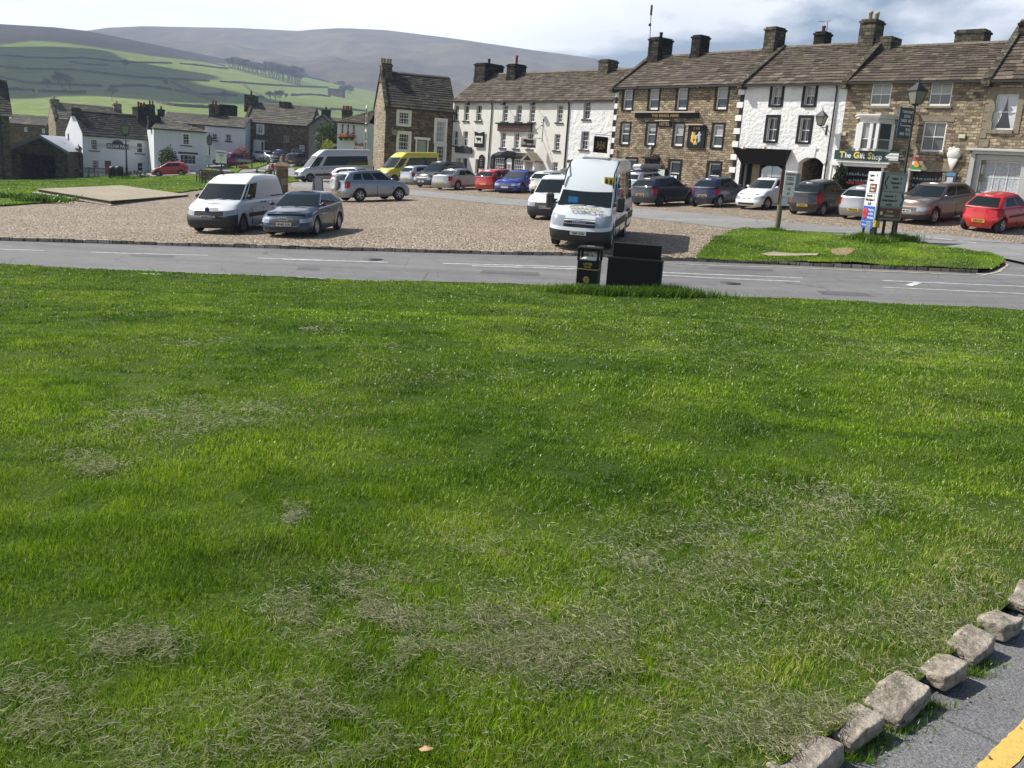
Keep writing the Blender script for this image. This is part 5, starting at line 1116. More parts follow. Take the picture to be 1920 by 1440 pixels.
# boards of the inn
a = fB1.px(*Z4(508, 830)); b = fB1.px(*Z4(848, 768)); sg = obj('name_board', MB().box(a[0], -.2, a[1], b[0], -.03, b[1], bev=.01), plain('board_brown', (.05, .045, .045), .5), bl)
obj('board_hood', MB().box(a[0]-.1, -.4, b[1]+.002, b[0]+.1, -.02, b[1]+.1), BLACK, sg); text(sg, 'THE BLACK BULL HOTEL', (b[1]-a[1])*.42, (a[0]+b[0])/2, -.215, (a[1]+b[1])/2, plain('copper_letter', (.30, .10, .05), .5), .01, 1.1)
def bull(mb_, x, z, sc, y0, y1, M=None):
    mb_.prism([(x+sc*u, z+sc*v) for u, v in [(-.95, .30), (-.80, .48), (-.6, .45), (-.35, .42), (.3, .40), (.75, .44), (.88, .30), (.92, -.25), (.85, -.3), (.80, .05), (.72, -.1), (.74, -.6), (.58, -.6), (.56, -.08), (.3, -.14), (-.1, -.16), (-.35, -.12), (-.36, -.6), (-.52, -.6), (-.55, -.05), (-.7, .05), (-.88, .1)]], y0, y1, M)
r, w, h = panel_thing('inn_sign', 'small framed sign of a black bull on pale ground, left of the downpipe', 'sign', fB1, Z4, (280, 870, 362, 995), BLACK, -.12, .08); obj('picture', MB().box(-w*.85, -.05, -h*.35, w*.85, -.041, h*.85), plain('sign_cream', (.62, .64, .55), .5), r); q = MB(); bull(q, 0, h*.25, w*.62, -.06, -.051); obj('picture', q, BLACK, r)
obj('sign_top', MB().prism([(-w, h+.001), (w, h+.001), (w*1.1, h+.3), (0, h+.16), (-w*1.1, h+.3)], -.04, .04), BLACK, r)
a = fB1.px(*Z4(160, 1052)); r, w, h = panel_thing('name_board', 'plain dark fascia board above the far left door of the white inn', 'sign', fB1, Z4, (85, 985, 245, 1055), plain('board_charcoal', (.02, .02, .022), .5), -.14, .12)
for k, q in enumerate(((315, 1085, 362, 1205), (432, 1088, 480, 1210))):
    r, w, h = panel_thing('chalk_board', ('black arched menu board on the inn wall left of the downpipe', 'black arched menu board between the downpipe and the bow windows')[k], 'sign', fB1, Z4, q, BLACK, -.05, .05, 'menu boards'); obj('board_top', MB().prism([(-w, h+.001), (w, h+.001), (w*.5, h+.12), (0, h+.2), (-w*.5, h+.12)], -.02, .02), BLACK, r)
    for j in range(5): obj('chalk_line', MB().box(-w*.6+.02*j, -.03, h*.6-j*h*.3, w*.5-.03*(j % 3), -.0255, h*.6-j*h*.3+.035), GREY, r)
# projecting sign with a standing bull on an iron bracket
a = fB1.px(*Z4(890, 960)); b = fB1.px(*Z4(890, 1005)); c = fB1.px(*Z4(955, 780)); sz = a[1]
r = empty('hanging_sign', fB1.M @ Matrix.Translation((c[0]-.05, 0, sz)) @ Matrix.Rotation(rad(78), 4, 'Z'), 'projecting pub sign with black bull silhouette on an ornate iron bracket', 'sign')
hh = (sz-b[1]); M_ = Matrix.Rotation(math.pi*.5*0, 4, 'Z')
obj('panel', MB().box(-2.0, -.03, -hh, -.55, .03, hh, bev=.01), plain('sign_white', (.66, .66, .62), .5), r); q = MB(); bull(q, -1.28, .05, .52, -.045, -.031); q.box(-1.9, -.04, -hh+.05, -.65, -.031, -hh+.2); obj('picture', q, plain('bull_brown', (.03, .012, .01), .5), r)
q = MB().cyl((0, 0, hh+.08), (-2.1, 0, hh+.08), .025, n=6).cyl((0, 0, hh+1.5), (0, 0, hh-.2), .03, n=6).cyl((0, 0, hh+1.2), (-1.5, 0, hh+.1), .018, n=6).cyl((-.3, 0, hh+1.1), (.25, 0, hh+1.1), .02, n=6).cyl((-.2, 0, hh+1.35), (.15, 0, hh+1.35), .02, n=6).sphere((0, 0, hh+1.55), .07)
for k in range(7): q.sphere((-.25-.2*k, 0, hh+.15+.06*math.sin(k*2)+(.7-.11*k)), .035, 6, 4)
obj('bracket', q, BLACKM, r)
# crest sign of the hotel, projecting at the corner
a = fB2.px(*Z4(1600, 985)); b = fB2.px(*Z4(1545, 1060)); c = fB2.px(*Z4(1552, 905))
r = empty('hanging_sign', fKA.M @ Matrix.Translation((.1, -.2, (b[1]+c[1])/2+fB2.A.z-fKA.A.z)) @ Matrix.Rotation(rad(84), 4, 'Z'), 'black hanging sign with gilt crest at the corner of the stone hotel', 'sign'); hh = abs(c[1]-b[1])/2
obj('panel', MB().box(-1.5, -.04, -hh, -.25, .04, hh, bev=.02), BLACK, r); q = MB()
for (x, z, r_) in [(-.3, .2, .16), (-.28, -.1, .2), (.3, .2, .16), (.28, -.1, .2), (0, .3, .14), (0, -.05, .2), (0, -.4, .14), (-.15, -.5, .1), (.15, -.5, .1), (-.4, -.35, .1), (.4, -.35, .1)]: q.sphere((-.88+x*.9, -.045, z*hh), r_*.62, 8, 5, None, (1, .12, 1.2))
obj('crest', q, plain('dull_gilt', (.30, .19, .05), .5), r); obj('bracket', MB().cyl((0, 0, hh+.12), (-1.5, 0, hh+.12), .02, n=6).cyl((0, 0, hh+.4), (-.8, 0, hh+.12), .015, n=6), BLACKM, r)
for x in (255, 612, 905): a = fB1.px(*Z4(x, 562)); obj('floodlight', MB().cyl((a[0]-.5, 0, a[1]+.1), (a[0], -.7, a[1]), .02, n=6).box(a[0]-.15, -.85, a[1]-.15, a[0]+.2, -.55, a[1]+.12, bev=.02), BLACKM, bl)
# hanging basket by the corner
a = fKA.px(*Z6(120, 290))
# ------------------------------------------------------------ far side of the square: corner house and the village houses on the left
def frd(px_, D, az, L, y=250, z0=None):
    A = Vector(XY(px_, D, y)); d = Vector((math.sin(rad(az)), math.cos(rad(az)))); return Fr(A, A+d*L, z0)
def frx(px_, D, az, px2, y=250, z0=None):      # from one pixel column to another along an azimuth
    A = Vector(XY(px_, D, y)); d = Vector((math.sin(rad(az)), math.cos(rad(az)))); r = ray(px2, y); den = r.x*d.y-r.y*d.x; u = (r.x*A.y-r.y*A.x)/-den
    return Fr(A, A+d*u, z0)
# brown corner house: sunlit gable to the left, shaded front with the white windows
fC = frx(721, 84, 72, 853, 270); H = (fC.px(722, 199)[1]+fC.px(840, 206)[1])/2; dep = 6.4
ga = math.radians(72-90)
apex = fC.px(716, 135, dep/2)[1]
wr = rects(fC, Z3, [(575, 635, 675, 772)])+rects(fC, Z3, [(575, 850, 672, 1030)])
tw = rects(fC, Z3, [(955, 725, 1028, 948)])+rects(fC, Z3, [(952, 975, 1022, 1145)]); dr_ = rects(fC, Z3, [(757, 915, 845, 1240)])
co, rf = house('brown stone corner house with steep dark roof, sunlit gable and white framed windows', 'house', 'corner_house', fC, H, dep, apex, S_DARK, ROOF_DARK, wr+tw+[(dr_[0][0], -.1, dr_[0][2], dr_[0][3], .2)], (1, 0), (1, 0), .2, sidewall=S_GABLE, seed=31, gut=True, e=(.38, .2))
for r in wr: make_window(co, *r[:4], 4, 4, fw=.09, rv=.10, surround=WHITE, sw=.2, proud=.06)
make_window(co, *tw[0][:4], 3, 4, fw=.09, rv=.1, surround=WHITE, sw=.22, proud=.06, sash=False, sky_blind=.9); make_window(co, *tw[1][:4], 3, 4, fw=.09, rv=.1, surround=WHITE, sw=.22, proud=.08)
r = dr_[0]; o = obj('door', MB().box(r[0]+.05, .12, -.1, r[2]-.05, .18, r[3]-.05), plain('sage_door', (.33, .39, .30), .5, var=.08), co)
obj('door_case', MB().box(r[0]-.12, -.1, -.1, r[0]-.001, .06, r[3]).box(r[2]+.001, -.1, -.1, r[2]+.12, .06, r[3]).box(r[0]-.25, -.2, r[3]+.001, r[2]+.25, .06, r[3]+.22), WHITE, co)
s, zt, zb = .45, fC.px(706, 118, dep/2)[1], 0
chimney(co, .42, dep/2, .9, 1.5, apex-.9, zt, S_CHIM, [(BUFF, .5)]*4)
# gable windows (local: on the plane x = 0)
def gable_px(fr, x, y):
    o_ = fr.inv @ Vector((0, 0, EYE)); r_ = fr.inv.to_3x3() @ ray(x, y); t = -o_.x/r_.x; p = o_+r_*t; return p.y, p.z
for (x0_, y0_, x1_, y1_) in ((686, 204, 690, 230), (684, 248, 689, 282)):
    a = gable_px(fC, x0_, y0_); b = gable_px(fC, x1_, y1_); ya, yb = sorted((a[0], b[0])); ya, yb = (ya+yb)/2-.45, (ya+yb)/2+.45
    o = obj('window', MB().box(-.09, ya-.1, b[1]-.1, -.02, yb+.1, b[1]).box(-.06, ya, b[1], -.02, ya+.08, a[1]).box(-.06, yb-.08, b[1], -.02, yb, a[1]).box(-.05, ya, (a[1]+b[1])/2-.03, -.02, yb, (a[1]+b[1])/2+.03).box(-.08, ya-.1, a[1], -.02, yb+.1, a[1]+.3), plain('pale_lintel', (.5, .48, .4), .7), co)
    obj('pane', MB().box(-.035, ya+.08, b[1]+.01, -.021, yb-.08, a[1]-.01), GLASS, o)
def gable_lamp(x, y, lab):
    a = gable_px(fC, x, y); r_ = empty('wall_lamp', fC.M @ Matrix.Translation((0, a[0], a[1])) @ Matrix.Rotation(rad(-90), 4, 'Z'), lab, 'wall lamp', 'wall lanterns'); A_, B_ = MB(), MB(); lantern_prof(A_, (0, -1.1, .5), .62, 1.25, B_)
    obj('lantern', A_, BLACKM, r_); obj('lantern_glass', B_, LGL, r_); obj('bracket', MB().cyl((0, 0, -.2), (0, -1.1, .3), .03, n=6).cyl((0, -1.1, .3), (0, -1.1, .5), .03, n=6).cyl((0, 0, -.9), (0, -.5, -.1), .02, n=6).box(-.06, -.04, -1.0, .06, 0, .1), BLACKM, r_)
gable_lamp(675, 262, 'street lantern on a bracket on the sunlit gable of the corner house')
a = fC.px(*Z3(518, 850)); wall_lamp(fC, a[0], a[1]-.3, .8, .5, 1.0, 'black lantern on the shaded front of the corner house beside the white windows')
# white kiosk left of the corner house
p = G(698, 320); r_ = empty('kiosk', place(p.x, p.y, rad(10)), 'small white telephone kiosk against the corner house gable', 'kiosk')
obj('body', MB().box(-.5, -.5, 0, .5, .5, 2.1, bev=.03), WHITE, r_); obj('roof', MB().box(-.6, -.6, 2.1, .6, .6, 2.25, bev=.03), WHITE, r_); obj('pane', MB().box(-.35, -.52, .8, .35, -.5, 1.9), plain('kiosk_pane', (.35, .38, .42), .2), r_)

# small white inn front with hanging baskets, behind the gable
fS = frx(632, 96, 92, 690, 260, None); H = fS.px(650, 228)[1]; Rz = fS.px(670, 205, 3.5)[1]
ws_ = rects(fS, Z2, [(1600, 440, 1622, 545), (1656, 440, 1678, 545), (1712, 440, 1738, 545)])
sh, rf = house('narrow white inn with red lettering and three hanging flower baskets', 'inn', 'white_inn', fS, H, 7, Rz, W_FAR, ROOF_BROWN, ws_, (1, 1), (0, 0), .3, seed=41, hip=(3.2, 0))
for r in ws_: make_window(sh, *r[:4], 1, 3, fw=.05, rv=.12)
RL = plain('red_lettering', (.35, .04, .03), .5)
for k, s_ in enumerate(('Buck', 'Hotel')): text(sh, s_, .34, fS.L*.72, -.02, fS.px(665, 270+k*11)[1], RL, .02, 1, depth=.02)
def leafball(n, rx, ry, rz, size, seed, hollow=.5, squash=1):
    r_ = random.Random(seed); V, F, T = [], [], []
    for k in range(n):
        while True:
            v = Vector((r_.uniform(-1, 1), r_.uniform(-1, 1), r_.uniform(-1, 1)))
            if hollow < v.length < 1: break
        q = 1+.28*mnoise.noise(v*2.2+Vector((seed, 0, 0))); c = Vector((v.x*rx*q, v.y*ry*q, v.z*rz*q)); a = Vector((r_.gauss(0, 1), r_.gauss(0, 1), r_.gauss(0, 1))).normalized(); b = a.orthogonal().normalized(); s_ = size*r_.uniform(.5, 1.3)
        c2 = a.cross(b); o_ = len(V); V += [c+b*s_, c+c2*s_*.6, c-b*s_, c-c2*s_*.6]; F.append((o_, o_+1, o_+2, o_+3)); T.append(min(max(.5+.25*r_.gauss(0, 1)+.3*mnoise.noise(v*3), 0), 1))
    return np.array([tuple(v) for v in V]), np.array(F), np.array(T)
LEAFG = foliage('leaf_green', (.022, .045, .010), (.075, .12, .025)); LEAFY = foliage('leaf_yellow', (.16, .22, .03), (.36, .34, .05)); LEAFR = foliage('leaf_copper', (.16, .05, .025), (.40, .20, .10)); TWIG = foliage('twigs', (.07, .058, .048), (.15, .125, .10), .1)  # twig colours lightened, distance haze put into them
BARK = plain('bark', (.09, .075, .055), .9, var=.3, bump=.02)
FLOW = foliage('flowers', (.45, .06, .03), (.60, .32, .03))
def leaves(name, parent, M, n, rx, ry, rz, size, seed, mat, hollow=.45):
    V, F, T = leafball(n, rx, ry, rz, size, seed, hollow); o = link(bpy.data.objects.new(name, np_mesh(name, V, F, mat, T, nv=4))); o.parent = parent; o.matrix_local = M; return o
for k, x in enumerate((641, 650.5, 661)):
    a = fS.px(x, 257); r_ = empty('hanging_basket', fS.M @ Matrix.Translation((a[0], -.35, a[1])), ('leftmost', 'middle', 'rightmost')[k]+' of three flower baskets hanging under the small white inn windows', 'flower basket', 'hanging baskets on the small white inn')
    obj('basket', MB().lathe([(.08, -.35), (.3, -.05), (.32, 0)], 10), BARK, r_); leaves('flower', r_, Matrix.Translation((0, 0, .12)), 90, .38, .38, .26, .08, 50+k, FLOW, .2)
# stone porch roof in front of it
p = G(652, 318); r_ = empty('porch', place(p.x, p.y-1.5, rad(8)), 'lean-to stone slate porch roof in front of the small white inn', 'porch')
a = P(610, 276, p.y-1.5)-Vector((p.x, p.y-1.5, p.z)); b = P(657, 268, p.y-1.5)-Vector((p.x, p.y-1.5, p.z))
mb = MB(); mb.add([(a.x, -1, a.z), (b.x, -1, b.z), (b.x, 1.6, b.z+.3), (a.x, 1.6, a.z+.3), (a.x, -1, a.z-.15), (b.x, -1, b.z-.15), (b.x, 1.6, b.z+.15), (a.x, 1.6, a.z+.15)], [(0, 1, 2, 3), (7, 6, 5, 4), (0, 4, 5, 1), (1, 5, 6, 2), (2, 6, 7, 3), (3, 7, 4, 0)]); obj('roof', mb, ROOF_BROWN, r_)
obj('post', MB().box(b.x-.25, -.9, -.2, b.x-.1, -.75, b.z-.2), WHITE, r_); obj('post', MB().box(a.x+.1, -.9, -.2, a.x+.6, 1.2, a.z-.1), S_DARK, r_); obj('back_wall', MB().box(a.x+.61, 1.0, -.2, b.x-.1, 1.2, a.z-.1), W_FAR, r_)
# dark terrace house with bay window (shaded front)
fT = frx(459, 121, 88, 583, 240); H = (fT.px(470, 229)[1]+fT.px(575, 235)[1])/2; Rz = fT.px(500, 195, 4)[1]
wt = rects(fT, Z2, [(762, 450, 818, 538)])+rects(fT, Z2, [(1025, 468, 1080, 558), (1025, 640, 1080, 700)])+rects(fT, Z2, [(1180, 650, 1230, 715)])
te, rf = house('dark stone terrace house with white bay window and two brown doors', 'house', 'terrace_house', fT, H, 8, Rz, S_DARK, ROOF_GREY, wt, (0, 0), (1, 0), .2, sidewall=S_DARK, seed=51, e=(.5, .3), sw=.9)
for k, r in enumerate(wt): make_window(te, *r[:4], 2, 3, fw=.1, rv=.1, surround=(WHITE if k in (0,) else None), frame=(WHITE if k != 1 and k != 2 else plain('cream_frame', (.55, .53, .36), .6)), sky_blind=.4)
a = fT.px(*Z2(720, 728)); b = fT.px(*Z2(835, 612)); mb = MB(); prism_xy(mb, [(a[0], 0), (a[0]+.4, -.8), (b[0]-.4, -.8), (b[0], 0)], b[1]-.15, b[1]+.1); prism_xy(mb, [(a[0]+.1, 0), (a[0]+.5, -.7), (b[0]-.5, -.7), (b[0]-.1, 0)], a[1]-.8, a[1])
for x, y in ((a[0]+.1, -.05), (a[0]+.5, -.7), (a[0]+1.1, -.7), (b[0]-1.1, -.7), (b[0]-.5, -.7), (b[0]-.1, -.05)): mb.box(x-.09, y-.06, a[1], x+.09, y+.06, b[1]-.15)
mb.box(a[0]+.5, -.72, a[1]-.0, a[0]+1.1, -.66, b[1]-.15).box(b[0]-1.1, -.72, a[1], b[0]-.5, -.66, b[1]-.15)
for z in (.33, .66): mb.box(a[0]+1.1, -.73, a[1]+(b[1]-a[1])*z, b[0]-1.1, -.66, a[1]+(b[1]-a[1])*z+.09)
o = obj('bay_window', mb, WHITE, te); obj('pane', MB().box(a[0]+1.0, -.65, a[1], b[0]-1.0, -.6, b[1]-.15), GLASS, o)
BRD = plain('brown_door', (.10, .045, .028), .6, var=.15)
for x0_, x1_ in ((862, 915), (940, 992)): a = fT.px(*Z2(x0_, 770)); b = fT.px(*Z2(x1_, 632)); obj('door', MB().box(a[0], -.06, 0, b[0], .0, b[1], bev=.02).box(a[0]-.08, -.03, 0, a[0]-.001, .0, b[1]+.08), BRD, te)
for (x, y0_, y1_, w, dp, pots, dd) in [(438, 176, 193, 1.3, 2.0, [(S_CHIM, .5)], 4), (535, 191, 210, 1.3, 1.3, [], 4)]:
    s, zt, _ = cs(fT, x, y0_, y1_, dd); chimney(te, min(max(s, -.2), fT.L-.4), dd, w, dp, Rz-1.2, zt, S_CHIM, pots)
pp = fT.px(466, 240); pipe(te, [(pp[0], -.1, H-.2), (pp[0], -.1, 0)], .07)
# lower extension, then the gable-fronted house
fE = frx(544, 120.5, 88, 600, 240, fT.A.z); Rz2 = fE.px(560, 214, 3.5)[1]
ex, rf = house('lower stone house between the dark terrace house and the grey gable', 'house', 'terrace_house', frx(583, 120, 88, 612, 240, fT.A.z), H-.3, 7, Rz2-.2, S_DARK, ROOF_GREY, [], (0, 0), (0, 0), .2, seed=53, e=(.5, .3), sw=.9, gut=False)
fGb = frx(579, 117, 88, 634, 250); 
r_ = empty('gable_house', fGb.M, 'grey stone gable with one tall white window and a climbing shrub', 'house'); w = fGb.L; za, zb, zc = fGb.px(580, 237)[1], fGb.px(604, 219)[1], fGb.px(632, 246)[1]; xp = fGb.px(604, 219)[0]
obj('wall', MB().prism([(0, -1.5), (w, -1.5), (w, zc), (xp, zb), (0, za)], 0, 6), plain('grey_harling', (.20, .19, .17), .9, var=.15, bump=.02), r_)
obj('roof', MB().prism([(-.25, za-.1), (xp, zb+.02), (w+.2, zc-.1), (w+.2, zc+.1), (xp, zb+.28), (-.25, za+.12)], -.15, 6.2), ROOF_GREY, r_)
a = fGb.px(*Z2(1350, 620)); b = fGb.px(*Z2(1386, 510)); make_window(r_, a[0], a[1], b[0], b[1], 2, 3, fw=.12, rv=.0, sky_blind=.5); obj('lintel', MB().box(a[0]-.3, -.1, b[1]+.05, b[0]+.3, .0, b[1]+.3), DRESS, r_)
s, zt = fGb.px(603, 199)[0], fGb.px(603, 203)[1]; chimney(r_, s, 3.2, 1.0, 1.2, zb-.8, zt, S_CHIM, [(S_CHIM, .35)])
# far gabled bits behind
fQ = frx(603, 128, 88, 640, 230); r_ = empty('far_house', fQ.M, 'pale house behind the grey gable with only its roof showing', 'house'); a = fQ.px(610, 222)[1]; obj('wall', MB().box(0, 0, -2, fQ.L, 6, a-.8), W_FAR, r_); obj('roof', MB().add([(-.2, -.2, a-.9), (fQ.L, -.2, a-.9), (fQ.L, 3, a+.3), (-.2, 3, a+.3), (-.2, 6.2, a-.9), (fQ.L, 6.2, a-.9)], [(0, 1, 2, 3), (3, 2, 5, 4)]), ROOF_GREY, r_)
fQ = frx(634, 106, 88, 658, 240); r_ = empty('chimney_house', fQ.M, 'tall grey chimney with four red pots rising behind the small white inn', 'house'); obj('wall', MB().box(0, 1, -2, fQ.L, 5, fQ.px(645, 228)[1]), S_DARK, r_); s, zt = fQ.px(646, 205); chimney(r_, s, 2, 1.0, 1.4, zt-2.4, zt, S_CHIM, [(POTR, .5)]*4)
# white cottage set back, and its long dark roof
fW = frx(384, 117, 84, 460, 250); H = (fW.px(395, 235)[1]+fW.px(452, 239)[1])/2; Rz = fW.px(420, 219, 3.6)[1]
ww = rects(fW, Z2, [(308, 485, 358, 565), (446, 495, 495, 578), (446, 640, 505, 690)])
wc, rf = house('set back white cottage with the pink car parked at its wall', 'cottage', 'white_cottage', fW, H, 7.2, Rz, W_FAR, ROOF_GREY, ww, (0, 0), (0, 0), .2, seed=61, e=(.45, .28), sw=.8)
for r in ww: make_window(wc, *r[:4], 2, 2, fw=.09, rv=.14, sill=STONESILL)
s, zt, _ = cs(fW, 402, 196, 220, 3.6); chimney(wc, s, 3.6, 1.1, 1.3, Rz-.8, zt, S_CHIM, [(POTR, .5)]*2); s, zt, _ = cs(fW, 425, 196, 215, 5); chimney(wc, s, 6, 2.0, 1.5, Rz-1.5, zt, S_SOOT, [])
fL = frx(300, 121, 84, 385, 240, fW.A.z); Rz = fL.px(340, 213, 3.6)[1]; H2 = fL.px(350, 232)[1]
lr, rf = house('stone house with a long dark roof behind the two white cottages', 'house', 'stone_house', fL, H2, 7.2, Rz, S_DARK, ROOF_GREY, [], (0, 0), (0, 0), .2, seed=62, e=(.45, .28), sw=.8)
# near white cottage with the hipped roof and shop window
fN = frx(289, 106, 62, 388, 290); H = (fN.px(315, 241)[1]+fN.px(380, 247)[1])/2; Rz = fN.px(334, 224, 3)[1]
wn = rects(fN, Z1, [(1825, 480, 1897, 602)])+rects(fN, Z2, [(-15, 738, 150, 852)], True)
cn_, rf = house('white cottage with hipped stone roof and wide shop window behind the red hatchback', 'cottage', 'white_cottage', fN, H, 6.5, Rz, W_FAR, ROOF_GREY, wn, (1, 1), (0, 0), .3, seed=63, hip=(1.2, 4.5), e=(.45, .28), sw=.8)
make_window(cn_, *wn[0][:4], 2, 4, fw=.1, rv=.1, sill=STONESILL, surround=WHITE, sw=.12); make_window(cn_, *wn[1][:4], 4, 2, fw=.1, rv=.12, sash=False, lintel=STONESILL)
s, zt, _ = cs(fN, 296, 219, 240, 3); chimney(cn_, .3, 2.2, 1.3, 1.3, H-.2, zt, S_SOOT, [(S_SOOT, .4)])
# climbing bush on it
def bush(px_, py_, w, h, seed, label, mat=LEAFG, n=900, size=.12, dz=0, D=None, cat='bush', name='bush'):
    p = G(px_, py_) if D is None else P(px_, py_, D); r_ = empty(name, Matrix.Translation((p.x, p.y, p.z)), label, cat); leaves('crown', r_, Matrix.Translation((0, 0, h*.52+dz)), n, w/2, w/2.4, h*.52, size, seed, mat, .25)
    m_ = MB()
    for k in range(4): m_.cyl((0, 0, -.2), (random.uniform(-.3, .3)*w, random.uniform(-.2, .2)*w, h*.6+dz), .05, .02, 6)
    obj('stem', m_, BARK, r_); return r_
bush(315, 322, 2.1, 2.6, 71, 'rounded evergreen bush on the white cottage wall left of the shop window', n=1200, D=103)
bush(113, 330, 3.2, 1.4, 72, 'low green shrub at the foot of the ice cream cottage corner', n=900, D=104); bush(119, 322, 1.6, 3.0, 73, 'spiky tall shrub between the barn and the ice cream cottage', LEAFG, 500, .14, .2, 105)
bush(620, 303, 4.0, 4.4, 74, 'tall ragged shrub against the grey gable', LEAFG, 2200, .16, .2, 112); bush(614, 286, 1.3, 1.3, 75, 'small bright yellow green shrub beside the stone slate porch', LEAFY, 400, .1, 0, 98)
# ---- ice cream cottage
fI = frx(156, 106, 46, 294, 300); H = (fI.px(160, 251)[1]+fI.px(285, 259)[1])/2; dep = 5.6; Rz = fI.px(200, 212.5, dep/2)[1]
wi = rects(fI, Z1, [(905, 535, 978, 645), (1365, 572, 1430, 690)])+rects(fI, Z1, [(918, 752, 990, 850), (1372, 762, 1436, 862)])+rects(fI, Z1, [(1518, 778, 1562, 838)]); di = rects(fI, Z1, [(1047, 752, 1115, 915)])
ic, rf = house('white ice cream cottage with mossy stone roof and dark arched name board', 'cottage', 'ice_cream_cottage', fI, H, dep, Rz, W_FAR, ROOF_DARK, wi+[(di[0][0], -.1, di[0][2], di[0][3], .2)], (0, 0), (0, 0), .25, seed=81, e=(.42, .26), sw=.8)
for k, r in enumerate(wi): make_window(ic, *r[:4], 3 if k in (0, 2) else 1, 4 if k in (0, 2) else 2, fw=.09, rv=.12, surround=(WHITE if k < 4 else None), sw=.1, sill=(STONESILL if k in (0, 1, 4) else None))
r = di[0]; obj('door', MB().box(r[0]+.02, .1, -.1, r[2]-.02, .18, r[3]-.02), BRD, ic); obj('door_sign', MB().box((r[0]+r[2])/2-.3, .07, r[3]-1.1, (r[0]+r[2])/2+.3, .099, r[3]-.75), plain('sign_red', (.6, .04, .03), .5), ic)
a = fI.px(*Z1(1068, 630)); b = fI.px(*Z1(1285, 592)); xm, hw = (a[0]+b[0])/2, (b[0]-a[0])/2; DK = plain('sign_navy', (.015, .018, .03), .5); sg = obj('name_board', MB().prism([(a[0], a[1]), (b[0], a[1]), (b[0], b[1])]+[(xm+hw*.5*math.cos(t*math.pi/8), b[1]+.42*math.sin(t*math.pi/8)) for t in range(9)]+[(a[0], b[1])], -.09, -.02), DK, ic)
text(sg, 'ICE CREAM PARLOUR', (b[1]-a[1])*.62, xm, -.1, (a[1]+b[1])/2-.02, plain('silver_letter', (.5, .5, .5), .5), .015, .98)
chimney(ic, .2, dep/2, 1.0, 1.1, Rz-.6, fI.px(139, 202, dep/2)[1], S_CHIM, []); s, zt, _ = cs(fI, 281, 196, 215, dep/2); chimney(ic, fI.L-.6, dep/2, 1.5, 1.6, Rz-1.2, zt-.4, S_SOOT, [(POTR, .6), (S_SOOT, .5), (POTR, .6)])
o_ = fI.inv @ Vector((0, 0, EYE))
pipe(ic, [(-.06, dep*.8, H-.1), (-.06, dep*.8, 0)], .05); obj('gable_door', MB().box(-.04, dep*.42, 0, 0.02, dep*.6, 2.0), W_FAR, ic)
r_ = empty('wall_lamp', fI.M @ Matrix.Translation((-.0, .1, fI.px(156, 293)[1])) @ Matrix.Rotation(rad(-60), 4, 'Z'), 'lantern on the corner of the ice cream cottage', 'wall lamp', 'wall lanterns'); A_, B_ = MB(), MB(); lantern_prof(A_, (0, -.6, .3), .5, 1.1, B_); obj('lantern', A_, BLACKM, r_); obj('lantern_glass', B_, LGL, r_); obj('bracket', MB().cyl((0, 0, 0), (0, -.6, .05), .03, n=6).cyl((0, -.6, .05), (0, -.6, .3), .03, n=6).cyl((0, 0, -.5), (0, -.4, 0), .02, n=6), BLACKM, r_)
# stone house behind with sunlit gable
fG = frx(104, 124, 55, 236, 230); H = fG.px(110, 222)[1]; Rz = fG.px(160, 198, 3)[1]
sh2, rf = house('stone house behind the ice cream cottage with a chimney at each end', 'house', 'stone_house', fG, H, 6, Rz, S_GABLE, ROOF_GREY, [], (0, 0), (1, 0), .2, seed=91, e=(.45, .28), sw=.8, gut=False)
chimney(sh2, .4, 3, 1.0, 1.2, Rz-.5, fG.px(96, 185, 3)[1], S_GABLE, [(BUFF, .35)]); chimney(sh2, fG.L-.5, 3, 1.0, 1.2, Rz-.5, fG.px(228, 195, 3)[1], S_GABLE, [(BUFF, .35)])
fR = frx(15, 134, 78, 88, 240); H = fR.px(50, 233)[1]; Rz = fR.px(50, 217, 3)[1]; wv = rects(fR, Z1, [(240, 425, 275, 465), (420, 425, 450, 480)])
lo, rf = house('low grey stone row behind the barn with two small white windows', 'house', 'stone_row', fR, H, 6, Rz, S_DARK, ROOF_GREY, wv, (0, 0), (0, 0), .2, seed=92, e=(.45, .28), sw=.8, gut=False)
for r in wv: make_window(lo, *r[:4], 2, 2, fw=.12, rv=.1)
# chimney cluster behind the cottages
fK = frx(250, 128, 80, 312, 220); H = fK.px(280, 222)[1]; Rz = fK.px(280, 212, 3)[1]
hk, rf = house('dark roofed house behind the cottages with a cluster of sooty chimneys', 'house', 'stone_house', fK, H-.8, 6, Rz-.3, S_DARK, ROOF_GREY, [], (0, 0), (0, 0), .2, seed=93, e=(.45, .28), sw=.8, gut=False)
for (x, y0_, p_) in ((263, 199, [(POTR, .5)]), (272, 195, []), (284, 196, [(S_SOOT, .5), (POTR, .5)]), (303, 205, [(S_CHIM, .4)])): s, zt, _ = cs(fK, x, y0_, y0_, 3); chimney(hk, s, 3+random.uniform(-1, 1), .8, .9, Rz-2, zt, S_SOOT, p_)
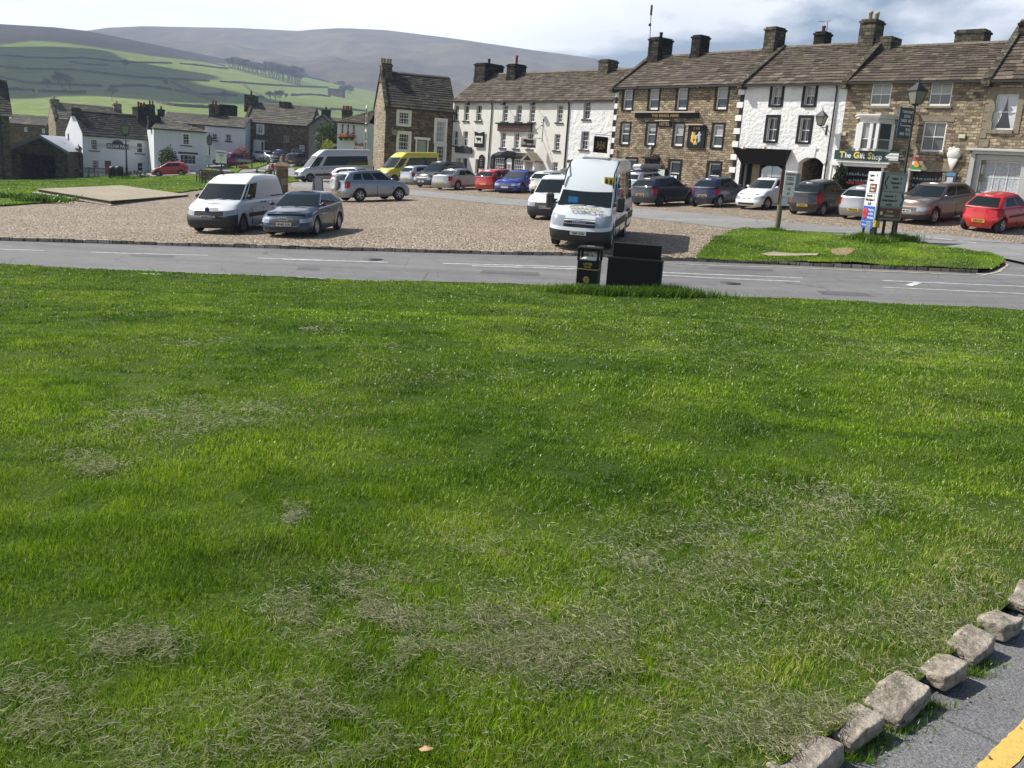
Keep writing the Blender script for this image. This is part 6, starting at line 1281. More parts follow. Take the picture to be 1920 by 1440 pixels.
# ---- barn with sheeted roof, and the dark building at the left edge
zb0 = g(-60, 104); pa, pb, pc = P(20, 277, 100), P(77, 254, 100), P(125, 281, 100); x0_, x1_, xp = pa.x, pc.x, pb.x; TIN = plain('tin_roof', (.45, .47, .52), .45, .3, var=.12)
r_ = empty('barn', Matrix.Translation((x0_, 100, zb0)) @ Matrix.Rotation(rad(13), 4, 'Z'), 'open fronted dark stone barn with a pale sheet metal roof', 'barn'); w = (x1_-x0_)*.93; xq = (xp-x0_)*.93; ze, zp, zr = pa.z-zb0, pb.z-zb0, pc.z-zb0
obj('wall', MB().prism([(0, -2), (w*.16, -2), (w*.16, ze*.86), (0, ze)], 0, .5).prism([(w*.78, -2), (w, -2), (w, zr-.1), (w*.78, zr+.55)], 0, .5).prism([(w*.16, ze*.86), (w*.78, ze*.86), (w*.78, zr+.55), (xq, zp-.1), (0, ze), (w*.02, ze*.95)], 0, .4).box(0, .55, -2, .3, 12, ze).box(w-.3, .55, -2, w, 12, zr-.2).box(.31, 11.5, -2, w-.31, 12, ze), S_DARK, r_)
obj('roof', MB().add([(-.3, -.6, ze-.1), (xq, -.6, zp+.05), (w+.3, -.6, zr-.2), (-.3, 12.4, ze-.1), (xq, 12.4, zp+.05), (w+.3, 12.4, zr-.2)], [(0, 1, 4, 3), (1, 2, 5, 4)]), TIN, r_)
obj('verge_board', MB().prism([(-.3, ze-.12), (xq, zp+.03), (w+.3, zr-.22), (w+.3, zr-.5), (xq, zp-.25), (-.3, ze-.4)], -.62, -.5), plain('verge_grey', (.3, .32, .34), .6), r_)
pe = P(17, 215, 92); z_ = g(pe.x, 92); r_ = empty('stone_house', Matrix.Translation((pe.x, 92, z_)) @ Matrix.Rotation(rad(33), 4, 'Z'), 'dark stone house cut by the left picture edge', 'house'); ze = pe.z-z_; zp = P(1, 183, 92).z-z_
obj('wall', MB().box(-9, 0, -2, 0, 9, ze), S_DARK, r_); mb = MB(); ti = []; slope_mesh(mb, ti, 9.4, (-.3, ze-.2), (4.5, ze+3.4), .42, .26, .8, 3, -9.1); mb.add([(-9.1, 9.3, ze-.2), (.3, 9.3, ze-.2), (.3, 4.5, ze+3.4), (-9.1, 4.5, ze+3.4)], [(1, 0, 3, 2)]); ti.append(.4); mb.add([(-.01, 0, ze), (-.01, 9, ze), (-.01, 4.5, ze+3.3)], [(0, 1, 2)]); ti.append(.3); obj('roof', tinted(mb, 'roof', ROOF_DARK, ti), ROOF_DARK, r_); chimney(r_, -1.4, 4.5, 1.1, 1.3, ze+2.6, ze+5.2, S_CHIM, [(BUFF, .4)]); pipe(r_, [(-.8, -.1, ze), (-.8, -.1, 0)], .07)

# ---- hillside: walls, trees, farm, drifting cloud that shades the left fields
WALLM = stone('dry_stone', (.05, .045, .04), (.09, .082, .07), (.14, .13, .11), (.04, .035, .03), .6, .3, .1)
z8 = lambda x, y: (x*.375, 30+y*.375)
walls = [([(-80, 190), (0, 198), (150, 210), (300, 215), (420, 212), (560, 228), (700, 235), (900, 240), (1100, 262), (1140, 265)], 'uppermost field wall running across the hillside pasture'),
 ([(-80, 250), (0, 258), (130, 268), (350, 272), (560, 295), (700, 310), (850, 318), (1100, 330), (1400, 350), (1640, 360)], 'longest field wall crossing the whole hillside to the farm'),
 ([(-60, 300), (0, 310), (150, 338), (400, 350), (510, 355)], 'field wall sloping down behind the left roofs'), ([(550, 358), (700, 352), (860, 372)], 'short field wall below the long crossing wall'),
 ([(-40, 368), (0, 370), (90, 372), (170, 378)], 'field wall just above the low grey row'), ([(190, 380), (430, 388)], 'field wall just above the sunlit stone gable'), ([(870, 375), (950, 390), (1070, 428)], 'field wall dropping towards the tall chimney'),
 ([(850, 325), (900, 355), (1000, 400)], 'steep cross wall between two sunny fields'), ([(990, 395), (1150, 400), (1320, 412)], 'field wall left of the bare tree group'), ([(1210, 340), (1260, 380), (1350, 432)], 'steep cross wall leading down to the bare tree group'),
 ([(780, 430), (870, 450), (1100, 465)], 'lowest field wall above the dark cottage roof'), ([(1440, 400), (1550, 395), (1650, 405)], 'field wall running from the trees to the farmhouse'), ([(1450, 455), (1600, 470), (1720, 470), (1830, 478)], 'field wall behind the terrace chimneys'),
 ([(1500, 298), (1600, 320), (1700, 345)], 'wall between the top sunny field and the moor'), ([(980, 218), (1060, 238), (1160, 262)], 'wall from the moor edge down to the wood'), ([(350, 232), (440, 245), (540, 248)], 'faint broken wall under the uppermost field wall')]
for pts, lab in walls:
    L_ = smoothline([z8(*p) for p in pts], 5); mb = MB(); r_ = random.Random(len(pts)*7+int(pts[0][0]))
    for a, b in zip(L_[:-1], L_[1:]):
        if r_.random() < .04: continue
        A_, B_ = on_hill(*a), on_hill(*b); t = (B_-A_); t.z = 0; t.normalize(); n_ = Vector((-t.y, t.x, 0))*.6; h0, h1 = r_.uniform(1.3, 2.2), r_.uniform(1.3, 2.2); dn = Vector((0, 0, 1.5))
        mb.add([A_-n_-dn, A_+n_-dn, B_+n_-dn, B_-n_-dn, A_-n_*.6+Vector((0, 0, h0)), A_+n_*.6+Vector((0, 0, h0)), B_+n_*.6+Vector((0, 0, h1)), B_-n_*.6+Vector((0, 0, h1))], [(4, 5, 6, 7), (0, 1, 5, 4), (1, 2, 6, 5), (2, 3, 7, 6), (3, 0, 4, 7)])
    o = obj('field_wall', mb, WALLM, label=lab, cat='stone wall', group='dry stone walls on the hillside')
def bare_tree(name, seed, h, mat=TWIG, dens=1.0):
    r_ = random.Random(seed); mb = MB(); V, F, T = [], [], []
    def br(p, d, l, r, lv):
        q = p+d*l; mb.cyl(p, q, r, r*.6, 5 if lv > 1 else 6, caps=False)
        if lv >= 2:
            for k in range(int((9 if lv < 4 else 16)*dens)):
                a = (d+Vector((r_.gauss(0, .7), r_.gauss(0, .7), r_.gauss(.1, .7)))).normalized(); s_ = p.lerp(q, r_.random()); e = s_+a*h*r_.uniform(.05, .13); b_ = a.orthogonal()*h*.0017; o_ = len(V); V.extend([s_-b_, s_+b_, e]); F.append((o_, o_+1, o_+2)); T.append(r_.random())
        if lv >= 4: return
        for k in range(3 if lv else 4):
            a = (d*.95+Vector((r_.gauss(0, .48), r_.gauss(0, .48), r_.gauss(.25, .25)))).normalized(); br(q, a, l*r_.uniform(.62, .82), r*.58, lv+1)
    br(Vector((0, 0, -.3)), Vector((0, 0, 1)), h*.20, h*.016, 0)
    return mb.mesh('trunk'), np_mesh('crown', np.array([tuple(v) for v in V]), np.array(F), mat, np.array(T), nv=3)
TT = [bare_tree('t', 5+k, 12) for k in range(3)]; TT.append(bare_tree('t', 9, 12, foliage('ruddy_twigs', (.13, .06, .045), (.25, .13, .10), .1), 1.4))
for t in TT: t[0].materials.append(BARK)
def tree(p, sc, kind, rz, label, group=None, wide=1.0):
    r_ = empty('bare_tree', Matrix.Translation(p) @ Matrix.Rotation(rz, 4, 'Z') @ Matrix.Diagonal((sc*wide, sc*wide, sc, 1)), label, 'tree', group)
    for nm, me in zip(('trunk', 'crown'), TT[kind]): o = link(bpy.data.objects.new(nm, me)); o.parent = r_
    return r_
GRP = 'bare trees on the hillside'
for k, (x, y, h, lab) in enumerate([(1352, 432, 15, 'leftmost of the four bare trees standing together below the wood'), (1378, 436, 17, 'tallest bare tree of the group of four below the wood'), (1400, 430, 16, 'third bare tree of the group of four below the wood'), (1425, 425, 12, 'smallest rightmost bare tree of the group of four'),
    (1128, 432, 14, 'single bare tree left of the dark terrace house chimney'), (312, 385, 22, 'large faint bare tree on the shaded left fields'), (352, 380, 17, 'smaller bare tree beside the large faint one on the shaded fields'), (625, 268, 16, 'bare tree standing on the uppermost field wall'), (820, 362, 12, 'bare tree at the bend of the steep cross wall'), (560, 425, 14, 'bare tree just above the village roofs between two chimneys'), (240, 378, 14, 'low bare tree on the field wall above the sunlit gable')]):
    tree(on_hill(*z8(x, y)), h/12.5, k % 3, k*1.3, lab, GRP)
tree(P(277, 212, 150)-Vector((0, 0, 7)), .95, 3, .4, 'reddish bare tree rising behind the cluster of sooty chimneys'); tree(P(248, 215, 150)-Vector((0, 0, 6)), .7, 0, 2.4, 'bare grey tree behind the ice cream cottage roof')
r_ = random.Random(4); k = 0
for x in range(1150, 1511, 13):
    for j in range(2):
        t = (x-1150)/360; yb = 262+t*86-(14 if j else 0)*t-4*j; p = on_hill(*z8(x+r_.uniform(-5, 5), yb+r_.uniform(-3, 3))); k += 1
        tree(p, r_.uniform(1.5, 2.2)*(1+.3*t), r_.choice((0, 1, 2)), r_.random()*6, 'bare tree in the dark wood along the top of the fields', 'trees of the hillside wood', 1.25)
for x, y in ((1712, 398), (1738, 402), (1752, 392), (1700, 370)): tree(on_hill(*z8(x, y)), 1.7, (x//7) % 3, x, 'bushy bare tree beside the hillside farmhouse', 'trees round the farmhouse', 1.3)
p = on_hill(*z8(1682, 402)); r_ = empty('farmhouse', Matrix.Translation(p) @ Matrix.Rotation(rad(-15), 4, 'Z'), 'small grey farmhouse on the hillside beside bushy trees', 'farmhouse')
obj('wall', MB().box(-9, -4, -3, 9, 4, 5), S_DARK, r_); obj('roof', MB().prism([(-9.3, 4.9), (9.3, 4.9), (9.3, 5.1), (8.8, 8.4), (-8.8, 8.4), (-9.3, 5.1)], -4.2, 4.2), ROOF_GREY, r_)
# two thin scars of stone on the moor are left to the moor's own texture

p = on_hill(20, 140)-Vector((130, 0, 0)); q_ = p+sd*((880-p.z)/sd.z); bm = bmesh.new(); bmesh.ops.create_icosphere(bm, subdivisions=5, radius=1)
for v in bm.verts:
    n_ = v.co.copy(); k = 1+.38*mnoise.fractal(n_*1.7+Vector((3, 1, 2)), 1, 2, 5); v.co = Vector((n_.x*k*250, n_.y*k*330, max(n_.z, -.25)*k*110))
me = bpy.data.meshes.new('cloud'); bm.to_mesh(me); bm.free(); me.polygons.foreach_set('use_smooth', [True]*len(me.polygons))
o = obj('cloud', me, plain('cloud_white', (.85, .85, .87), 1, spec=0), M=Matrix.Translation(q_)); o['kind'] = 'structure'
# ------------------------------------------------------------ vehicles
TYRE = plain('tyre', (.018, .018, .019), .8); ALLOY = plain('alloy', (.45, .46, .48), .3, .8); ALLOYD = plain('dark_alloy', (.10, .10, .11), .4, .6); STEEL = plain('steel_wheel', (.10, .10, .105), .6, .2)
UNDER = plain('underbody', (.012, .012, .012), .9); TRIM = plain('black_trim', (.028, .028, .03), .6); CHROME = plain('chrome', (.6, .6, .62), .15, 1)
LAMPC = plain('headlamp_glass', (.42, .45, .48), .08, .35, spec=.9); LAMPR = plain('tail_lamp', (.36, .012, .012), .15); PLW = plain('plate_white', (.70, .70, .66), .5); PLY = plain('plate_yellow', (.62, .45, .04), .5); PLB = plain('plate_letter', (.01, .01, .01), .6)
LAMPO = plain('indicator', (.6, .2, .02), .2)
def interp(x, pts):
    return float(np.interp(x, [p[0] for p in pts], [p[1] for p in pts]))
def vehicle(label, cat, name, M, S, group=None):
    """S: dict of dimensions. Front of the car towards +x, d measured back from the nose."""
    L_, Wd, Hh = S['L'], S['W'], S['H']; hw = Wd/2; R = S.get('R', .31); gc = S.get('gc', .17); fo, wb = S['fo'], S['wb']; ax = (fo, fo+wb)
    ra = R+S.get('arch', .05); root = empty(name, M, label, cat, group); pm = S['paint']
    zs = S['zs']        # shoulder line: list of (d, z)
    xf = S.get('xf', [(0, .05), (.15, .0), (.4, .0), (.6, .03), (.8, .10), (.92, .20), (1, .38)]); xr = S.get('xr', [(0, .08), (.2, .0), (.45, .0), (.6, .05), (1, .10)])
    ins = [(0, .06), (.12, .02), (.34, .0), (.6, .0), (.8, .015), (.92, .04), (1, .085)]
    LT = [0, .12, .34, .45, .58, .8, .92, 1.0]
    rf, rr = S.get('rf', .34), S.get('rr', .28); bow = S.get('bow', .10); bowr = S.get('bowr', .06)
    SN = 46; da, db = rf+.02, L_-rr-.02
    xs = list(np.linspace(da, db, SN))
    for c in ax:
        for k in range(-8, 9): xs.append(c+ra*math.sin(math.pi/2*k/8)*.999)
    for p in S.get('pill', []): pass
    xs = sorted(x for x in xs if da <= x <= db); xs = [x for i, x in enumerate(xs) if i == 0 or x-xs[i-1] > .012]
    def outline(f0, r0, w, xs_, bw, bwr, rf_, rr_, lin=False):
        """half outline from nose centre to tail centre: (d, y)"""
        o = []
        for k in range(4): y = (w-rf_)*k/3.5; o.append((f0+bw*(y/w)**2, y))
        for k in range(5):
            a = math.pi/2*k/4; o.append((f0+bw*((w-rf_+rf_*math.sin(a))/w)**2*(1-k/4)+rf_*(1-math.cos(a)), w-rf_+rf_*math.sin(a)))
        s_ = f0+rf_; e_ = r0-rr_
        for x in xs_: o.append((s_+(e_-s_)*x if lin else min(max(x, s_), e_), w))
        for k in range(5):
            a = math.pi/2*k/4; o.append((r0-rr_*(1-math.sin(math.pi/2-a)), w-rr_+rr_*math.cos(a)))
        o[-5:] = [(r0-rr_+rr_*math.sin(math.pi/2*k/4), w-rr_+rr_*math.cos(math.pi/2*k/4)) for k in range(5)]
        for k in range(1, 4): y = (w-rr_)*(1-k/3.0); o.append((r0+bwr*(1-(y/w)**2), y))
        return o
    nF, nC = 4, 5; nS = len(xs); iS = nF+nC; iR = iS+nS; NT = iR+nC+3
    rows = []
    for t in LT:
        w = hw-interp(t, ins)*S.get('insk', 1); ol = outline(interp(t, xf), L_-interp(t, xr), w, xs, bow, bowr, rf, rr); row = []
        for i, (d, y) in enumerate(ol):
            z = gc+(interp(d, zs)-gc)*t
            for c in ax:
                if abs(d-c) < ra and y > hw*.6: z = max(z, R+math.sqrt(max(ra*ra-(d-c)**2, 0)))
            row.append((L_/2-d, y, z))
        rows.append(row)
    buckets = {}
    def face(bk, pts, smooth=True):
        mb = buckets.setdefault(bk, MB()); n = len(pts)
        # weld through a dictionary so that shading is smooth
        ids = []
        dct = mb.__dict__.setdefault('w', {})
        for p in pts:
            k = (round(p[0], 4), round(p[1], 4), round(p[2], 4))
            if k not in dct: dct[k] = len(mb.v); mb.v.append(tuple(p))
            if not ids or ids[-1] != dct[k]: ids.append(dct[k])
        if len(ids) > 1 and ids[0] == ids[-1]: ids.pop()
        if len(set(ids)) >= 3 and len(set(ids)) == len(ids): mb.f.append(ids); mb.sm.append(smooth)
    mir = lambda p: (p[0], -p[1], p[2])
    lampf, lampr = S.get('lampf', (.58, .8, 1)), S.get('lampr', (.58, .92))
    for j in range(len(LT)-1):
        ta, tb = LT[j], LT[j+1]; tm = (ta+tb)/2
        for i in range(NT-1):
            a, b, c, d = rows[j][i], rows[j][i+1], rows[j+1][i+1], rows[j+1][i]; bk = 'body'
            front, rear = i < iS+1, i >= iR-1
            if front and lampf[0] <= tm <= lampf[1] and i >= S.get('lf0', 3) and i < iS+S.get('lfs', 2): bk = 'headlight'
            elif rear and lampr[0] <= tm <= lampr[1] and iR-2 <= i < iR+S.get('lrn', 3): bk = 'tail_light'
            elif front and i < S.get('gi', 3) and S.get('grille', (.58, .8))[0] <= tm <= S.get('grille', (.58, .8))[1]: bk = 'grille'
            elif front and i < 4 and .12 < tm < .34 and S.get('intake', 1): bk = 'intake'
            if S.get('blk') and tm < S['blk'] and (front or rear or S.get('blkside')): bk = 'bumper'
            if tm < .12 and bk == 'body' and S.get('skirt', 0): bk = 'bumper'
            fr_ = 2 if (bk == 'bumper' and rear) else 0; face((bk, fr_), (a, b, c, d))
            if bk in ('headlight', 'tail_light'): face((bk, 1), (mir(a), mir(d), mir(c), mir(b)))
            else: face((bk, fr_), (mir(a), mir(d), mir(c), mir(b)))
    # bonnet and boot lid: close the top between the two shoulder lines with a crown
    top = rows[-1]; cr_ = S.get('crown', .045); K = 6
    for i in range(NT-1):
        for k in range(K):
            def q(i_, k_):
                x, y, z = top[i_]; u = 1-2*k_/K; return (x, y*u, z+cr_*(1-u*u)*min(1, y/(hw*.5)))
            face(('body', 0), (q(i, k), q(i+1, k), q(i+1, k+1), q(i, k+1)))
    # greenhouse
    gh = S['gh']; gl = S['glass']       # gh: front [(t,d)], rear [(t,d)], glass band (t0,t1f,t1s)
    g0, gf, gs = gl; us = sorted(set([0, 1]+[round(v, 4) for v in np.linspace(0, 1, 19)]+[round(v+e_, 4) for p in S['pillars'] for v in (p,) for e_ in (-.014, .014)]+[round(v, 4) for w_ in S['side'] for v in w_[:2]]))
    us = [u for u in us if 0 <= u <= 1]; tl = sorted(set([0, g0, gf, gs, .94, 1.0]+[round(float(v), 3) for v in np.linspace(g0, max(gf, gs), 4)])); tum = S.get('tumble', .17); wB = hw-.07; r0 = S.get('gr', .14)
    grow = []
    for t in tl:
        w = wB-tum*(t**1.3)-(.05 if t == 1 else 0); f0 = interp(t, gh[0])+(.05 if t == 1 else 0); e0 = interp(t, gh[1])-(.05 if t == 1 else 0); ol = outline(f0, e0, w, us, S.get('gbow', .07), .04, r0, r0, True); row = []
        for (d, y) in ol:
            zb_ = interp(d, zs)-.012; zt_ = Hh-interp(d/L_, S.get('roofdrop', [(0, .10), (.35, .015), (.5, 0), (.75, .03), (1, .11)]))
            tt = t if t < 1 else 1; z = zb_+(zt_-.035-zb_)*tt+(.0 if t < 1 else .02); row.append((L_/2-d, y, z))
        grow.append(row)
    nS2 = len(us); iS2 = nF+nC; iR2 = iS2+nS2; NT2 = iR2+nC+3
    for j in range(len(tl)-1):
        tm = (tl[j]+tl[j+1])/2
        for i in range(NT2-1):
            a, b, c, d = grow[j][i], grow[j][i+1], grow[j+1][i+1], grow[j+1][i]; bk = 'body'; sd = None
            if i < nF+2 and g0 < tm < gf: bk = 'windscreen'
            elif i >= iR2+nC-2 and g0+S.get('rw0', 0) < tm < S.get('rw1', gs): bk = 'rear_window' if S.get('rearwin', 1) else 'body'
            elif iS2-1 < i < iR2-1 and g0 < tm < gs:
                um = (us[i-iS2]+us[i-iS2+1])/2
                for n_, w_ in enumerate(S['side']):
                    if w_[0] < um < w_[1] and not any(abs(um-p) < .014 for p in S['pillars']) and (len(w_) < 3 or tm > w_[2]): sd = n_
                if sd is not None: bk = 'side_window'
                elif S.get('blackpillar') and S['side'][0][0] < um < S['side'][-1][1]: bk = 'pillar'
            if bk == 'side_window': face((bk, sd), (a, b, c, d)); face((bk, sd+20), (mir(a), mir(d), mir(c), mir(b)))
            else: face((bk, 0), (a, b, c, d)); face((bk, 0), (mir(a), mir(d), mir(c), mir(b)))
    top = grow[-1]; cr_ = S.get('rcrown', .035)
    for i in range(NT2-1):
        for k in range(6):
            def q2(i_, k_):
                x, y, z = top[i_]; u = 1-2*k_/6; return (x, y*u, z+cr_*(1-u*u)*min(1, y/(hw*.4)))
            face((S.get('roofmat') and 'roof' or 'body', 0), (q2(i, k), q2(i+1, k), q2(i+1, k+1), q2(i, k+1)))
    mats = {'body': pm, 'windscreen': CARGLASS, 'rear_window': CARGLASS, 'side_window': S.get('sglass', CARGLASS), 'pillar': TRIM, 'headlight': LAMPC, 'tail_light': LAMPR, 'grille': TRIM, 'intake': TRIM, 'bumper': TRIM, 'roof': S.get('roofmat') or pm}
    for (bk, n_), mb in buckets.items():
        me = mb.mesh(bk); me.materials.append(mats[bk])
        obj(bk, me, mats[bk], root)
    obj('underbody', MB().box(-L_/2+.25, -hw+.24, gc-.02, L_/2-.25, hw-.24, min(.75, interp(L_/2, zs)-.1)), UNDER, root)
    # wheels
    dual = S.get('wheelw', .2)
    for n_, c in enumerate(ax):
        for sd in (-1, 1):
            Mw = Matrix.Translation((L_/2-c, sd*(hw-.015-dual/2), R)) @ Matrix.Rotation(math.pi/2*(-sd), 4, 'X')
            prof = [(R*.62, -dual/2), (R*.9, -dual/2), (R*.985, -dual/2+.025), (R, -dual/2+.05), (R, dual/2-.05), (R*.985, dual/2-.025), (R*.9, dual/2), (R*.66, dual/2), (R*.63, dual/2-.02), (R*.63, dual/2-.04)]
            wl = obj('wheel', MB().lathe(prof, 24), TYRE, root, Mw); rm = MB(); rr_ = R*.64; sp = S.get('spokes', 5)
            rm.lathe([(rr_*.9, dual/2-.075), (rr_*.92, dual/2-.01), (rr_, dual/2-.004), (rr_, dual/2-.05)], 24)
            rm.cyl((0, 0, dual/2-.06), (0, 0, dual/2-.012), rr_*.26, rr_*.2, 12)
            if sp:
                for k in range(sp):
                    a = 2*math.pi*k/sp; ca, sa = math.cos(a), math.sin(a); w_ = rr_*.13*(5/sp)**.5; p = []
                    for (r_, ww, zz_) in ((rr_*.15, w_*1.1, dual/2-.02), (rr_*.95, w_*1.35, dual/2-.022)):
                        for s_ in (-1, 1): p.append((ca*r_-sa*ww*s_, sa*r_+ca*ww*s_, zz_))
                    for (r_, ww, zz_) in ((rr_*.15, w_*1.3, dual/2-.06), (rr_*.95, w_*1.5, dual/2-.06)):
                        for s_ in (-1, 1): p.append((ca*r_-sa*ww*s_, sa*r_+ca*ww*s_, zz_))
                    rm.add(p, [(0, 1, 3, 2), (0, 2, 6, 4), (1, 5, 7, 3)])
            else: rm.lathe([(rr_*.9, dual/2-.03), (rr_*.5, dual/2-.045), (rr_*.3, dual/2-.01)], 24)
            obj('rim', rm, S.get('rim', ALLOY), wl); obj('hub', MB().cyl((0, 0, dual/2-.13), (0, 0, dual/2-.07), rr_*.95, n=20), UNDER, wl)
    # plates, mirrors, handles, seams
    fz = S.get('pz', gc+(interp(0, zs)-gc)*.42); tz = S.get('rpz', gc+(interp(L_, zs)-gc)*S.get('rpt', .42))
    tf = (fz-gc)/(interp(0, zs)-gc); tr_ = (tz-gc)/(interp(L_, zs)-gc)
    x0_ = L_/2-interp(tf, xf)+.012; x1_ = -L_/2+interp(tr_, xr)-bowr-.012
    pf = obj('number_plate', MB().box(x0_-.03, -.26, fz-.055, x0_, .26, fz+.055), PLW, root); pr = obj('number_plate', MB().box(x1_, -.26, tz-.055, x1_+.03, .26, tz+.055), PLY, root)
    if S.get('reg'): text(pf, S['reg'], .075, 0, 0, 0, PLB, .002, .92, Matrix.Translation((x0_+.004, 0, fz)) @ Matrix.Rotation(math.pi/2, 4, 'Z'))
    if S.get('rreg'): text(pr, S['rreg'], .075, 0, 0, 0, PLB, .002, .92, Matrix.Translation((x1_-.004, 0, tz)) @ Matrix.Rotation(-math.pi/2, 4, 'Z'))
    md = S.get('mir', gh[0][0][1]+.38); mz = interp(md, zs)+.09; ms = S.get('ms', 1)
    for sd in (-1, 1): obj('mirror', MB().sphere((L_/2-md, sd*(hw+.06*ms), mz+(.08*(ms-1))), .1, 10, 6, None, (.6*ms**.3, .95, .62*ms*ms)).cyl((L_/2-md-.02, sd*(hw-.08), mz-.03), (L_/2-md, sd*(hw+.04), mz), .025, n=6), S.get('mirmat', pm), root)
    for dd in S.get('handles', []):
        for sd in (-1, 1):
            z = interp(dd, zs)-S.get('hz', .13); obj('door_handle', MB().box(L_/2-dd-.09, sd*hw-.012 if sd > 0 else -hw-.02, z-.018, L_/2-dd+.09, hw+.02 if sd > 0 else -hw+.012, z+.018, bev=.008), S.get('handmat', pm), root)
    sm = MB()
    for dd in S.get('seams', []):
        for sd in (-1, 1): zt_ = interp(dd, zs)-.03; zb_ = gc+.08; sm.box(L_/2-dd-.009, min(sd*(hw-.012), sd*(hw+.003)), zb_, L_/2-dd+.009, max(sd*(hw-.012), sd*(hw+.003)), gc+(zt_-gc)*.72)
    if sm.v: obj('door_seam', sm, UNDER, root)
    if S.get('strip'):
        z = S['strip'][0]; h = S['strip'][1]; q = MB()
        for sd in (-1, 1):
            for (u0, u1) in [(ax[0]+ra+.03, ax[1]-ra-.03)]+([(ax[1]+ra+.03, L_-rr-.05)] if L_-rr-.05 > ax[1]+ra+.1 else []): q.box(L_/2-u1, sd*hw-.02, z-h/2, L_/2-u0, sd*hw+.018, z+h/2, bev=.006)
        obj('side_strip', q, TRIM, root)
    if S.get('wiper', 1):
        q = MB(); a0, a1 = gh[0][0][1], interp(gf*.6, gh[0])
        for y in (-.45, .05): q.cyl((L_/2-a0+.02, y, interp(a0, zs)+.05), (L_/2-a0-.06, y+.55, interp(a0, zs)+.1), .012, n=5)
        obj('wiper', q, UNDER, root)
    return root
def car_at(px_, py_, heading, off=(0, 0), z=None):
    """stand the middle of the car on the ground point; heading = azimuth the nose points to; tilt with the slope"""
    p = G(px_, py_); x, y = p.x+off[0], p.y+off[1]; a = rad(heading); f = Vector((math.sin(a), math.cos(a))); r_ = Vector((f.y, -f.x)); e = 1.3
    if z is None:
        zf, zb = g(x+f.x*e, y+f.y*e), g(x-f.x*e, y-f.y*e); zr, zl = g(x+r_.x*.8, y+r_.y*.8), g(x-r_.x*.8, y-r_.y*.8)
        X = Vector((f.x*2*e, f.y*2*e, zf-zb)).normalized(); Y = Vector((-r_.x*1.6, -r_.y*1.6, zl-zr)).normalized(); Z = X.cross(Y).normalized(); Y = Z.cross(X)
        zz_ = (zf+zb)/2+.095
    M = Matrix(((X.x, Y.x, Z.x, x), (X.y, Y.y, Z.y, y), (X.z, Y.z, Z.z, zz_), (0, 0, 0, 1))); return M
def car_far(px_, D, heading):
    p = P(px_, 300, D); a = rad(heading); return Matrix.Translation((p.x, p.y, g(p.x, p.y)+.11)) @ Matrix.Rotation(math.pi/2-a, 4, 'Z')
def axle(px_, py_, heading, back):
    """like car_at, from the ground under the middle of one axle; back = metres from that axle to the middle of the car, against the heading"""
    a = rad(heading); return car_at(px_, py_, heading, (-math.sin(a)*back, -math.cos(a)*back))
def hatch(L_=3.9, W_=1.68, H=1.47, **k):
    s = dict(L=L_, W=W_, H=H, fo=.78, wb=L_-1.42, zs=[(0, .70), (.35, .80), (L_*.25, .93), (L_*.6, .96), (L_*.85, 1.0), (L_, .98)], gh=([(0, L_*.24), (1, L_*.46)], [(0, L_-.06), (.3, L_-.12), (1, L_-.48)]), glass=(.10, .86, .84), pillars=[.40], side=[(.06, .40), (.40, .86)], handles=[L_*.50], seams=[L_*.29, L_*.57], R=.30, tumble=.19)
    s.update(k); return s
def fp(name, col, metal=0, rough=.3, dust=.35): return paint(name, col, metal, rough, dust)
P_NAVY = fp('slate_blue_paint', (.016, .04, .085), .45); P_WHITE = fp('white_car_paint', (.74, .75, .76), 0, .3, .25); P_SILVER = fp('silver_paint', (.36, .385, .42), .75, .3); P_SILV2 = fp('warm_silver_paint', (.40, .40, .40), .7); P_RED = fp('red_paint', (.42, .012, .02), 0, .3, .25); P_BLUE = fp('blue_paint', (.006, .03, .26), .2, .25, .2)
P_BLACK = fp('black_car_paint', (.012, .012, .016), .2); P_DGREY = fp('dark_grey_paint', (.025, .03, .038), .3); P_DBLUE = fp('deep_blue_paint', (.007, .012, .06), .25); P_CHAR = fp('charcoal_paint', (.028, .025, .03), .4); P_BRONZE = fp('bronze_paint', (.22, .165, .135), .65); P_YEL = fp('yellow_paint', (.58, .55, .05), 0, .3, .2); P_PINK = fp('magenta_paint', (.30, .02, .12), .2); P_PSILV = fp('pale_silver_paint', (.50, .53, .60), .5); P_MSILV = fp('minibus_silver_paint', (.50, .51, .54), .35, .35, .4)
PINKR = None
# white panel van, front left
van = vehicle('white panel van with black bumpers parked beside the slate blue hatchback', 'van', 'panel_van', axle(414, 440, 190, 1.3), dict(L=4.45, W=1.84, H=1.96, fo=.92, wb=2.82, R=.315, gc=.2, paint=P_WHITE,
    zs=[(0, .86), (.3, .97), (.95, 1.10), (2, 1.12), (4.45, 1.12)], xf=[(0, .08), (.15, .0), (.45, .0), (.6, .10), (.8, .14), (.92, .26), (1, .42)], xr=[(0, .03), (.2, .0), (1, .04)], gh=([(0, .80), (.75, 1.50), (.9, 1.78), (1, 2.15)], [(0, 4.41), (1, 4.22)]), glass=(.06, .74, .72), pillars=[.068], side=[(.0, .30)], handles=[2.35, 2.62], handmat=TRIM, seams=[1.55, 2.48, 3.75], hz=.12, blk=.58, grille=(.58, .8), gi=4, tumble=.13, rearwin=0, rim=STEEL, spokes=0, strip=(.60, .14), mirmat=TRIM, ms=1.15, rf=.38, rr=.14, gr=.12, roofdrop=[(0, .2), (.33, .10), (.5, .03), (.7, .0), (1, .06)], reg='NU05 XTF', pz=.56, crown=.06, bow=.14, lf0=4, lfs=3, mir=1.28))
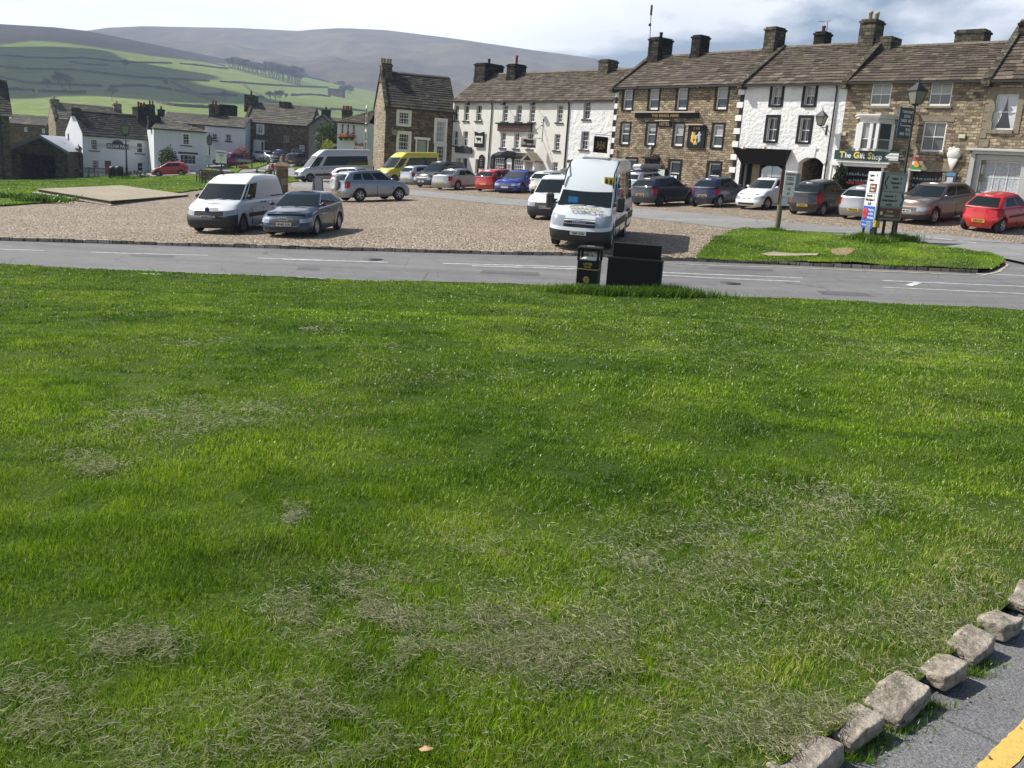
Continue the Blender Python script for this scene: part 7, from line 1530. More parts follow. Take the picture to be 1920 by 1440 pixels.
obj('roof_aerial', MB().cyl((.85, 0, 1.93), (.82, 0, 2.0), .012, n=5), TRIM, van); obj('slide_rail', MB().box(-2.0, .905, 1.17, -.95, .925, 1.21).box(-2.0, -.925, 1.17, -.95, -.905, 1.21), TRIM, van)
obj('badge', MB().cyl((2.13, 0, .82), (2.165, 0, .82), .085, n=16), plain('badge_blue', (.02, .05, .25), .3), van); obj('grille_bar', MB().box(2.10, .10, .80, 2.15, .40, .835).box(2.10, .10, .86, 2.15, .40, .88), CHROME, van)
# slate-blue three door hatchback
audi = vehicle('slate blue three door hatchback parked next to the white panel van', 'car', 'hatchback', axle(550, 446, 186, 1.2), hatch(4.15, 1.74, 1.42, paint=P_NAVY, fo=.88, wb=2.51, R=.31, zs=[(0, .66), (.35, .76), (1.15, .92), (2.6, .97), (3.6, 1.02), (4.15, .98)], gh=([(0, 1.08), (1, 1.98)], [(0, 4.05), (.35, 3.95), (1, 3.42)]), pillars=[.47], side=[(.06, .47), (.47, .86)], handles=[2.35], seams=[1.3, 2.75], grille=(.45, .8), gi=3, reg='WH02 FUG', pz=.42, spokes=6, lf0=4))
q = MB(); 
for k in range(4): q.lathe([(.045, -.008), (.062, -.008), (.062, .008), (.045, .008)], 16, Matrix.Translation((2.085, -.12+.08*k, .60)) @ Matrix.Rotation(math.pi/2, 4, 'Y'))
obj('badge', q, CHROME, audi); obj('badge_strip', MB().box(2.05, .14, .575, 2.075, .34, .61), plain('dull_yellow', (.45, .38, .08), .5), audi)
# silver sports utility car with spare wheel
rav = vehicle('silver off roader with spare wheel on its tailgate', 'car', 'off_roader', car_at(697, 379, 50), hatch(4.4, 1.82, 1.69, paint=P_SILVER, fo=.88, wb=2.56, R=.355, gc=.24, zs=[(0, .86), (.35, .98), (1.15, 1.10), (2.5, 1.12), (3.6, 1.16), (4.4, 1.12)], gh=([(0, 1.02), (1, 1.85)], [(0, 4.34), (.4, 4.26), (1, 3.96)]), pillars=[.38, .66], side=[(.04, .38), (.38, .66), (.66, .88, .2)], handles=[2.2, 3.1], seams=[1.3, 2.35, 3.2], spokes=5, tumble=.17, rpt=.3))
obj('spare_wheel', MB().lathe([(.05, -.12), (.30, -.12), (.355, -.08), (.365, 0), (.355, .06), (.30, .10), (.26, .105), (.22, .085), (.05, .085)], 24, Matrix.Translation((-2.32, .1, .98)) @ Matrix.Rotation(-math.pi/2, 4, 'Y')), plain('spare_cover', (.50, .51, .52), .4), rav); obj('roof_rail', MB().cyl((.3, .62, 1.69), (-1.6, .62, 1.67), .022, n=6), ALLOY, rav); obj('roof_rail', MB().cyl((.3, -.62, 1.69), (-1.6, -.62, 1.67), .022, n=6), ALLOY, rav)
# white high roof coach minibus
ive = vehicle('white coach minibus with black bumper and tall roof behind the litter bin', 'minibus', 'minibus', axle(1090, 468, 192, 2.5), dict(L=7.0, W=2.0, H=2.75, fo=1.0, wb=3.9, R=.36, gc=.25, paint=fp('coach_white', (.66, .70, .72), 0, .3, .25),
    zs=[(0, 1.0), (.3, 1.10), (.9, 1.28), (2, 1.30), (7.0, 1.32)], xf=[(0, .10), (.15, .0), (.5, .0), (.6, .06), (.8, .12), (.92, .26), (1, .40)], xr=[(0, .03), (.2, 0), (1, .03)], gh=([(0, .78), (.50, 1.42), (.62, 1.50), (.85, 2.05), (1, 2.7)], [(0, 6.96), (1, 6.85)]), glass=(.04, .5, .72), pillars=[.125, .33, .56, .78], side=[(.02, .125), (.15, .33), (.33, .56), (.56, .78), (.78, .97)], handles=[2.0], handmat=TRIM, seams=[1.75, 2.9], blk=.46, grille=(.58, .8), gi=3, tumble=.13, rearwin=1, rw0=.2, rim=ALLOY, spokes=0, mirmat=TRIM, ms=1.0, rf=.40, rr=.14, gr=.16, roofdrop=[(0, .9), (.2, .5), (.28, .12), (.40, .0), (1, .02)], reg='YJ60 CXD', pz=.52, strip=(.75, .25), crown=.07, bow=.16, lf0=3, lfs=3, lampf=(.58, .92), wheelw=.24, gbow=.10, skirt=1, mir=1.2))
IT = plain('letter_blue', (.02, .04, .22), .5)
for sd in (-1, 1): obj('mirror', MB().box(2.35, sd*1.16-.13, 1.18, 2.5, sd*1.16+.13, 1.66, bev=.05).cyl((2.3, sd*.95, 1.45), (2.42, sd*1.12, 1.45), .03, n=6), TRIM, ive)
text(ive, 'IVECO', .075, 0, 0, 0, plain('badge_white', (.5, .55, .7), .3), .004, 1.5, Matrix.Translation((3.49-.07, 0, .87)) @ Matrix.Rotation(math.pi/2, 4, 'Z')); q = MB()
for z in (.80, .94): q.box(3.34, -.5, z, 3.42, .5, z+.03)
obj('grille_bar', q, P_MSILV, ive)
Mh = Matrix.Translation((3.02, 0, 1.19)) @ Matrix.Rotation(math.pi/2, 4, 'Z') @ Matrix.Rotation(rad(-66), 4, 'X')
FAINT = plain('faint_gilt', (.42, .38, .28), .5)
for k, s_ in enumerate(('HARKERS', 'COACHES')): text(ive, s_, .13, .1+.1*k, -.05, .12-.17*k, FAINT, .004, 1.35, Mh)
o = obj('school_sign', MB().box(1.72, .50, 2.02, 1.76, .82, 2.30, Matrix()), plain('school_yellow', (.75, .52, .02), .5), ive, Matrix.Translation((.05, 0, -.06))); q = MB()
for y in (.58, .72): q.sphere((1.772, y, 2.22), .028, 7, 5, None, (.3, 1, 1)).box(1.762, y-.035, 2.12, 1.772, y+.035, 2.195).box(1.762, y-.035, 2.06, 1.772, y-.01, 2.12).box(1.762, y+.01, 2.06, 1.772, y+.035, 2.12)
obj('pictogram', q, PLB, o); obj('dash_card', MB().box(2.58, -.52, 1.42, 2.6, -.2, 1.60), plain('card_blue', (.03, .22, .55), .5), ive, Matrix.Translation((.06, 0, 0)))
obj('roof_hatch', MB().box(-.2, -.45, 2.76, .7, .45, 2.83, bev=.02), P_MSILV, ive)
[obj('roof_rail', MB().cyl((1.6, y*.80, 2.36), (.6, y*.82, 2.71), .022, n=6).cyl((1.95, y*.83, 1.9), (1.6, y*.80, 2.36), .022, n=6), UNDER, ive) for y in (-1, 1)]
q = MB()
for z in (1.0,): q.box(-3.3, -1.02, z, 1.6, -1.004, z+.03)
obj('coach_line', q, P_RED, ive)
obj('marker_lamp', MB().sphere((-1.4, 1.02, .98), .06, 8, 5).sphere((-1.75, 1.02, .98), .06, 8, 5), LAMPR, ive)
# small white van behind it
cad = vehicle('small white van with black bumper and roof rack half hidden by the coach minibus', 'van', 'small_van', axle(1031, 414, 197, 1.3), dict(L=4.4, W=1.79, H=1.83, fo=.88, wb=2.68, R=.32, gc=.19, paint=P_WHITE, zs=[(0, .84), (.3, .95), (1.0, 1.08), (2, 1.10), (4.4, 1.10)], gh=([(0, .95), (.8, 1.7), (1, 2.1)], [(0, 4.36), (1, 4.2)]), glass=(.06, .82, .78), pillars=[.07], side=[(0, .33)], handles=[2.2], seams=[1.5, 2.4], blk=.58, grille=(.58, .8), gi=3, tumble=.14, rearwin=0, rim=STEEL, spokes=0, rr=.14, reg='MV12 WHP', pz=.55, mirmat=TRIM, ms=1.1))
obj('roof_rack', MB().cyl((.4, -.6, 1.95), (.4, .6, 1.95), .03, n=6).cyl((-1.2, -.6, 1.95), (-1.2, .6, 1.95), .03, n=6).cyl((1.0, .45, 2.05), (-1.9, .45, 2.05), .11, n=10).cyl((.4, .5, 1.8), (.4, .5, 1.95), .02, n=6).cyl((-1.2, .5, 1.8), (-1.2, .5, 1.95), .02, n=6), ALLOY, cad)
# far minibuses
mer = vehicle('silver grey minibus with long dark side windows at the far end of the square', 'minibus', 'minibus', axle(576, 343, 240, 2.5), dict(L=7.0, W=2.0, H=2.75, fo=1.0, wb=4.3, R=.36, gc=.25, paint=P_MSILV, zs=[(0, .98), (.3, 1.08), (1.0, 1.24), (2, 1.28), (7, 1.30)], xf=[(0, .10), (.15, .0), (.5, .0), (.8, .10), (.92, .24), (1, .40)], xr=[(0, .03), (1, .03)], gh=([(0, .85), (.72, 1.7), (.85, 1.95), (1, 2.4)], [(0, 6.96), (1, 6.8)]), glass=(.06, .72, .62), pillars=[.15], side=[(.0, .15), (.19, .93)], handles=[2.1, 2.5], handmat=TRIM, seams=[2.3], blk=.34, grille=(.45, .8), gi=3, tumble=.13, rr=.14, rim=STEEL, spokes=0, strip=(.62, .2), mirmat=TRIM, ms=1.3, mir=1.35, roofdrop=[(0, .6), (.25, .12), (.4, 0), (1, .04)]))
text(mer, 'The Dales', .26, -.6, -1.012, 1.0, PLB, .0, 1.1)
yel = vehicle('yellow minibus with black bumper parked before the corner house', 'minibus', 'minibus', axle(727, 346, 226, 2.05), dict(L=6.0, W=2.0, H=2.5, fo=.95, wb=3.6, R=.35, gc=.24, paint=P_YEL, zs=[(0, .98), (.3, 1.08), (1.0, 1.24), (2, 1.28), (6, 1.30)], xf=[(0, .10), (.15, .0), (.5, .0), (.8, .10), (.92, .24), (1, .40)], xr=[(0, .03), (1, .03)], gh=([(0, .85), (.75, 1.75), (1, 2.3)], [(0, 5.96), (1, 5.8)]), glass=(.06, .76, .66), pillars=[.17], side=[(.0, .17), (.22, .95)], handles=[2.1, 2.5], seams=[2.3], blk=.45, grille=(.45, .8), gi=3, tumble=.13, rr=.14, rim=STEEL, spokes=0, strip=(.62, .14), mirmat=TRIM, ms=1.3, mir=1.35, roofdrop=[(0, .6), (.28, .12), (.42, 0), (1, .04)]))
obj('emblem', MB().cyl((.85, -1.004, 1.05), (.85, -1.018, 1.05), .16, n=14), UNDER, yel)
# the row along the far side and in front of the hotel
GR = 'cars parked in the row before the inn and hotel'
vehicle('dark purple black people carrier parked left of the silver saloon', 'car', 'people_carrier', axle(804, 353, 212, 1.47), dict(hatch(4.85, 1.9, 1.86, paint=P_BLACK, fo=.95, wb=3.1, R=.33, zs=[(0, .82), (.35, .92), (1.2, 1.08), (4.85, 1.12)], gh=([(0, 1.05), (1, 2.2)], [(0, 4.8), (1, 4.55)]), pillars=[.25, .6], side=[(.03, .25), (.25, .6), (.6, .93)], handles=[2.1], seams=[1.6, 2.6], reg='NK58')), GR)
vehicle('small silver car mostly hidden behind the black people carrier', 'car', 'hatchback', car_at(793, 347, 40), hatch(3.9, 1.66, 1.5, paint=P_PSILV), GR)
vol = vehicle('silver saloon with a boot, between the people carrier and the red hatchback', 'car', 'saloon', axle(840, 358, 34, -1.36), dict(hatch(4.6, 1.80, 1.43, paint=P_SILV2, fo=.9, wb=2.72, R=.32, zs=[(0, .68), (.35, .78), (1.25, .93), (3.0, .97), (3.9, 1.02), (4.6, 1.00)], gh=([(0, 1.2), (1, 2.05)], [(0, 4.1), (1, 3.35)]), pillars=[.45], side=[(.05, .45), (.45, .84)], handles=[2.4, 3.3], seams=[1.4, 2.5, 3.4])), GR)
vehicle('red five door hatchback between the silver saloon and the bright blue car', 'car', 'hatchback', axle(918, 361, 34, -1.3), hatch(4.1, 1.75, 1.48, paint=P_RED), GR)
vehicle('bright blue car with black alloy wheels facing out of the row', 'car', 'hatchback', axle(957, 364, 206, 1.4), dict(hatch(4.6, 1.81, 1.46, paint=P_BLUE, rim=ALLOYD, spokes=8, R=.33, fo=.9, wb=2.7)), GR)
vehicle('white small car next to the bright blue car, tail towards the square', 'car', 'small_car', axle(1017, 367, 28, -1.2), hatch(3.55, 1.63, 1.49, paint=P_WHITE, fo=.7, wb=2.3), GR)
GR2 = 'cars parked in the row before the shops'
bx = vehicle('grey car carrying a silver roof box, behind the dark grey hatchback', 'car', 'estate_car', car_at(1214, 368, 44), dict(hatch(4.4, 1.8, 1.5, paint=P_PSILV)), GR2)
obj('roof_box', MB().sphere((-.25, 0, 1.80), 1, 16, 10, Matrix.Diagonal((1, 1, 1, 1)), (.01, .01, .01)).box(-1.3, -.42, 1.60, .85, .42, 1.96, bev=.13), plain('roofbox_silver', (.26, .28, .32), .35, .4), bx); obj('roof_bar', MB().box(-.9, -.6, 1.50, -.84, .6, 1.58).box(.4, -.6, 1.50, .46, .6, 1.58), TRIM, bx)
vehicle('dark grey hatchback with red tail lamps right of the coach minibus', 'car', 'hatchback', axle(1216, 388.7, 46, -1.25), hatch(3.9, 1.70, 1.475, paint=P_DGREY, rim=ALLOYD, rreg='NX09 KHE', rpt=.5), GR2)
vehicle('deep blue small hatchback between the dark grey car and the white round car', 'car', 'small_car', axle(1326, 391, 42, -1.2), hatch(3.42, 1.62, 1.465, paint=P_DBLUE, fo=.7, wb=2.34, rreg='YK57 OLN', rpt=.5), GR2)
vehicle('small rounded white car facing the road behind the parking post', 'car', 'small_car', axle(1412, 395, 230, 1.1), hatch(3.55, 1.63, 1.49, paint=P_WHITE, fo=.72, wb=2.3, zs=[(0, .66), (.3, .80), (.9, .95), (2.2, .98), (3.55, 1.0)], gh=([(0, .92), (1, 1.6)], [(0, 3.48), (.35, 3.4), (1, 2.85)]), roofmat=P_CHAR, grille=(2, 3), xf=[(0, .05), (.15, .0), (.4, .0), (.6, .04), (.8, .12), (.92, .22), (1, .36)], reg='WR14 DJE', pz=.52), GR2)
vehicle('charcoal hatchback right of the parking post, tail towards the road', 'car', 'hatchback', axle(1515, 406, 45, -1.2), hatch(3.6, 1.62, 1.54, paint=P_CHAR, fo=.72, wb=2.38, rreg='FY59 EZO', rpt=.35, lampr=(.5, 1), zs=[(0, .72), (.35, .82), (.9, .96), (2.2, 1.0), (3.6, 1.04)]), GR2)
vehicle('silver small hatchback half hidden by the tall road signs', 'car', 'small_car', axle(1611, 414, 45, -1.25), hatch(3.82, 1.65, 1.44, paint=P_SILV2, rreg='YP05 DVL', rpt=.35, lampr=(.58, 1)), GR2)
vehicle('bronze crossover right of the road signs, facing the road', 'car', 'crossover', axle(1714, 421, 233, 1.3), dict(hatch(4.32, 1.78, 1.61, paint=P_BRONZE, R=.34, gc=.22, fo=.9, wb=2.63, zs=[(0, .80), (.35, .92), (1.15, 1.04), (3.0, 1.10), (4.32, 1.12)], gh=([(0, 1.08), (1, 1.95)], [(0, 4.22), (.4, 4.1), (1, 3.7)]), reg='BN09 OJG', pz=.55, blk=.3)), GR2)
vehicle('bright red small hatchback at the right edge with a large dark rear window', 'car', 'small_car', axle(1843, 437, 52, -1.2), hatch(3.43, 1.63, 1.47, paint=fp('bright_red_paint', (.52, .01, .012), 0, .3, .2), fo=.7, wb=2.34, rim=ALLOY, rreg='SG07 EXP', rpt=.35, rw0=-.05, rw1=.93, zs=[(0, .68), (.35, .80), (.85, .93), (2.2, .97), (3.43, .98)], gh=([(0, .85), (1, 1.6)], [(0, 3.36), (.3, 3.30), (1, 2.9)]), strip=(.62, .08), roofdrop=[(0, .10), (.35, .015), (.5, 0), (.75, .03), (1, .08)]), GR2)
# cars at the far end
vehicle('white and silver car half hidden behind the silver off roader', 'car', 'hatchback', car_at(672, 352, 110), hatch(4.1, 1.75, 1.45, paint=P_PSILV, z=0))
vehicle('red hatchback parked beside the white cottage shop window', 'car', 'hatchback', car_at(320, 331, -100), hatch(3.75, 1.62, 1.42, paint=P_RED))
vehicle('magenta pink car parked against the set back white cottage', 'car', 'crossover', car_far(431, 113, 215), hatch(4.1, 1.77, 1.57, paint=P_PINK, roofmat=P_PINK))
vehicle('old pale silver saloon parked below the white bay window', 'car', 'saloon', car_far(500, 117.5, 128), dict(hatch(4.3, 1.68, 1.4, paint=P_PSILV)))
vehicle('dark blue car in the shade before the dark terrace house', 'car', 'hatchback', car_far(536, 118, 20), hatch(4.0, 1.7, 1.45, paint=P_DBLUE)); vehicle('dark grey car in the shade at the right end of the terrace', 'car', 'hatchback', car_far(556, 118.5, 160), hatch(4.0, 1.7, 1.45, paint=P_DGREY))
vehicle('near black car with red lamps driving away beside the stone pillar', 'car', 'hatchback', car_far(561, 110, 15), hatch(4.0, 1.7, 1.5, paint=P_BLACK, lampr=(.5, 1)))
vehicle('pale blue car parked in front of the dark barn opening', 'car', 'hatchback', car_at(67, 334, 170), hatch(4.0, 1.7, 1.4, paint=P_PSILV)); vehicle('dark blue car cut by the left edge beside the stone house', 'car', 'hatchback', car_at(3, 335, 175), hatch(4.0, 1.7, 1.4, paint=P_DBLUE))
# ------------------------------------------------------------ street furniture, benches, people
def up(p, dz=0, rz=0): return Matrix.Translation((p[0], p[1], p[2]+dz)) @ Matrix.Rotation(rz, 4, 'Z')
GL = .095
# litter bin and grit box beside the road
p = G(1101, 546); r = empty('litter_bin', up(p, .02, rad(-14)), 'black open sided litter bin with a gold band, left of the large black box', 'litter bin')
mb = MB().box(-.27, -.27, 0, .27, .27, .78, bev=.015)
for x in (-.25, .25):
    for y in (-.25, .25): mb.box(x-.03, y-.03, .78, x+.03, y+.03, 1.04)
obj('body', mb, BLACK, r); obj('lid', MB().box(-.30, -.30, 1.04, .30, .30, 1.13, bev=.02), BLACK, r); obj('ash_plate', MB().box(-.10, -.10, 1.131, .10, .10, 1.145), ALLOY, r)
obj('band', MB().box(-.274, -.274, .56, .274, .274, .58), GOLD, r); obj('emblem', MB().lathe([(.074, -.003), (.083, -.003), (.083, .003), (.074, .003)], 20, Matrix.Translation((0, -.274, .30)) @ Matrix.Rotation(math.pi/2, 4, 'X')).box(-.012, -.278, .25, .012, -.270, .34), plain('dull_gold', (.30, .22, .04), .5), r)
text(r, 'LITTER', .055, 0, -.275, .70, GOLD, .002); text(r, 'PLEASE', .04, 0, -.275, .63, GOLD, .001); obj('rubbish', MB().box(-.2, -.15, .785, .1, .12, .84, bev=.02).box(-.05, -.2, .785, .22, .05, .87, bev=.02), WHITE, r)
p = G(1186, 551); r = empty('grit_box', up(p, .0, rad(-10)), 'large plain black box with stepped top on the verge right of the litter bin', 'box'); obj('body', MB().box(-.68, -.32, 0, .68, .30, .92, bev=.012), BLACK, r); obj('raised_back', MB().box(-.60, .0, .921, .62, .27, 1.27, bev=.01), BLACK, r); obj('end_panel', MB().box(.681, -.28, .05, .70, .27, .82), plain('green_panel', (.10, .13, .09), .5), r); obj('lid_edge', MB().box(-.70, -.34, .89, .72, -.325, .93), BLACKM, r)
# direction signs: two boards meeting at a corner post
C0 = G(1632, 461); C0.z += .13; GB = plain('sign_grey', (.22, .24, .25), .5, var=.06); SW = plain('sign_face', (.70, .71, .70), .5); SBR = plain('sign_brown', (.16, .045, .02), .5); SBL = plain('sign_blue', (.02, .10, .50), .45); FR = plain('sign_frame', (.22, .25, .26), .5); SG2 = plain('shaded_face', (.34, .36, .37), .5); PINK = plain('no_pink', (.5, .1, .1), .5)  # right-hand sign faces painted grey: their shade is in the colour
def board(name, label, az, w, z0, z1, left):
    a = rad(az); d = Vector((math.sin(a), math.cos(a), 0)); X = d if not left else -d; Y = Vector((-X.y, X.x, 0)); O = C0 if not left else C0+d*w
    M = Matrix(((X.x, Y.x, 0, O.x), (X.y, Y.y, 0, O.y), (0, 0, 1, O.z), (0, 0, 0, 1))); r_ = empty(name, M, label, 'road sign'); return r_
r = board('direction_sign', 'white and blue direction sign facing left on the grass island', -3, 1.15, 0, 0, True)
w = 1.12; obj('board', MB().box(0, 0, .72, w-.03, .04, 2.56, bev=.006), SW, r); obj('post', MB().cyl((.1, .09, -.3), (.1, .09, 2.5), .045, n=10), BLACKM, r); obj('post', MB().cyl((w-.02, .09, -.3), (w-.02, .09, 2.56), .05, n=10), BLACKM, r)
obj('blue_panel', MB().box(.03, -.006, .74, w-.06, -.001, 1.30), SBL, r); obj('roundel', MB().lathe([(.0, 0), (.17, 0), (.17, .008), (0, .008)], 20, Matrix.Translation((.26, -.006, 1.02)) @ Matrix.Rotation(math.pi/2, 4, 'X')), SW, r); obj('roundel', MB().lathe([(.172, 0), (.205, 0), (.205, .014), (.172, .014)], 24, Matrix.Translation((.26, -.006, 1.02)) @ Matrix.Rotation(math.pi/2, 4, 'X')), plain('roundel_red', (.55, .02, .03), .5), r)
text(r, '7.5t', .10, .26, -.018, 1.02, PLB, .003)
for k, s_ in enumerate(('Weight limit', 'on A6108 at', 'Kirkby Stephen')): text(r, s_, .085, .76, -.012, 1.16-.14*k, SW, .002, .8)
obj('brown_panel', MB().box(.30, -.006, 1.80, w-.2, -.001, 2.12), SBR, r)
for k, s_ in enumerate(('Leyburn      8', 'Grinton       1')): text(r, s_, .10, .52, -.006, 2.42-.17*k, PLB, .001, .9)
for k, s_ in enumerate(('Dales Bike', 'Museum')): text(r, s_, .08, .60, -.012, 2.02-.13*k, SW, .002, .9)
for k, s_ in enumerate(('Gunnerside    6', 'Kirkby Stephen 22', 'B 6270')): text(r, s_, .10, .50, -.006, 1.68-.15*k, PLB, .001, .78)
obj('split_line', MB().box(0, -.003, 1.755, w-.03, -.001, 1.77), PLB, r)
obj('lower_strip', MB().box(.0, -.0, .48, w-.08, .03, .70, bev=.005), SBL, r); text(r, '400 yds on minor road', .07, .5, -.008, .60, SW, .001, .85)
r = board('direction_sign', 'shaded grey direction sign with three boards facing the road on the grass island', 64, 1.35, 0, 0, False)
obj('board', MB().box(.03, 0, .84, 1.32, .04, 2.56, bev=.006), GB, r); obj('post', MB().cyl((.62, .09, -.3), (.62, .09, 2.5), .055, n=10), BLACKM, r); obj('post', MB().cyl((1.1, .09, -.3), (1.1, .09, 2.5), .05, n=10), BLACKM, r)
for z0, z1, arrow in ((1.90, 2.48, -1), (1.34, 1.84, 1)):
    zc_ = (z0+z1)/2; o = obj('sign_plate', MB().prism([(.12, zc_), (.26, z0), (1.22, z0), (1.22, z1), (.26, z1)] if arrow < 0 else [(.10, z0), (1.12, z0), (1.26, zc_), (1.12, z1), (.10, z1)], -.012, -.001), SG2, r)
    ol = [(.30, zc_), (.40, z0+.05), (.40, z0+.05)]
    q = MB(); ax_ = .36 if arrow < 0 else 1.16; s_ = arrow
    for a, b in (((ax_+s_*.14, zc_), (ax_, z1-.05)), ((ax_+s_*.14, zc_), (ax_, z0+.05))): q.cyl((a[0], -.02, a[1]), (b[0], -.02, b[1]), .018, n=5)
    obj('arrow', q, PLB, o)
    for k, s2 in enumerate((('Leyburn    8', 'Richmond 11', 'B 6270') if arrow < 0 else ('Gunnerside   6', 'Kirkby Stephen 22', 'B 6270'))): text(o, s2, .088, .78 if arrow < 0 else .58, -.02, z1-.13-.16*k, PLB, .001, .82)
o = obj('sign_plate', MB().box(.12, -.012, .90, 1.24, -.001, 1.27), SBR, r)
for k, s_ in enumerate(('Tourist', 'Information')): text(o, s_, .085, .68, -.02, 1.16-.15*k, plain('sign_cream', (.62, .64, .55), .5), .002, .9)
obj('info_mark', MB().cyl((.26, -.03, 1.08), (.26, -.012, 1.08), .07, n=12), SW, o)
obj('control_box', MB().box(.05, -.04, .55, .27, .10, .80, bev=.01), plain('box_yellow', (.50, .38, .02), .5), r); obj('cabinet', MB().box(.12, .25, -.3, .50, .5, .75, bev=.02), GB, r)
# street lamps
def street_lamp(p, H, lw, label, base=.11, bar=True):
    r_ = empty('street_lamp', up(p, .05), label, 'street lamp', 'black lantern street lamps'); hp = H-lw*1.9
    obj('post', MB().lathe([(base*1.5, -.3), (base*1.5, .25), (base, .3), (base, 1.0), (base*1.25, 1.05), (base*.8, 1.15), (base*.42, hp)], 12).sphere((0, 0, hp*.78), base*.75, 8, 5), BLACKM, r_)
    if bar: obj('ladder_bar', MB().cyl((-.38, 0, hp*.86), (.38, 0, hp*.86), .022, n=6).sphere((-.38, 0, hp*.86), .04, 6, 4).sphere((.38, 0, hp*.86), .04, 6, 4), BLACKM, r_)
    A_, B_ = MB(), MB(); lantern_prof(A_, (0, 0, hp+.05), lw, lw*1.85, B_, Matrix.Rotation(rad(20), 4, 'Z')); obj('lantern', A_, BLACKM, r_); obj('lantern_glass', B_, LGL, r_); return r_
p = G(1675, 451); hh = (451-155)/1720*p.y*.955; street_lamp(p, hh, .50, 'tall black street lamp rising behind the direction signs on the grass island', .075)
p = G(238, 336); street_lamp(p, (336-227)/1720*p.y, .9, 'black street lamp in front of the ice cream cottage', .12); p = G(393, 312); street_lamp(p, (312-252)/1720*p.y, .8, 'black street lamp at the right corner of the near white cottage', .12, False)
# parking sign on a wooden post
p = G(1456, 437); WOOD = plain('weathered_wood', (.16, .135, .09), .9, var=.25, vscale=6, bump=.01); WOODR = plain('red_wood', (.11, .04, .028), .8, var=.2)
r = empty('parking_sign', up(p, .1, rad(-12)), 'weathered wooden post with a white parking notice on the tip of the grass island', 'sign'); Ml = Matrix.Rotation(rad(0), 4, 'Y')
obj('post', MB().cyl((0, 0, -.3), (.0, 0, 1.45), .11, .10, 10), WOOD, r, Ml); obj('backing_board', MB().box(-.12, -.08, 1.05, .02, .22, 2.35, bev=.01), WOODR, r, Ml); obj('notice_panel', MB().box(.03, -.12, 1.35, .46, -.06, 2.32, bev=.006), SW, r, Ml); obj('side_box', MB().box(.462, -.04, 1.72, .62, .2, 2.28), GB, r, Ml)
for k, (s_, h_) in enumerate((('PARKING', .075), ('SUGGESTED', .04), ('DONATION', .04), ('CARS', .10), ('£2', .10), ('£1', .10))): text(r, s_, h_, .245, -.125, 2.22-(0, .12, .20, .36, .56, .74)[k], PLB, .003, .85)
obj('paper', MB().box(.02, -.11, 1.0, .26, -.09, 1.33), plain('paper_blue', (.55, .58, .68), .6), r, Ml)
# stone pillar with a carved finial
p = G(529, 374); r = empty('stone_pillar', up(p, .05, rad(12)), 'square stone pillar with a pyramid cap and worn finial behind the white van', 'pillar'); SP = stone('pillar_stone', (.11, .09, .06), (.17, .14, .095), (.24, .20, .14), (.09, .075, .05), .8, .45, .015)
obj('shaft', MB().box(-.42, -.42, -.3, .42, .42, .45, bev=.02).box(-.33, -.33, .451, .33, .33, 1.85, bev=.03), SP, r); obj('cap', MB().box(-.47, -.47, 1.851, .47, .47, 1.96, bev=.02).add([(-.45, -.45, 1.96), (.45, -.45, 1.96), (.45, .45, 1.96), (-.45, .45, 1.96), (-.12, -.12, 2.28), (.12, -.12, 2.28), (.12, .12, 2.28), (-.12, .12, 2.28)], [(0, 1, 5, 4), (1, 2, 6, 5), (2, 3, 7, 6), (3, 0, 4, 7), (4, 5, 6, 7)]), SP, r); obj('finial', MB().sphere((0, 0, 2.36), .16, 10, 7).sphere((.02, 0, 2.55), .10, 8, 6).cyl((0, 0, 2.25), (0, 0, 2.4), .18, .1, 8), SP, r)
# folding pavement board
def aboard(p, label, w, h, face, rz=0):
    r_ = empty('pavement_board', up(p, .1, rz), label, 'pavement board')
    for s_ in (-1, 1): obj('panel', MB().box(-w/2, -.012, 0, w/2, .012, h, bev=.004, M=Matrix.Translation((0, s_*.28, 0)) @ Matrix.Rotation(s_*rad(15), 4, 'X')), face, r_)
    return r_
r = aboard(G(595, 367), 'grey white folding pavement board standing on the cobbles behind the slate blue car', .6, 1.05, plain('board_white', (.42, .45, .44), .5), rad(35)); obj('frame', MB().box(-.32, -.03, 0, -.27, .03, 1.07, M=Matrix.Translation((0, -.28, 0)) @ Matrix.Rotation(rad(-15), 4, 'X')).box(.27, -.03, 0, .32, .03, 1.07, M=Matrix.Translation((0, -.28, 0)) @ Matrix.Rotation(rad(-15), 4, 'X')), UNDER, r)
q = Vector(pC)+v_.normalized()*2.3; fn = Vector((fGI.n.x, fGI.n.y)); q = q-fn*1.6; aboard((*tuple(fGI.M @ Vector((7.0, -2.0, 0)))[:2], g(*tuple(fGI.M @ Vector((7.0, -2.0, 0)))[:2])), 'red pavement board before the stone shop behind the bronze car', .9, .95, plain('board_red', (.5, .03, .03), .5), math.atan2(fGI.d.y, fGI.d.x))
# clipped cone tree at the shop corner
tp = fGI.M @ Vector((.75, -.9, 0)); r = empty('topiary', Matrix.Translation((tp.x, tp.y, g(tp.x, tp.y)+.1)), 'dark clipped cone shaped evergreen in a tub at the left corner of the green sign', 'potted tree'); V, F, T = leafball(1500, .42, .42, .85, .07, 77, .2); V[:, 0] *= np.clip((1.0-V[:, 2])/1.1, .1, 1.6); V[:, 1] *= np.clip((1.0-V[:, 2])/1.1, .1, 1.6)
o = link(bpy.data.objects.new('crown', np_mesh('crown', V, F, foliage('yew', (.008, .014, .005), (.03, .045, .012)), T, nv=4))); o.parent = r; o.matrix_local = Matrix.Translation((0, 0, 1.25)); obj('tub', MB().lathe([(.2, 0), (.27, .4), (.29, .42), (.24, .4)], 12).cyl((0, 0, .3), (0, 0, .9), .03, n=6), WOOD, r)
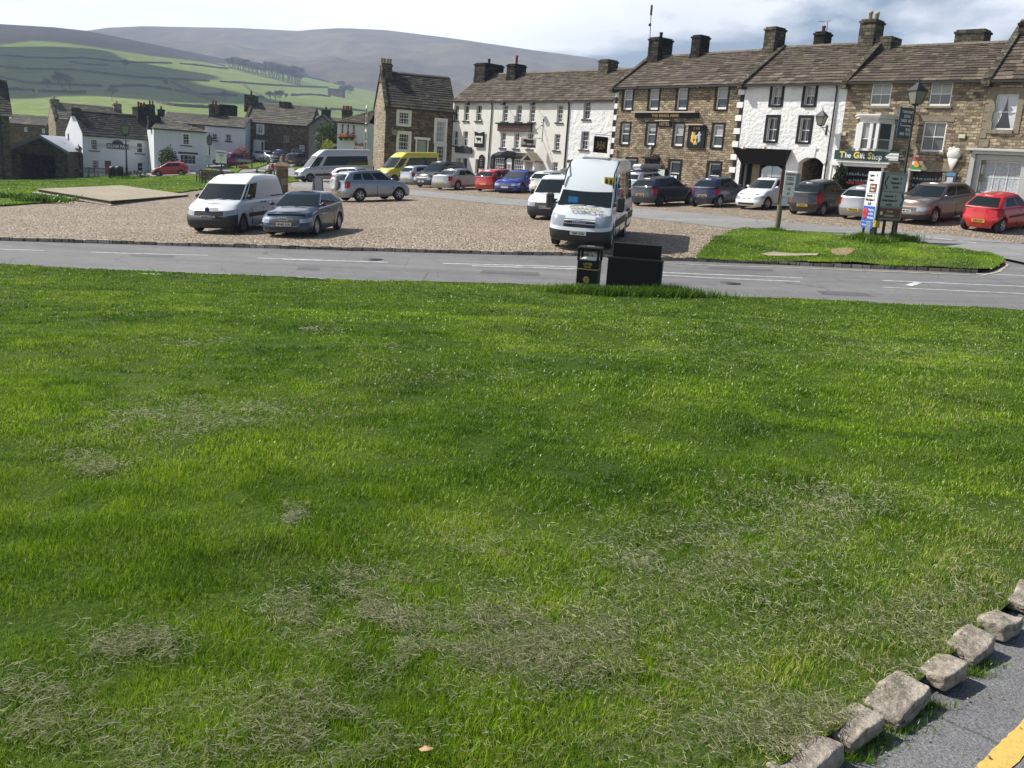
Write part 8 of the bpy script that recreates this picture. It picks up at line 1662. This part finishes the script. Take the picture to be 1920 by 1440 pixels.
# stone platform
Fp, Lp, Rp = G(208, 389), G(62, 369), G(362, 371); Bp = Lp+(Rp-Fp); zt = P(206, 376, Fp.y+.3).z
PAVE = terrain_mat('platform_flags', [(.3, (.24, .20, .14)), (.5, (.33, .285, .21)), (.7, (.42, .38, .26))], .5, 3, .9, .01, 25, .5)
r = empty('stone_platform', Matrix.Translation((Fp.x, Fp.y, zt)), 'low square stone platform with two steps on the green, bandstand base', 'platform')
def quad_prism(name, pts, z0, z1, mat, grow=0):
    c = sum((Vector((p_.x, p_.y, 0)) for p_ in pts), Vector())/4; V = []
    for z in (z0, z1):
        for p_ in pts: q_ = Vector((p_.x, p_.y, 0)); q_ = q_+(q_-c).normalized()*grow; V.append((q_.x-Fp.x, q_.y-Fp.y, z-zt))
    obj(name, MB().add(V, [(3, 2, 1, 0), (4, 5, 6, 7), (0, 1, 5, 4), (1, 2, 6, 5), (2, 3, 7, 6), (3, 0, 4, 7)]), mat, r)
KD = stone('platform_edge', (.045, .04, .03), (.085, .075, .055), (.13, .115, .085), (.04, .035, .03), .9, .25, .02); pts = [Fp, Rp, Bp, Lp]
quad_prism('step', pts, zt-1.2, zt-.22, KD, 0); quad_prism('step_top', pts, zt-.219, zt-.17, plain('step_pale', (.36, .33, .27), .9, var=.2), .03); quad_prism('slab', pts, zt-.169, zt-.03, KD, -.28); quad_prism('paving', pts, zt-.029, zt, PAVE, -.22)
# benches
TEAK = plain('silvered_teak', (.30, .27, .21), .85, var=.25, vscale=8); TEAKD = plain('dark_teak', (.11, .095, .065), .85, var=.25, vscale=8)
def bench(p, rz, label, mat, L_=1.6, sc=1.0):
    r_ = empty('park_bench', up(p, .12, rz) @ Matrix.Scale(sc, 4), label, 'bench'); q = MB()
    for k in range(4): q.box(-L_/2, -.22+k*.12, .42, L_/2, -.13+k*.12, .45)
    obj('seat', q, mat, r_); q = MB().box(-L_/2, .26, .86, L_/2, .30, .94).box(-L_/2, .24, .50, L_/2, .28, .56)
    for k in range(int(L_/.12)): q.box(-L_/2+.05+k*.12, .25, .56, -L_/2+.09+k*.12, .28, .86)
    obj('backrest', q, mat, r_)
    for x in (-L_/2, L_/2-.07):
        obj('leg', MB().box(x, -.24, 0, x+.07, -.18, .62), mat, r_); obj('leg', MB().box(x, .22, 0, x+.07, .30, .95), mat, r_); obj('armrest', MB().box(x-.01, -.26, .62, x+.08, .24, .66), mat, r_)
    return r_
bench(G(134, 332), rad(200), 'pale bench beside the gable end of the ice cream cottage', TEAK, 1.8, 1.15); bench(G(167, 336), rad(165), 'bench facing right before the ice cream cottage door', TEAKD, 1.8, 1.15); bench(G(186, 337), rad(195), 'dark bench left of the black bins before the cottage door', TEAKD, 1.8, 1.15)
bench(G(378, 345), rad(120), 'small bench turned sideways behind the white van', TEAKD, 1.3, 1.15); bench(G(412, 349), rad(172), 'wide teak bench with slatted back facing the cottages', TEAKD, 2.4, 1.15); 
bench(G(516, 332), rad(-100), 'bench with armrests on which the red coated person sits', TEAK, 1.5, 1.1)
p = G(495, 333); r = empty('picnic_table', up(p, .12, rad(10)), 'dark picnic table on the green beside the two seated people', 'table'); obj('tabletop', MB().box(-1.0, -.4, .70, 1.0, .4, .75), TEAKD, r); obj('seat', MB().box(-1.0, -.85, .42, 1.0, -.6, .46), TEAKD, r); obj('seat', MB().box(-1.0, .6, .42, 1.0, .85, .46), TEAKD, r)
for x in (-.7, .7): obj('leg', MB().cyl((x, -.8, 0), (x, -.1, .72), .05, n=4).cyl((x, .8, 0), (x, .1, .72), .05, n=4).box(x-.04, -.8, .38, x+.04, .8, .42), TEAKD, r)
# black wheeled bins, planters, signs of the green
for k, (x, y, lab) in enumerate(((213, 337, 'left one of two round black bins before the brown cottage door'), (224, 337, 'right one of two round black bins before the brown cottage door'))):
    p = G(x, y); r = empty('litter_bin', up(p, .1), lab, 'litter bin', 'round black bins'); obj('body', MB().lathe([(.36, 0), (.40, .1), (.40, .95), (.42, .97)], 16), BLACK, r); obj('lid', MB().lathe([(.42, .98), (.42, 1.12), (.30, 1.24), (.05, 1.28)], 16), BLACKM, r)
for k, (x, y, w_, y0_, y1_, lab, txt) in enumerate(((415, 334, .95, 309, 287, 'white tariff notice on a post by the white cottage corner', ('PARKING', 'CARS', '2', '1')), (391, 331, .45, 312, 294, 'narrow pale blue notice on a dark post by the white cottage corner', ('i',)))):
    p = G(x, y); s_ = p.y/1720; zb_, zt_ = (y-y0_)*s_, (y-y1_)*s_; r = empty('notice_board', up(p, .1, rad(-8)), lab, 'notice board'); obj('post', MB().cyl((0, .06, -.3), (0, .06, zt_), .07, n=8), BLACKM, r); obj('panel', MB().box(-w_*.62, -.03, zb_, w_*.62, .0, zt_, bev=.01), SW if k == 0 else plain('notice_blue', (.35, .45, .5), .5), r)
    for j, t_ in enumerate(txt): text(r, t_, .17 if k == 0 else .2, 0, -.04, zt_-.2-.26*j, PLB, .004)
p = G(458, 318); r = empty('planter_sign', up(p, .12), 'low wooden name board between two posts with a flower trough on the verge', 'sign'); obj('post', MB().box(-.95, -.05, -.2, -.82, .05, 1.15), TEAKD, r); obj('post', MB().box(.82, -.05, -.2, .95, .05, 1.15), TEAKD, r); obj('board', MB().box(-.8, -.02, .72, .8, .02, 1.02), plain('board_sage', (.25, .28, .22), .6), r); obj('trough', MB().box(-.55, -.35, 0, .55, -.1, .28), WOOD, r); leaves('flower', r, Matrix.Translation((0, -.22, .34)), 110, .6, .18, .14, .06, 91, FLOW, .1)
bush(452, 309, 1.9, 1.5, 92, 'small copper coloured ornamental tree on the verge before the pink car', LEAFR, 700, .10, .55, None, 'tree', 'ornamental_tree')
for k, x in enumerate((428, 438)):
    p = G(x, 306); r = empty('daffodils', up(p, .12), ('left', 'right')[k]+' clump of yellow daffodils on the verge below the pink car', 'flowers', 'daffodil clumps'); leaves('flower', r, Matrix.Translation((0, 0, .28)), 160, .55, .4, .22, .06, 95+k, LEAFY, .1)
p = G(394, 340); r = empty('flower_trough', up(p, .12, rad(-5)), 'wooden trough of pale daffodils behind the small bench', 'planter'); obj('trough', MB().box(-.8, -.3, 0, .8, .3, .75), TEAKD, r); leaves('flower', r, Matrix.Translation((0, 0, .9)), 200, .8, .3, .22, .07, 97, foliage('pale_flowers', (.35, .38, .12), (.6, .6, .3)), .1)
p = G(467, 340); r = empty('stone_trough', up(p, .12, rad(4)), 'small dark stone block on the green above the white van', 'stone trough'); obj('block', MB().prism([(-.42, 0), (.42, 0), (.5, .62), (-.5, .62)], -.3, .3), KD, r)
for k, x in enumerate((489, 494)): p = G(x, 309); obj('post', MB().lathe([(.10, -.3), (.10, .75), (.05, .82)], 8), BLACKM, M=up(p, .1), label=('left', 'right')[k]+' short dark post at the corner of the verge below the old silver saloon', cat='post', group='short verge posts')
# bicycles leaning by the notices
for k, x in enumerate((396, 405)):
    p = G(x, 333); r = empty('bicycle', up(p, .1, rad(12+20*k)), ('left', 'right')[k]+' bicycle leaning by the notice posts', 'bicycle', 'bicycles by the notices'); 
    for s_ in (-.52, .52): obj('wheel', MB().lathe([(.30, -.02), (.34, -.02), (.34, .02), (.30, .02)], 18, Matrix.Translation((s_, 0, .34)) @ Matrix.Rotation(math.pi/2, 4, 'X')), TYRE, r)
    obj('frame', MB().cyl((-.52, 0, .34), (-.2, 0, .85), .02, n=5).cyl((-.2, 0, .85), (.38, 0, .9), .02, n=5).cyl((.38, 0, .9), (0, 0, .32), .02, n=5).cyl((0, 0, .32), (-.52, 0, .34), .02, n=5).cyl((-.12, 0, .95), (.0, 0, .32), .02, n=5).cyl((.52, 0, .34), (.36, 0, 1.0), .02, n=5), BLACKM, r); obj('saddle', MB().sphere((-.14, 0, .98), .12, 8, 5, None, (1.1, .5, .3)), TYRE, r); obj('handlebar', MB().cyl((.36, -.22, 1.02), (.36, .22, 1.02), .015, n=5), BLACKM, r)
# ---- two people sitting on the green
def person(M, label, coat, skin, hair, trousers, lean=0):
    me = bpy.data.meshes.new('body'); v = [(0, 0, .50), (.03, 0, .68), (.06+lean*.3, 0, .88), (.09+lean*.6, 0, 1.04), (.12+lean*.8, 0, 1.14), (.16+lean, 0, 1.26),
        (.10, .10, .50), (.42, .12, .52), (.44, .13, .10), (.54, .13, .04), (.10, -.10, .50), (.42, -.12, .52), (.44, -.13, .10), (.54, -.13, .04),
        (.09+lean*.6, .17, 1.0), (.16+lean*.5, .21, .78), (.36, .14, .68), (.42, .12, .67), (.09+lean*.6, -.17, 1.0), (.16+lean*.5, -.21, .78), (.36, -.14, .68), (.42, -.12, .67)]
    e = [(0, 1), (1, 2), (2, 3), (3, 4), (4, 5), (0, 6), (6, 7), (7, 8), (8, 9), (0, 10), (10, 11), (11, 12), (12, 13), (3, 14), (14, 15), (15, 16), (16, 17), (3, 18), (18, 19), (19, 20), (20, 21)]
    rr_ = [.15, .145, .15, .13, .055, .10, .10, .075, .045, .045, .10, .075, .045, .045, .07, .05, .038, .035, .07, .05, .038, .035]
    me.from_pydata(v, e, []); r_ = link(bpy.data.objects.new('person', me)); r_.matrix_world = M; tag(r_, label, 'person', 'people on the picnic benches')
    m = r_.modifiers.new('skin', 'SKIN'); 
    for k, sv in enumerate(me.skin_vertices[0].data): sv.radius = (rr_[k], rr_[k]); sv.use_root = (k == 0)
    s = r_.modifiers.new('sub', 'SUBSURF'); s.levels = 2; s.render_levels = 2
    dg = bpy.context.evaluated_depsgraph_get(); m2 = bpy.data.meshes.new_from_object(r_.evaluated_get(dg)); r_.modifiers.clear(); r_.data = m2; m2.materials.clear()
    for q_ in (coat, skin, trousers): m2.materials.append(q_)
    for p_ in m2.polygons:
        c = p_.center; p_.material_index = 1 if (c.z > 1.10 or (c.x > .36 and .6 < c.z < .75)) else (2 if c.z < .58 else 0); p_.use_smooth = True
    hx = .16+lean
    obj('hair', MB().sphere((hx-.02, 0, 1.29), .118, 10, 8, None, (1, .95, 1)), hair, r_); obj('nose', MB().sphere((hx+.10, 0, 1.25), .018, 6, 4), skin, r_)
    obj('eye', MB().sphere((hx+.085, .035, 1.275), .012, 6, 4).sphere((hx+.085, -.035, 1.275), .012, 6, 4), PLB, r_)
    for sd in (-1, 1):
        q_ = MB().sphere((.45, sd*.115, .665), .035, 8, 5, None, (1.2, .9, .5))
        for k in range(4): q_.cyl((.47, sd*(.09+.017*k), .67), (.53-.006*abs(k-1.5), sd*(.09+.017*k), .645), .008, .006, 5)
        q_.cyl((.45, sd*.085, .67), (.49, sd*.068, .66), .009, .007, 5); obj('hand', q_, skin, r_)
    return r_
SKIN = plain('skin', (.45, .26, .19), .6); p = G(514, 332.5); a = rad(172)
person(Matrix.Translation((p.x, p.y, p.z+.10)) @ Matrix.Rotation(a, 4, 'Z') @ Matrix.Scale(1.12, 4), 'person in a red coat with pale hair, seated on the bench and leaning forward', plain('red_coat', (.50, .02, .025), .8), SKIN, plain('pale_hair', (.55, .50, .42), .8), plain('pale_trousers', (.45, .40, .36), .8), .12)
p = G(502, 334); person(Matrix.Translation((p.x, p.y+.9, p.z+.10)) @ Matrix.Rotation(rad(200), 4, 'Z') @ Matrix.Scale(1.1, 4), 'dark haired person in a white top seated at the picnic table', plain('white_top', (.6, .57, .57), .8), SKIN, plain('dark_hair', (.06, .03, .02), .8), plain('pink_skirt', (.45, .12, .12), .8), .08)
p = G(497, 335); obj('bag', MB().box(-.18, -.12, 0, .18, .12, .22, bev=.05), plain('bag_orange', (.6, .12, .02), .7), M=up(p, .12), label='small orange bag on the grass beside the seated people', cat='bag')
# garden plants at the wall feet
bush(253, 336, 3.0, .8, 98, 'low dark plants at the foot of the ice cream cottage wall', foliage('dark_plants', (.015, .02, .01), (.06, .06, .03)), 500, .10)
# stone slab and worn patch in the island turf
def lay(name, px4, off, mat, lab=None, cat=None):
    o = sheet(name, GP(px4), off, .3, mat, zf=lambda X, Y: gz(X, Y)+.05*vnoise(X, Y, 1.5, 8)+.03*vnoise(X, Y, .5, 9)); return o
lay('island_slab', [(1426, 483), (1450, 480.5), (1534, 484), (1530, 489), (1440, 486)], .175, PAVE); lay('worn_earth', smoothline([(1556, 477), (1590, 474), (1602, 479), (1580, 486), (1560, 483), (1556, 477)], 3)[:-1], .16, plain('bare_earth', (.30, .22, .13), .95, var=.2, vscale=8))
# ragged turf on island and green: short coarse blades so that the edges are not cut with a knife
def zi(a, b): return gz(a, b)+.05*vnoise(a, b, 1.5, 8)+.03*vnoise(a, b, .5, 9)+.135
def turf(poly, n, h, w, zf, label):
    A = np.array([p_[:2] for p_ in poly]); X = rng.uniform(A[:, 0].min()-.1, A[:, 0].max()+.1, n); Y = rng.uniform(A[:, 1].min()-.1, A[:, 1].max()+.1, n); k = inpoly(X, Y, poly); X, Y = X[k], Y[k]; m_ = len(X)
    D = densify(list(map(tuple, A)), .05); ii = rng.integers(0, len(D), len(D)*4); E = np.array(D)[ii]+rng.standard_normal((len(ii), 2))*.045; X = np.concatenate([X, E[:, 0]]); Y = np.concatenate([Y, E[:, 1]]); m_ = len(X)
    ti = np.clip(.38+.35*vnoise(X, Y, 1.2, 41)+.12*rng.standard_normal(m_), 0, .85); ti = np.where(rng.random(m_) < .12+.2*vnoise(X, Y, .8, 42), .93, ti)
    V, F, T = blades(X, Y, h*(.4+.6*rng.random(m_)), w*(.7+.6*rng.random(m_)), .2+.5*rng.random(m_), ti, zf); return V, F, T
def emit(name, parts, label):
    V = np.concatenate([q_[0] for q_ in parts]); F = []; o_ = 0
    for q_ in parts: F.append(q_[1]+o_); o_ += len(q_[0])
    o = link(bpy.data.objects.new(name, np_mesh(name, V, np.concatenate(F), BLD, np.concatenate([q_[2] for q_ in parts])))); o['kind'] = 'stuff'; tag(o, label, 'grass')
pts_ = [turf(island, 90000, .07, .022, zi, '')]
for (x, y, rx, n, h) in ((1624, 458, .7, 1500, .38), (1645, 463, .6, 1200, .32), (1668, 455, .9, 1600, .30), (1700, 460, .4, 500, .22), (1456, 438, .35, 300, .2)): q = G(x, y); pts_.append(tuft_ring(q.x, q.y, rx, .3, n, h, .022, zi))
emit('island_grass', pts_, 'short ragged grass on the island with long tufts round the sign posts')
emit('green_grass', [turf(farlawn+[(-48, 52), (-64, 88), (-66, 104)], 120000, .09, .05, lambda a, b: gz(a, b)+.145, '')]+[tuft_ring(*G(x, y)[:2], rx, .4, n, .4, .06, lambda a, b: gz(a, b)+.14) for (x, y, rx, n) in ((50, 378, 2.2, 700), (75, 384, 1.2, 400), (230, 338, 1.2, 200), (250, 338, .5, 150))], 'short mown grass of the far green round the stone platform')
# ---- the drifting cloud whose shadow darkens the left fields
# ---- haze: one even volume of air round the whole place
hm = bpy.data.materials.new('haze'); hm.use_nodes = True; nt = hm.node_tree; nt.nodes.clear(); vp = N(nt, 'ShaderNodeVolumePrincipled'); vp.inputs['Color'].default_value = (.60, .74, 1.0, 1); vp.inputs['Density'].default_value = .00028; vp.inputs['Anisotropy'].default_value = .2
wo = N(nt, 'ShaderNodeOutputMaterial'); LK(nt, vp.outputs[0], wo.inputs['Volume'])
o = obj('haze', MB().box(-4700, -60, -60, 4700, 3300, 440), hm); o['kind'] = 'stuff'; tag(o, 'thin blue summer haze over the valley and the moor', 'haze')
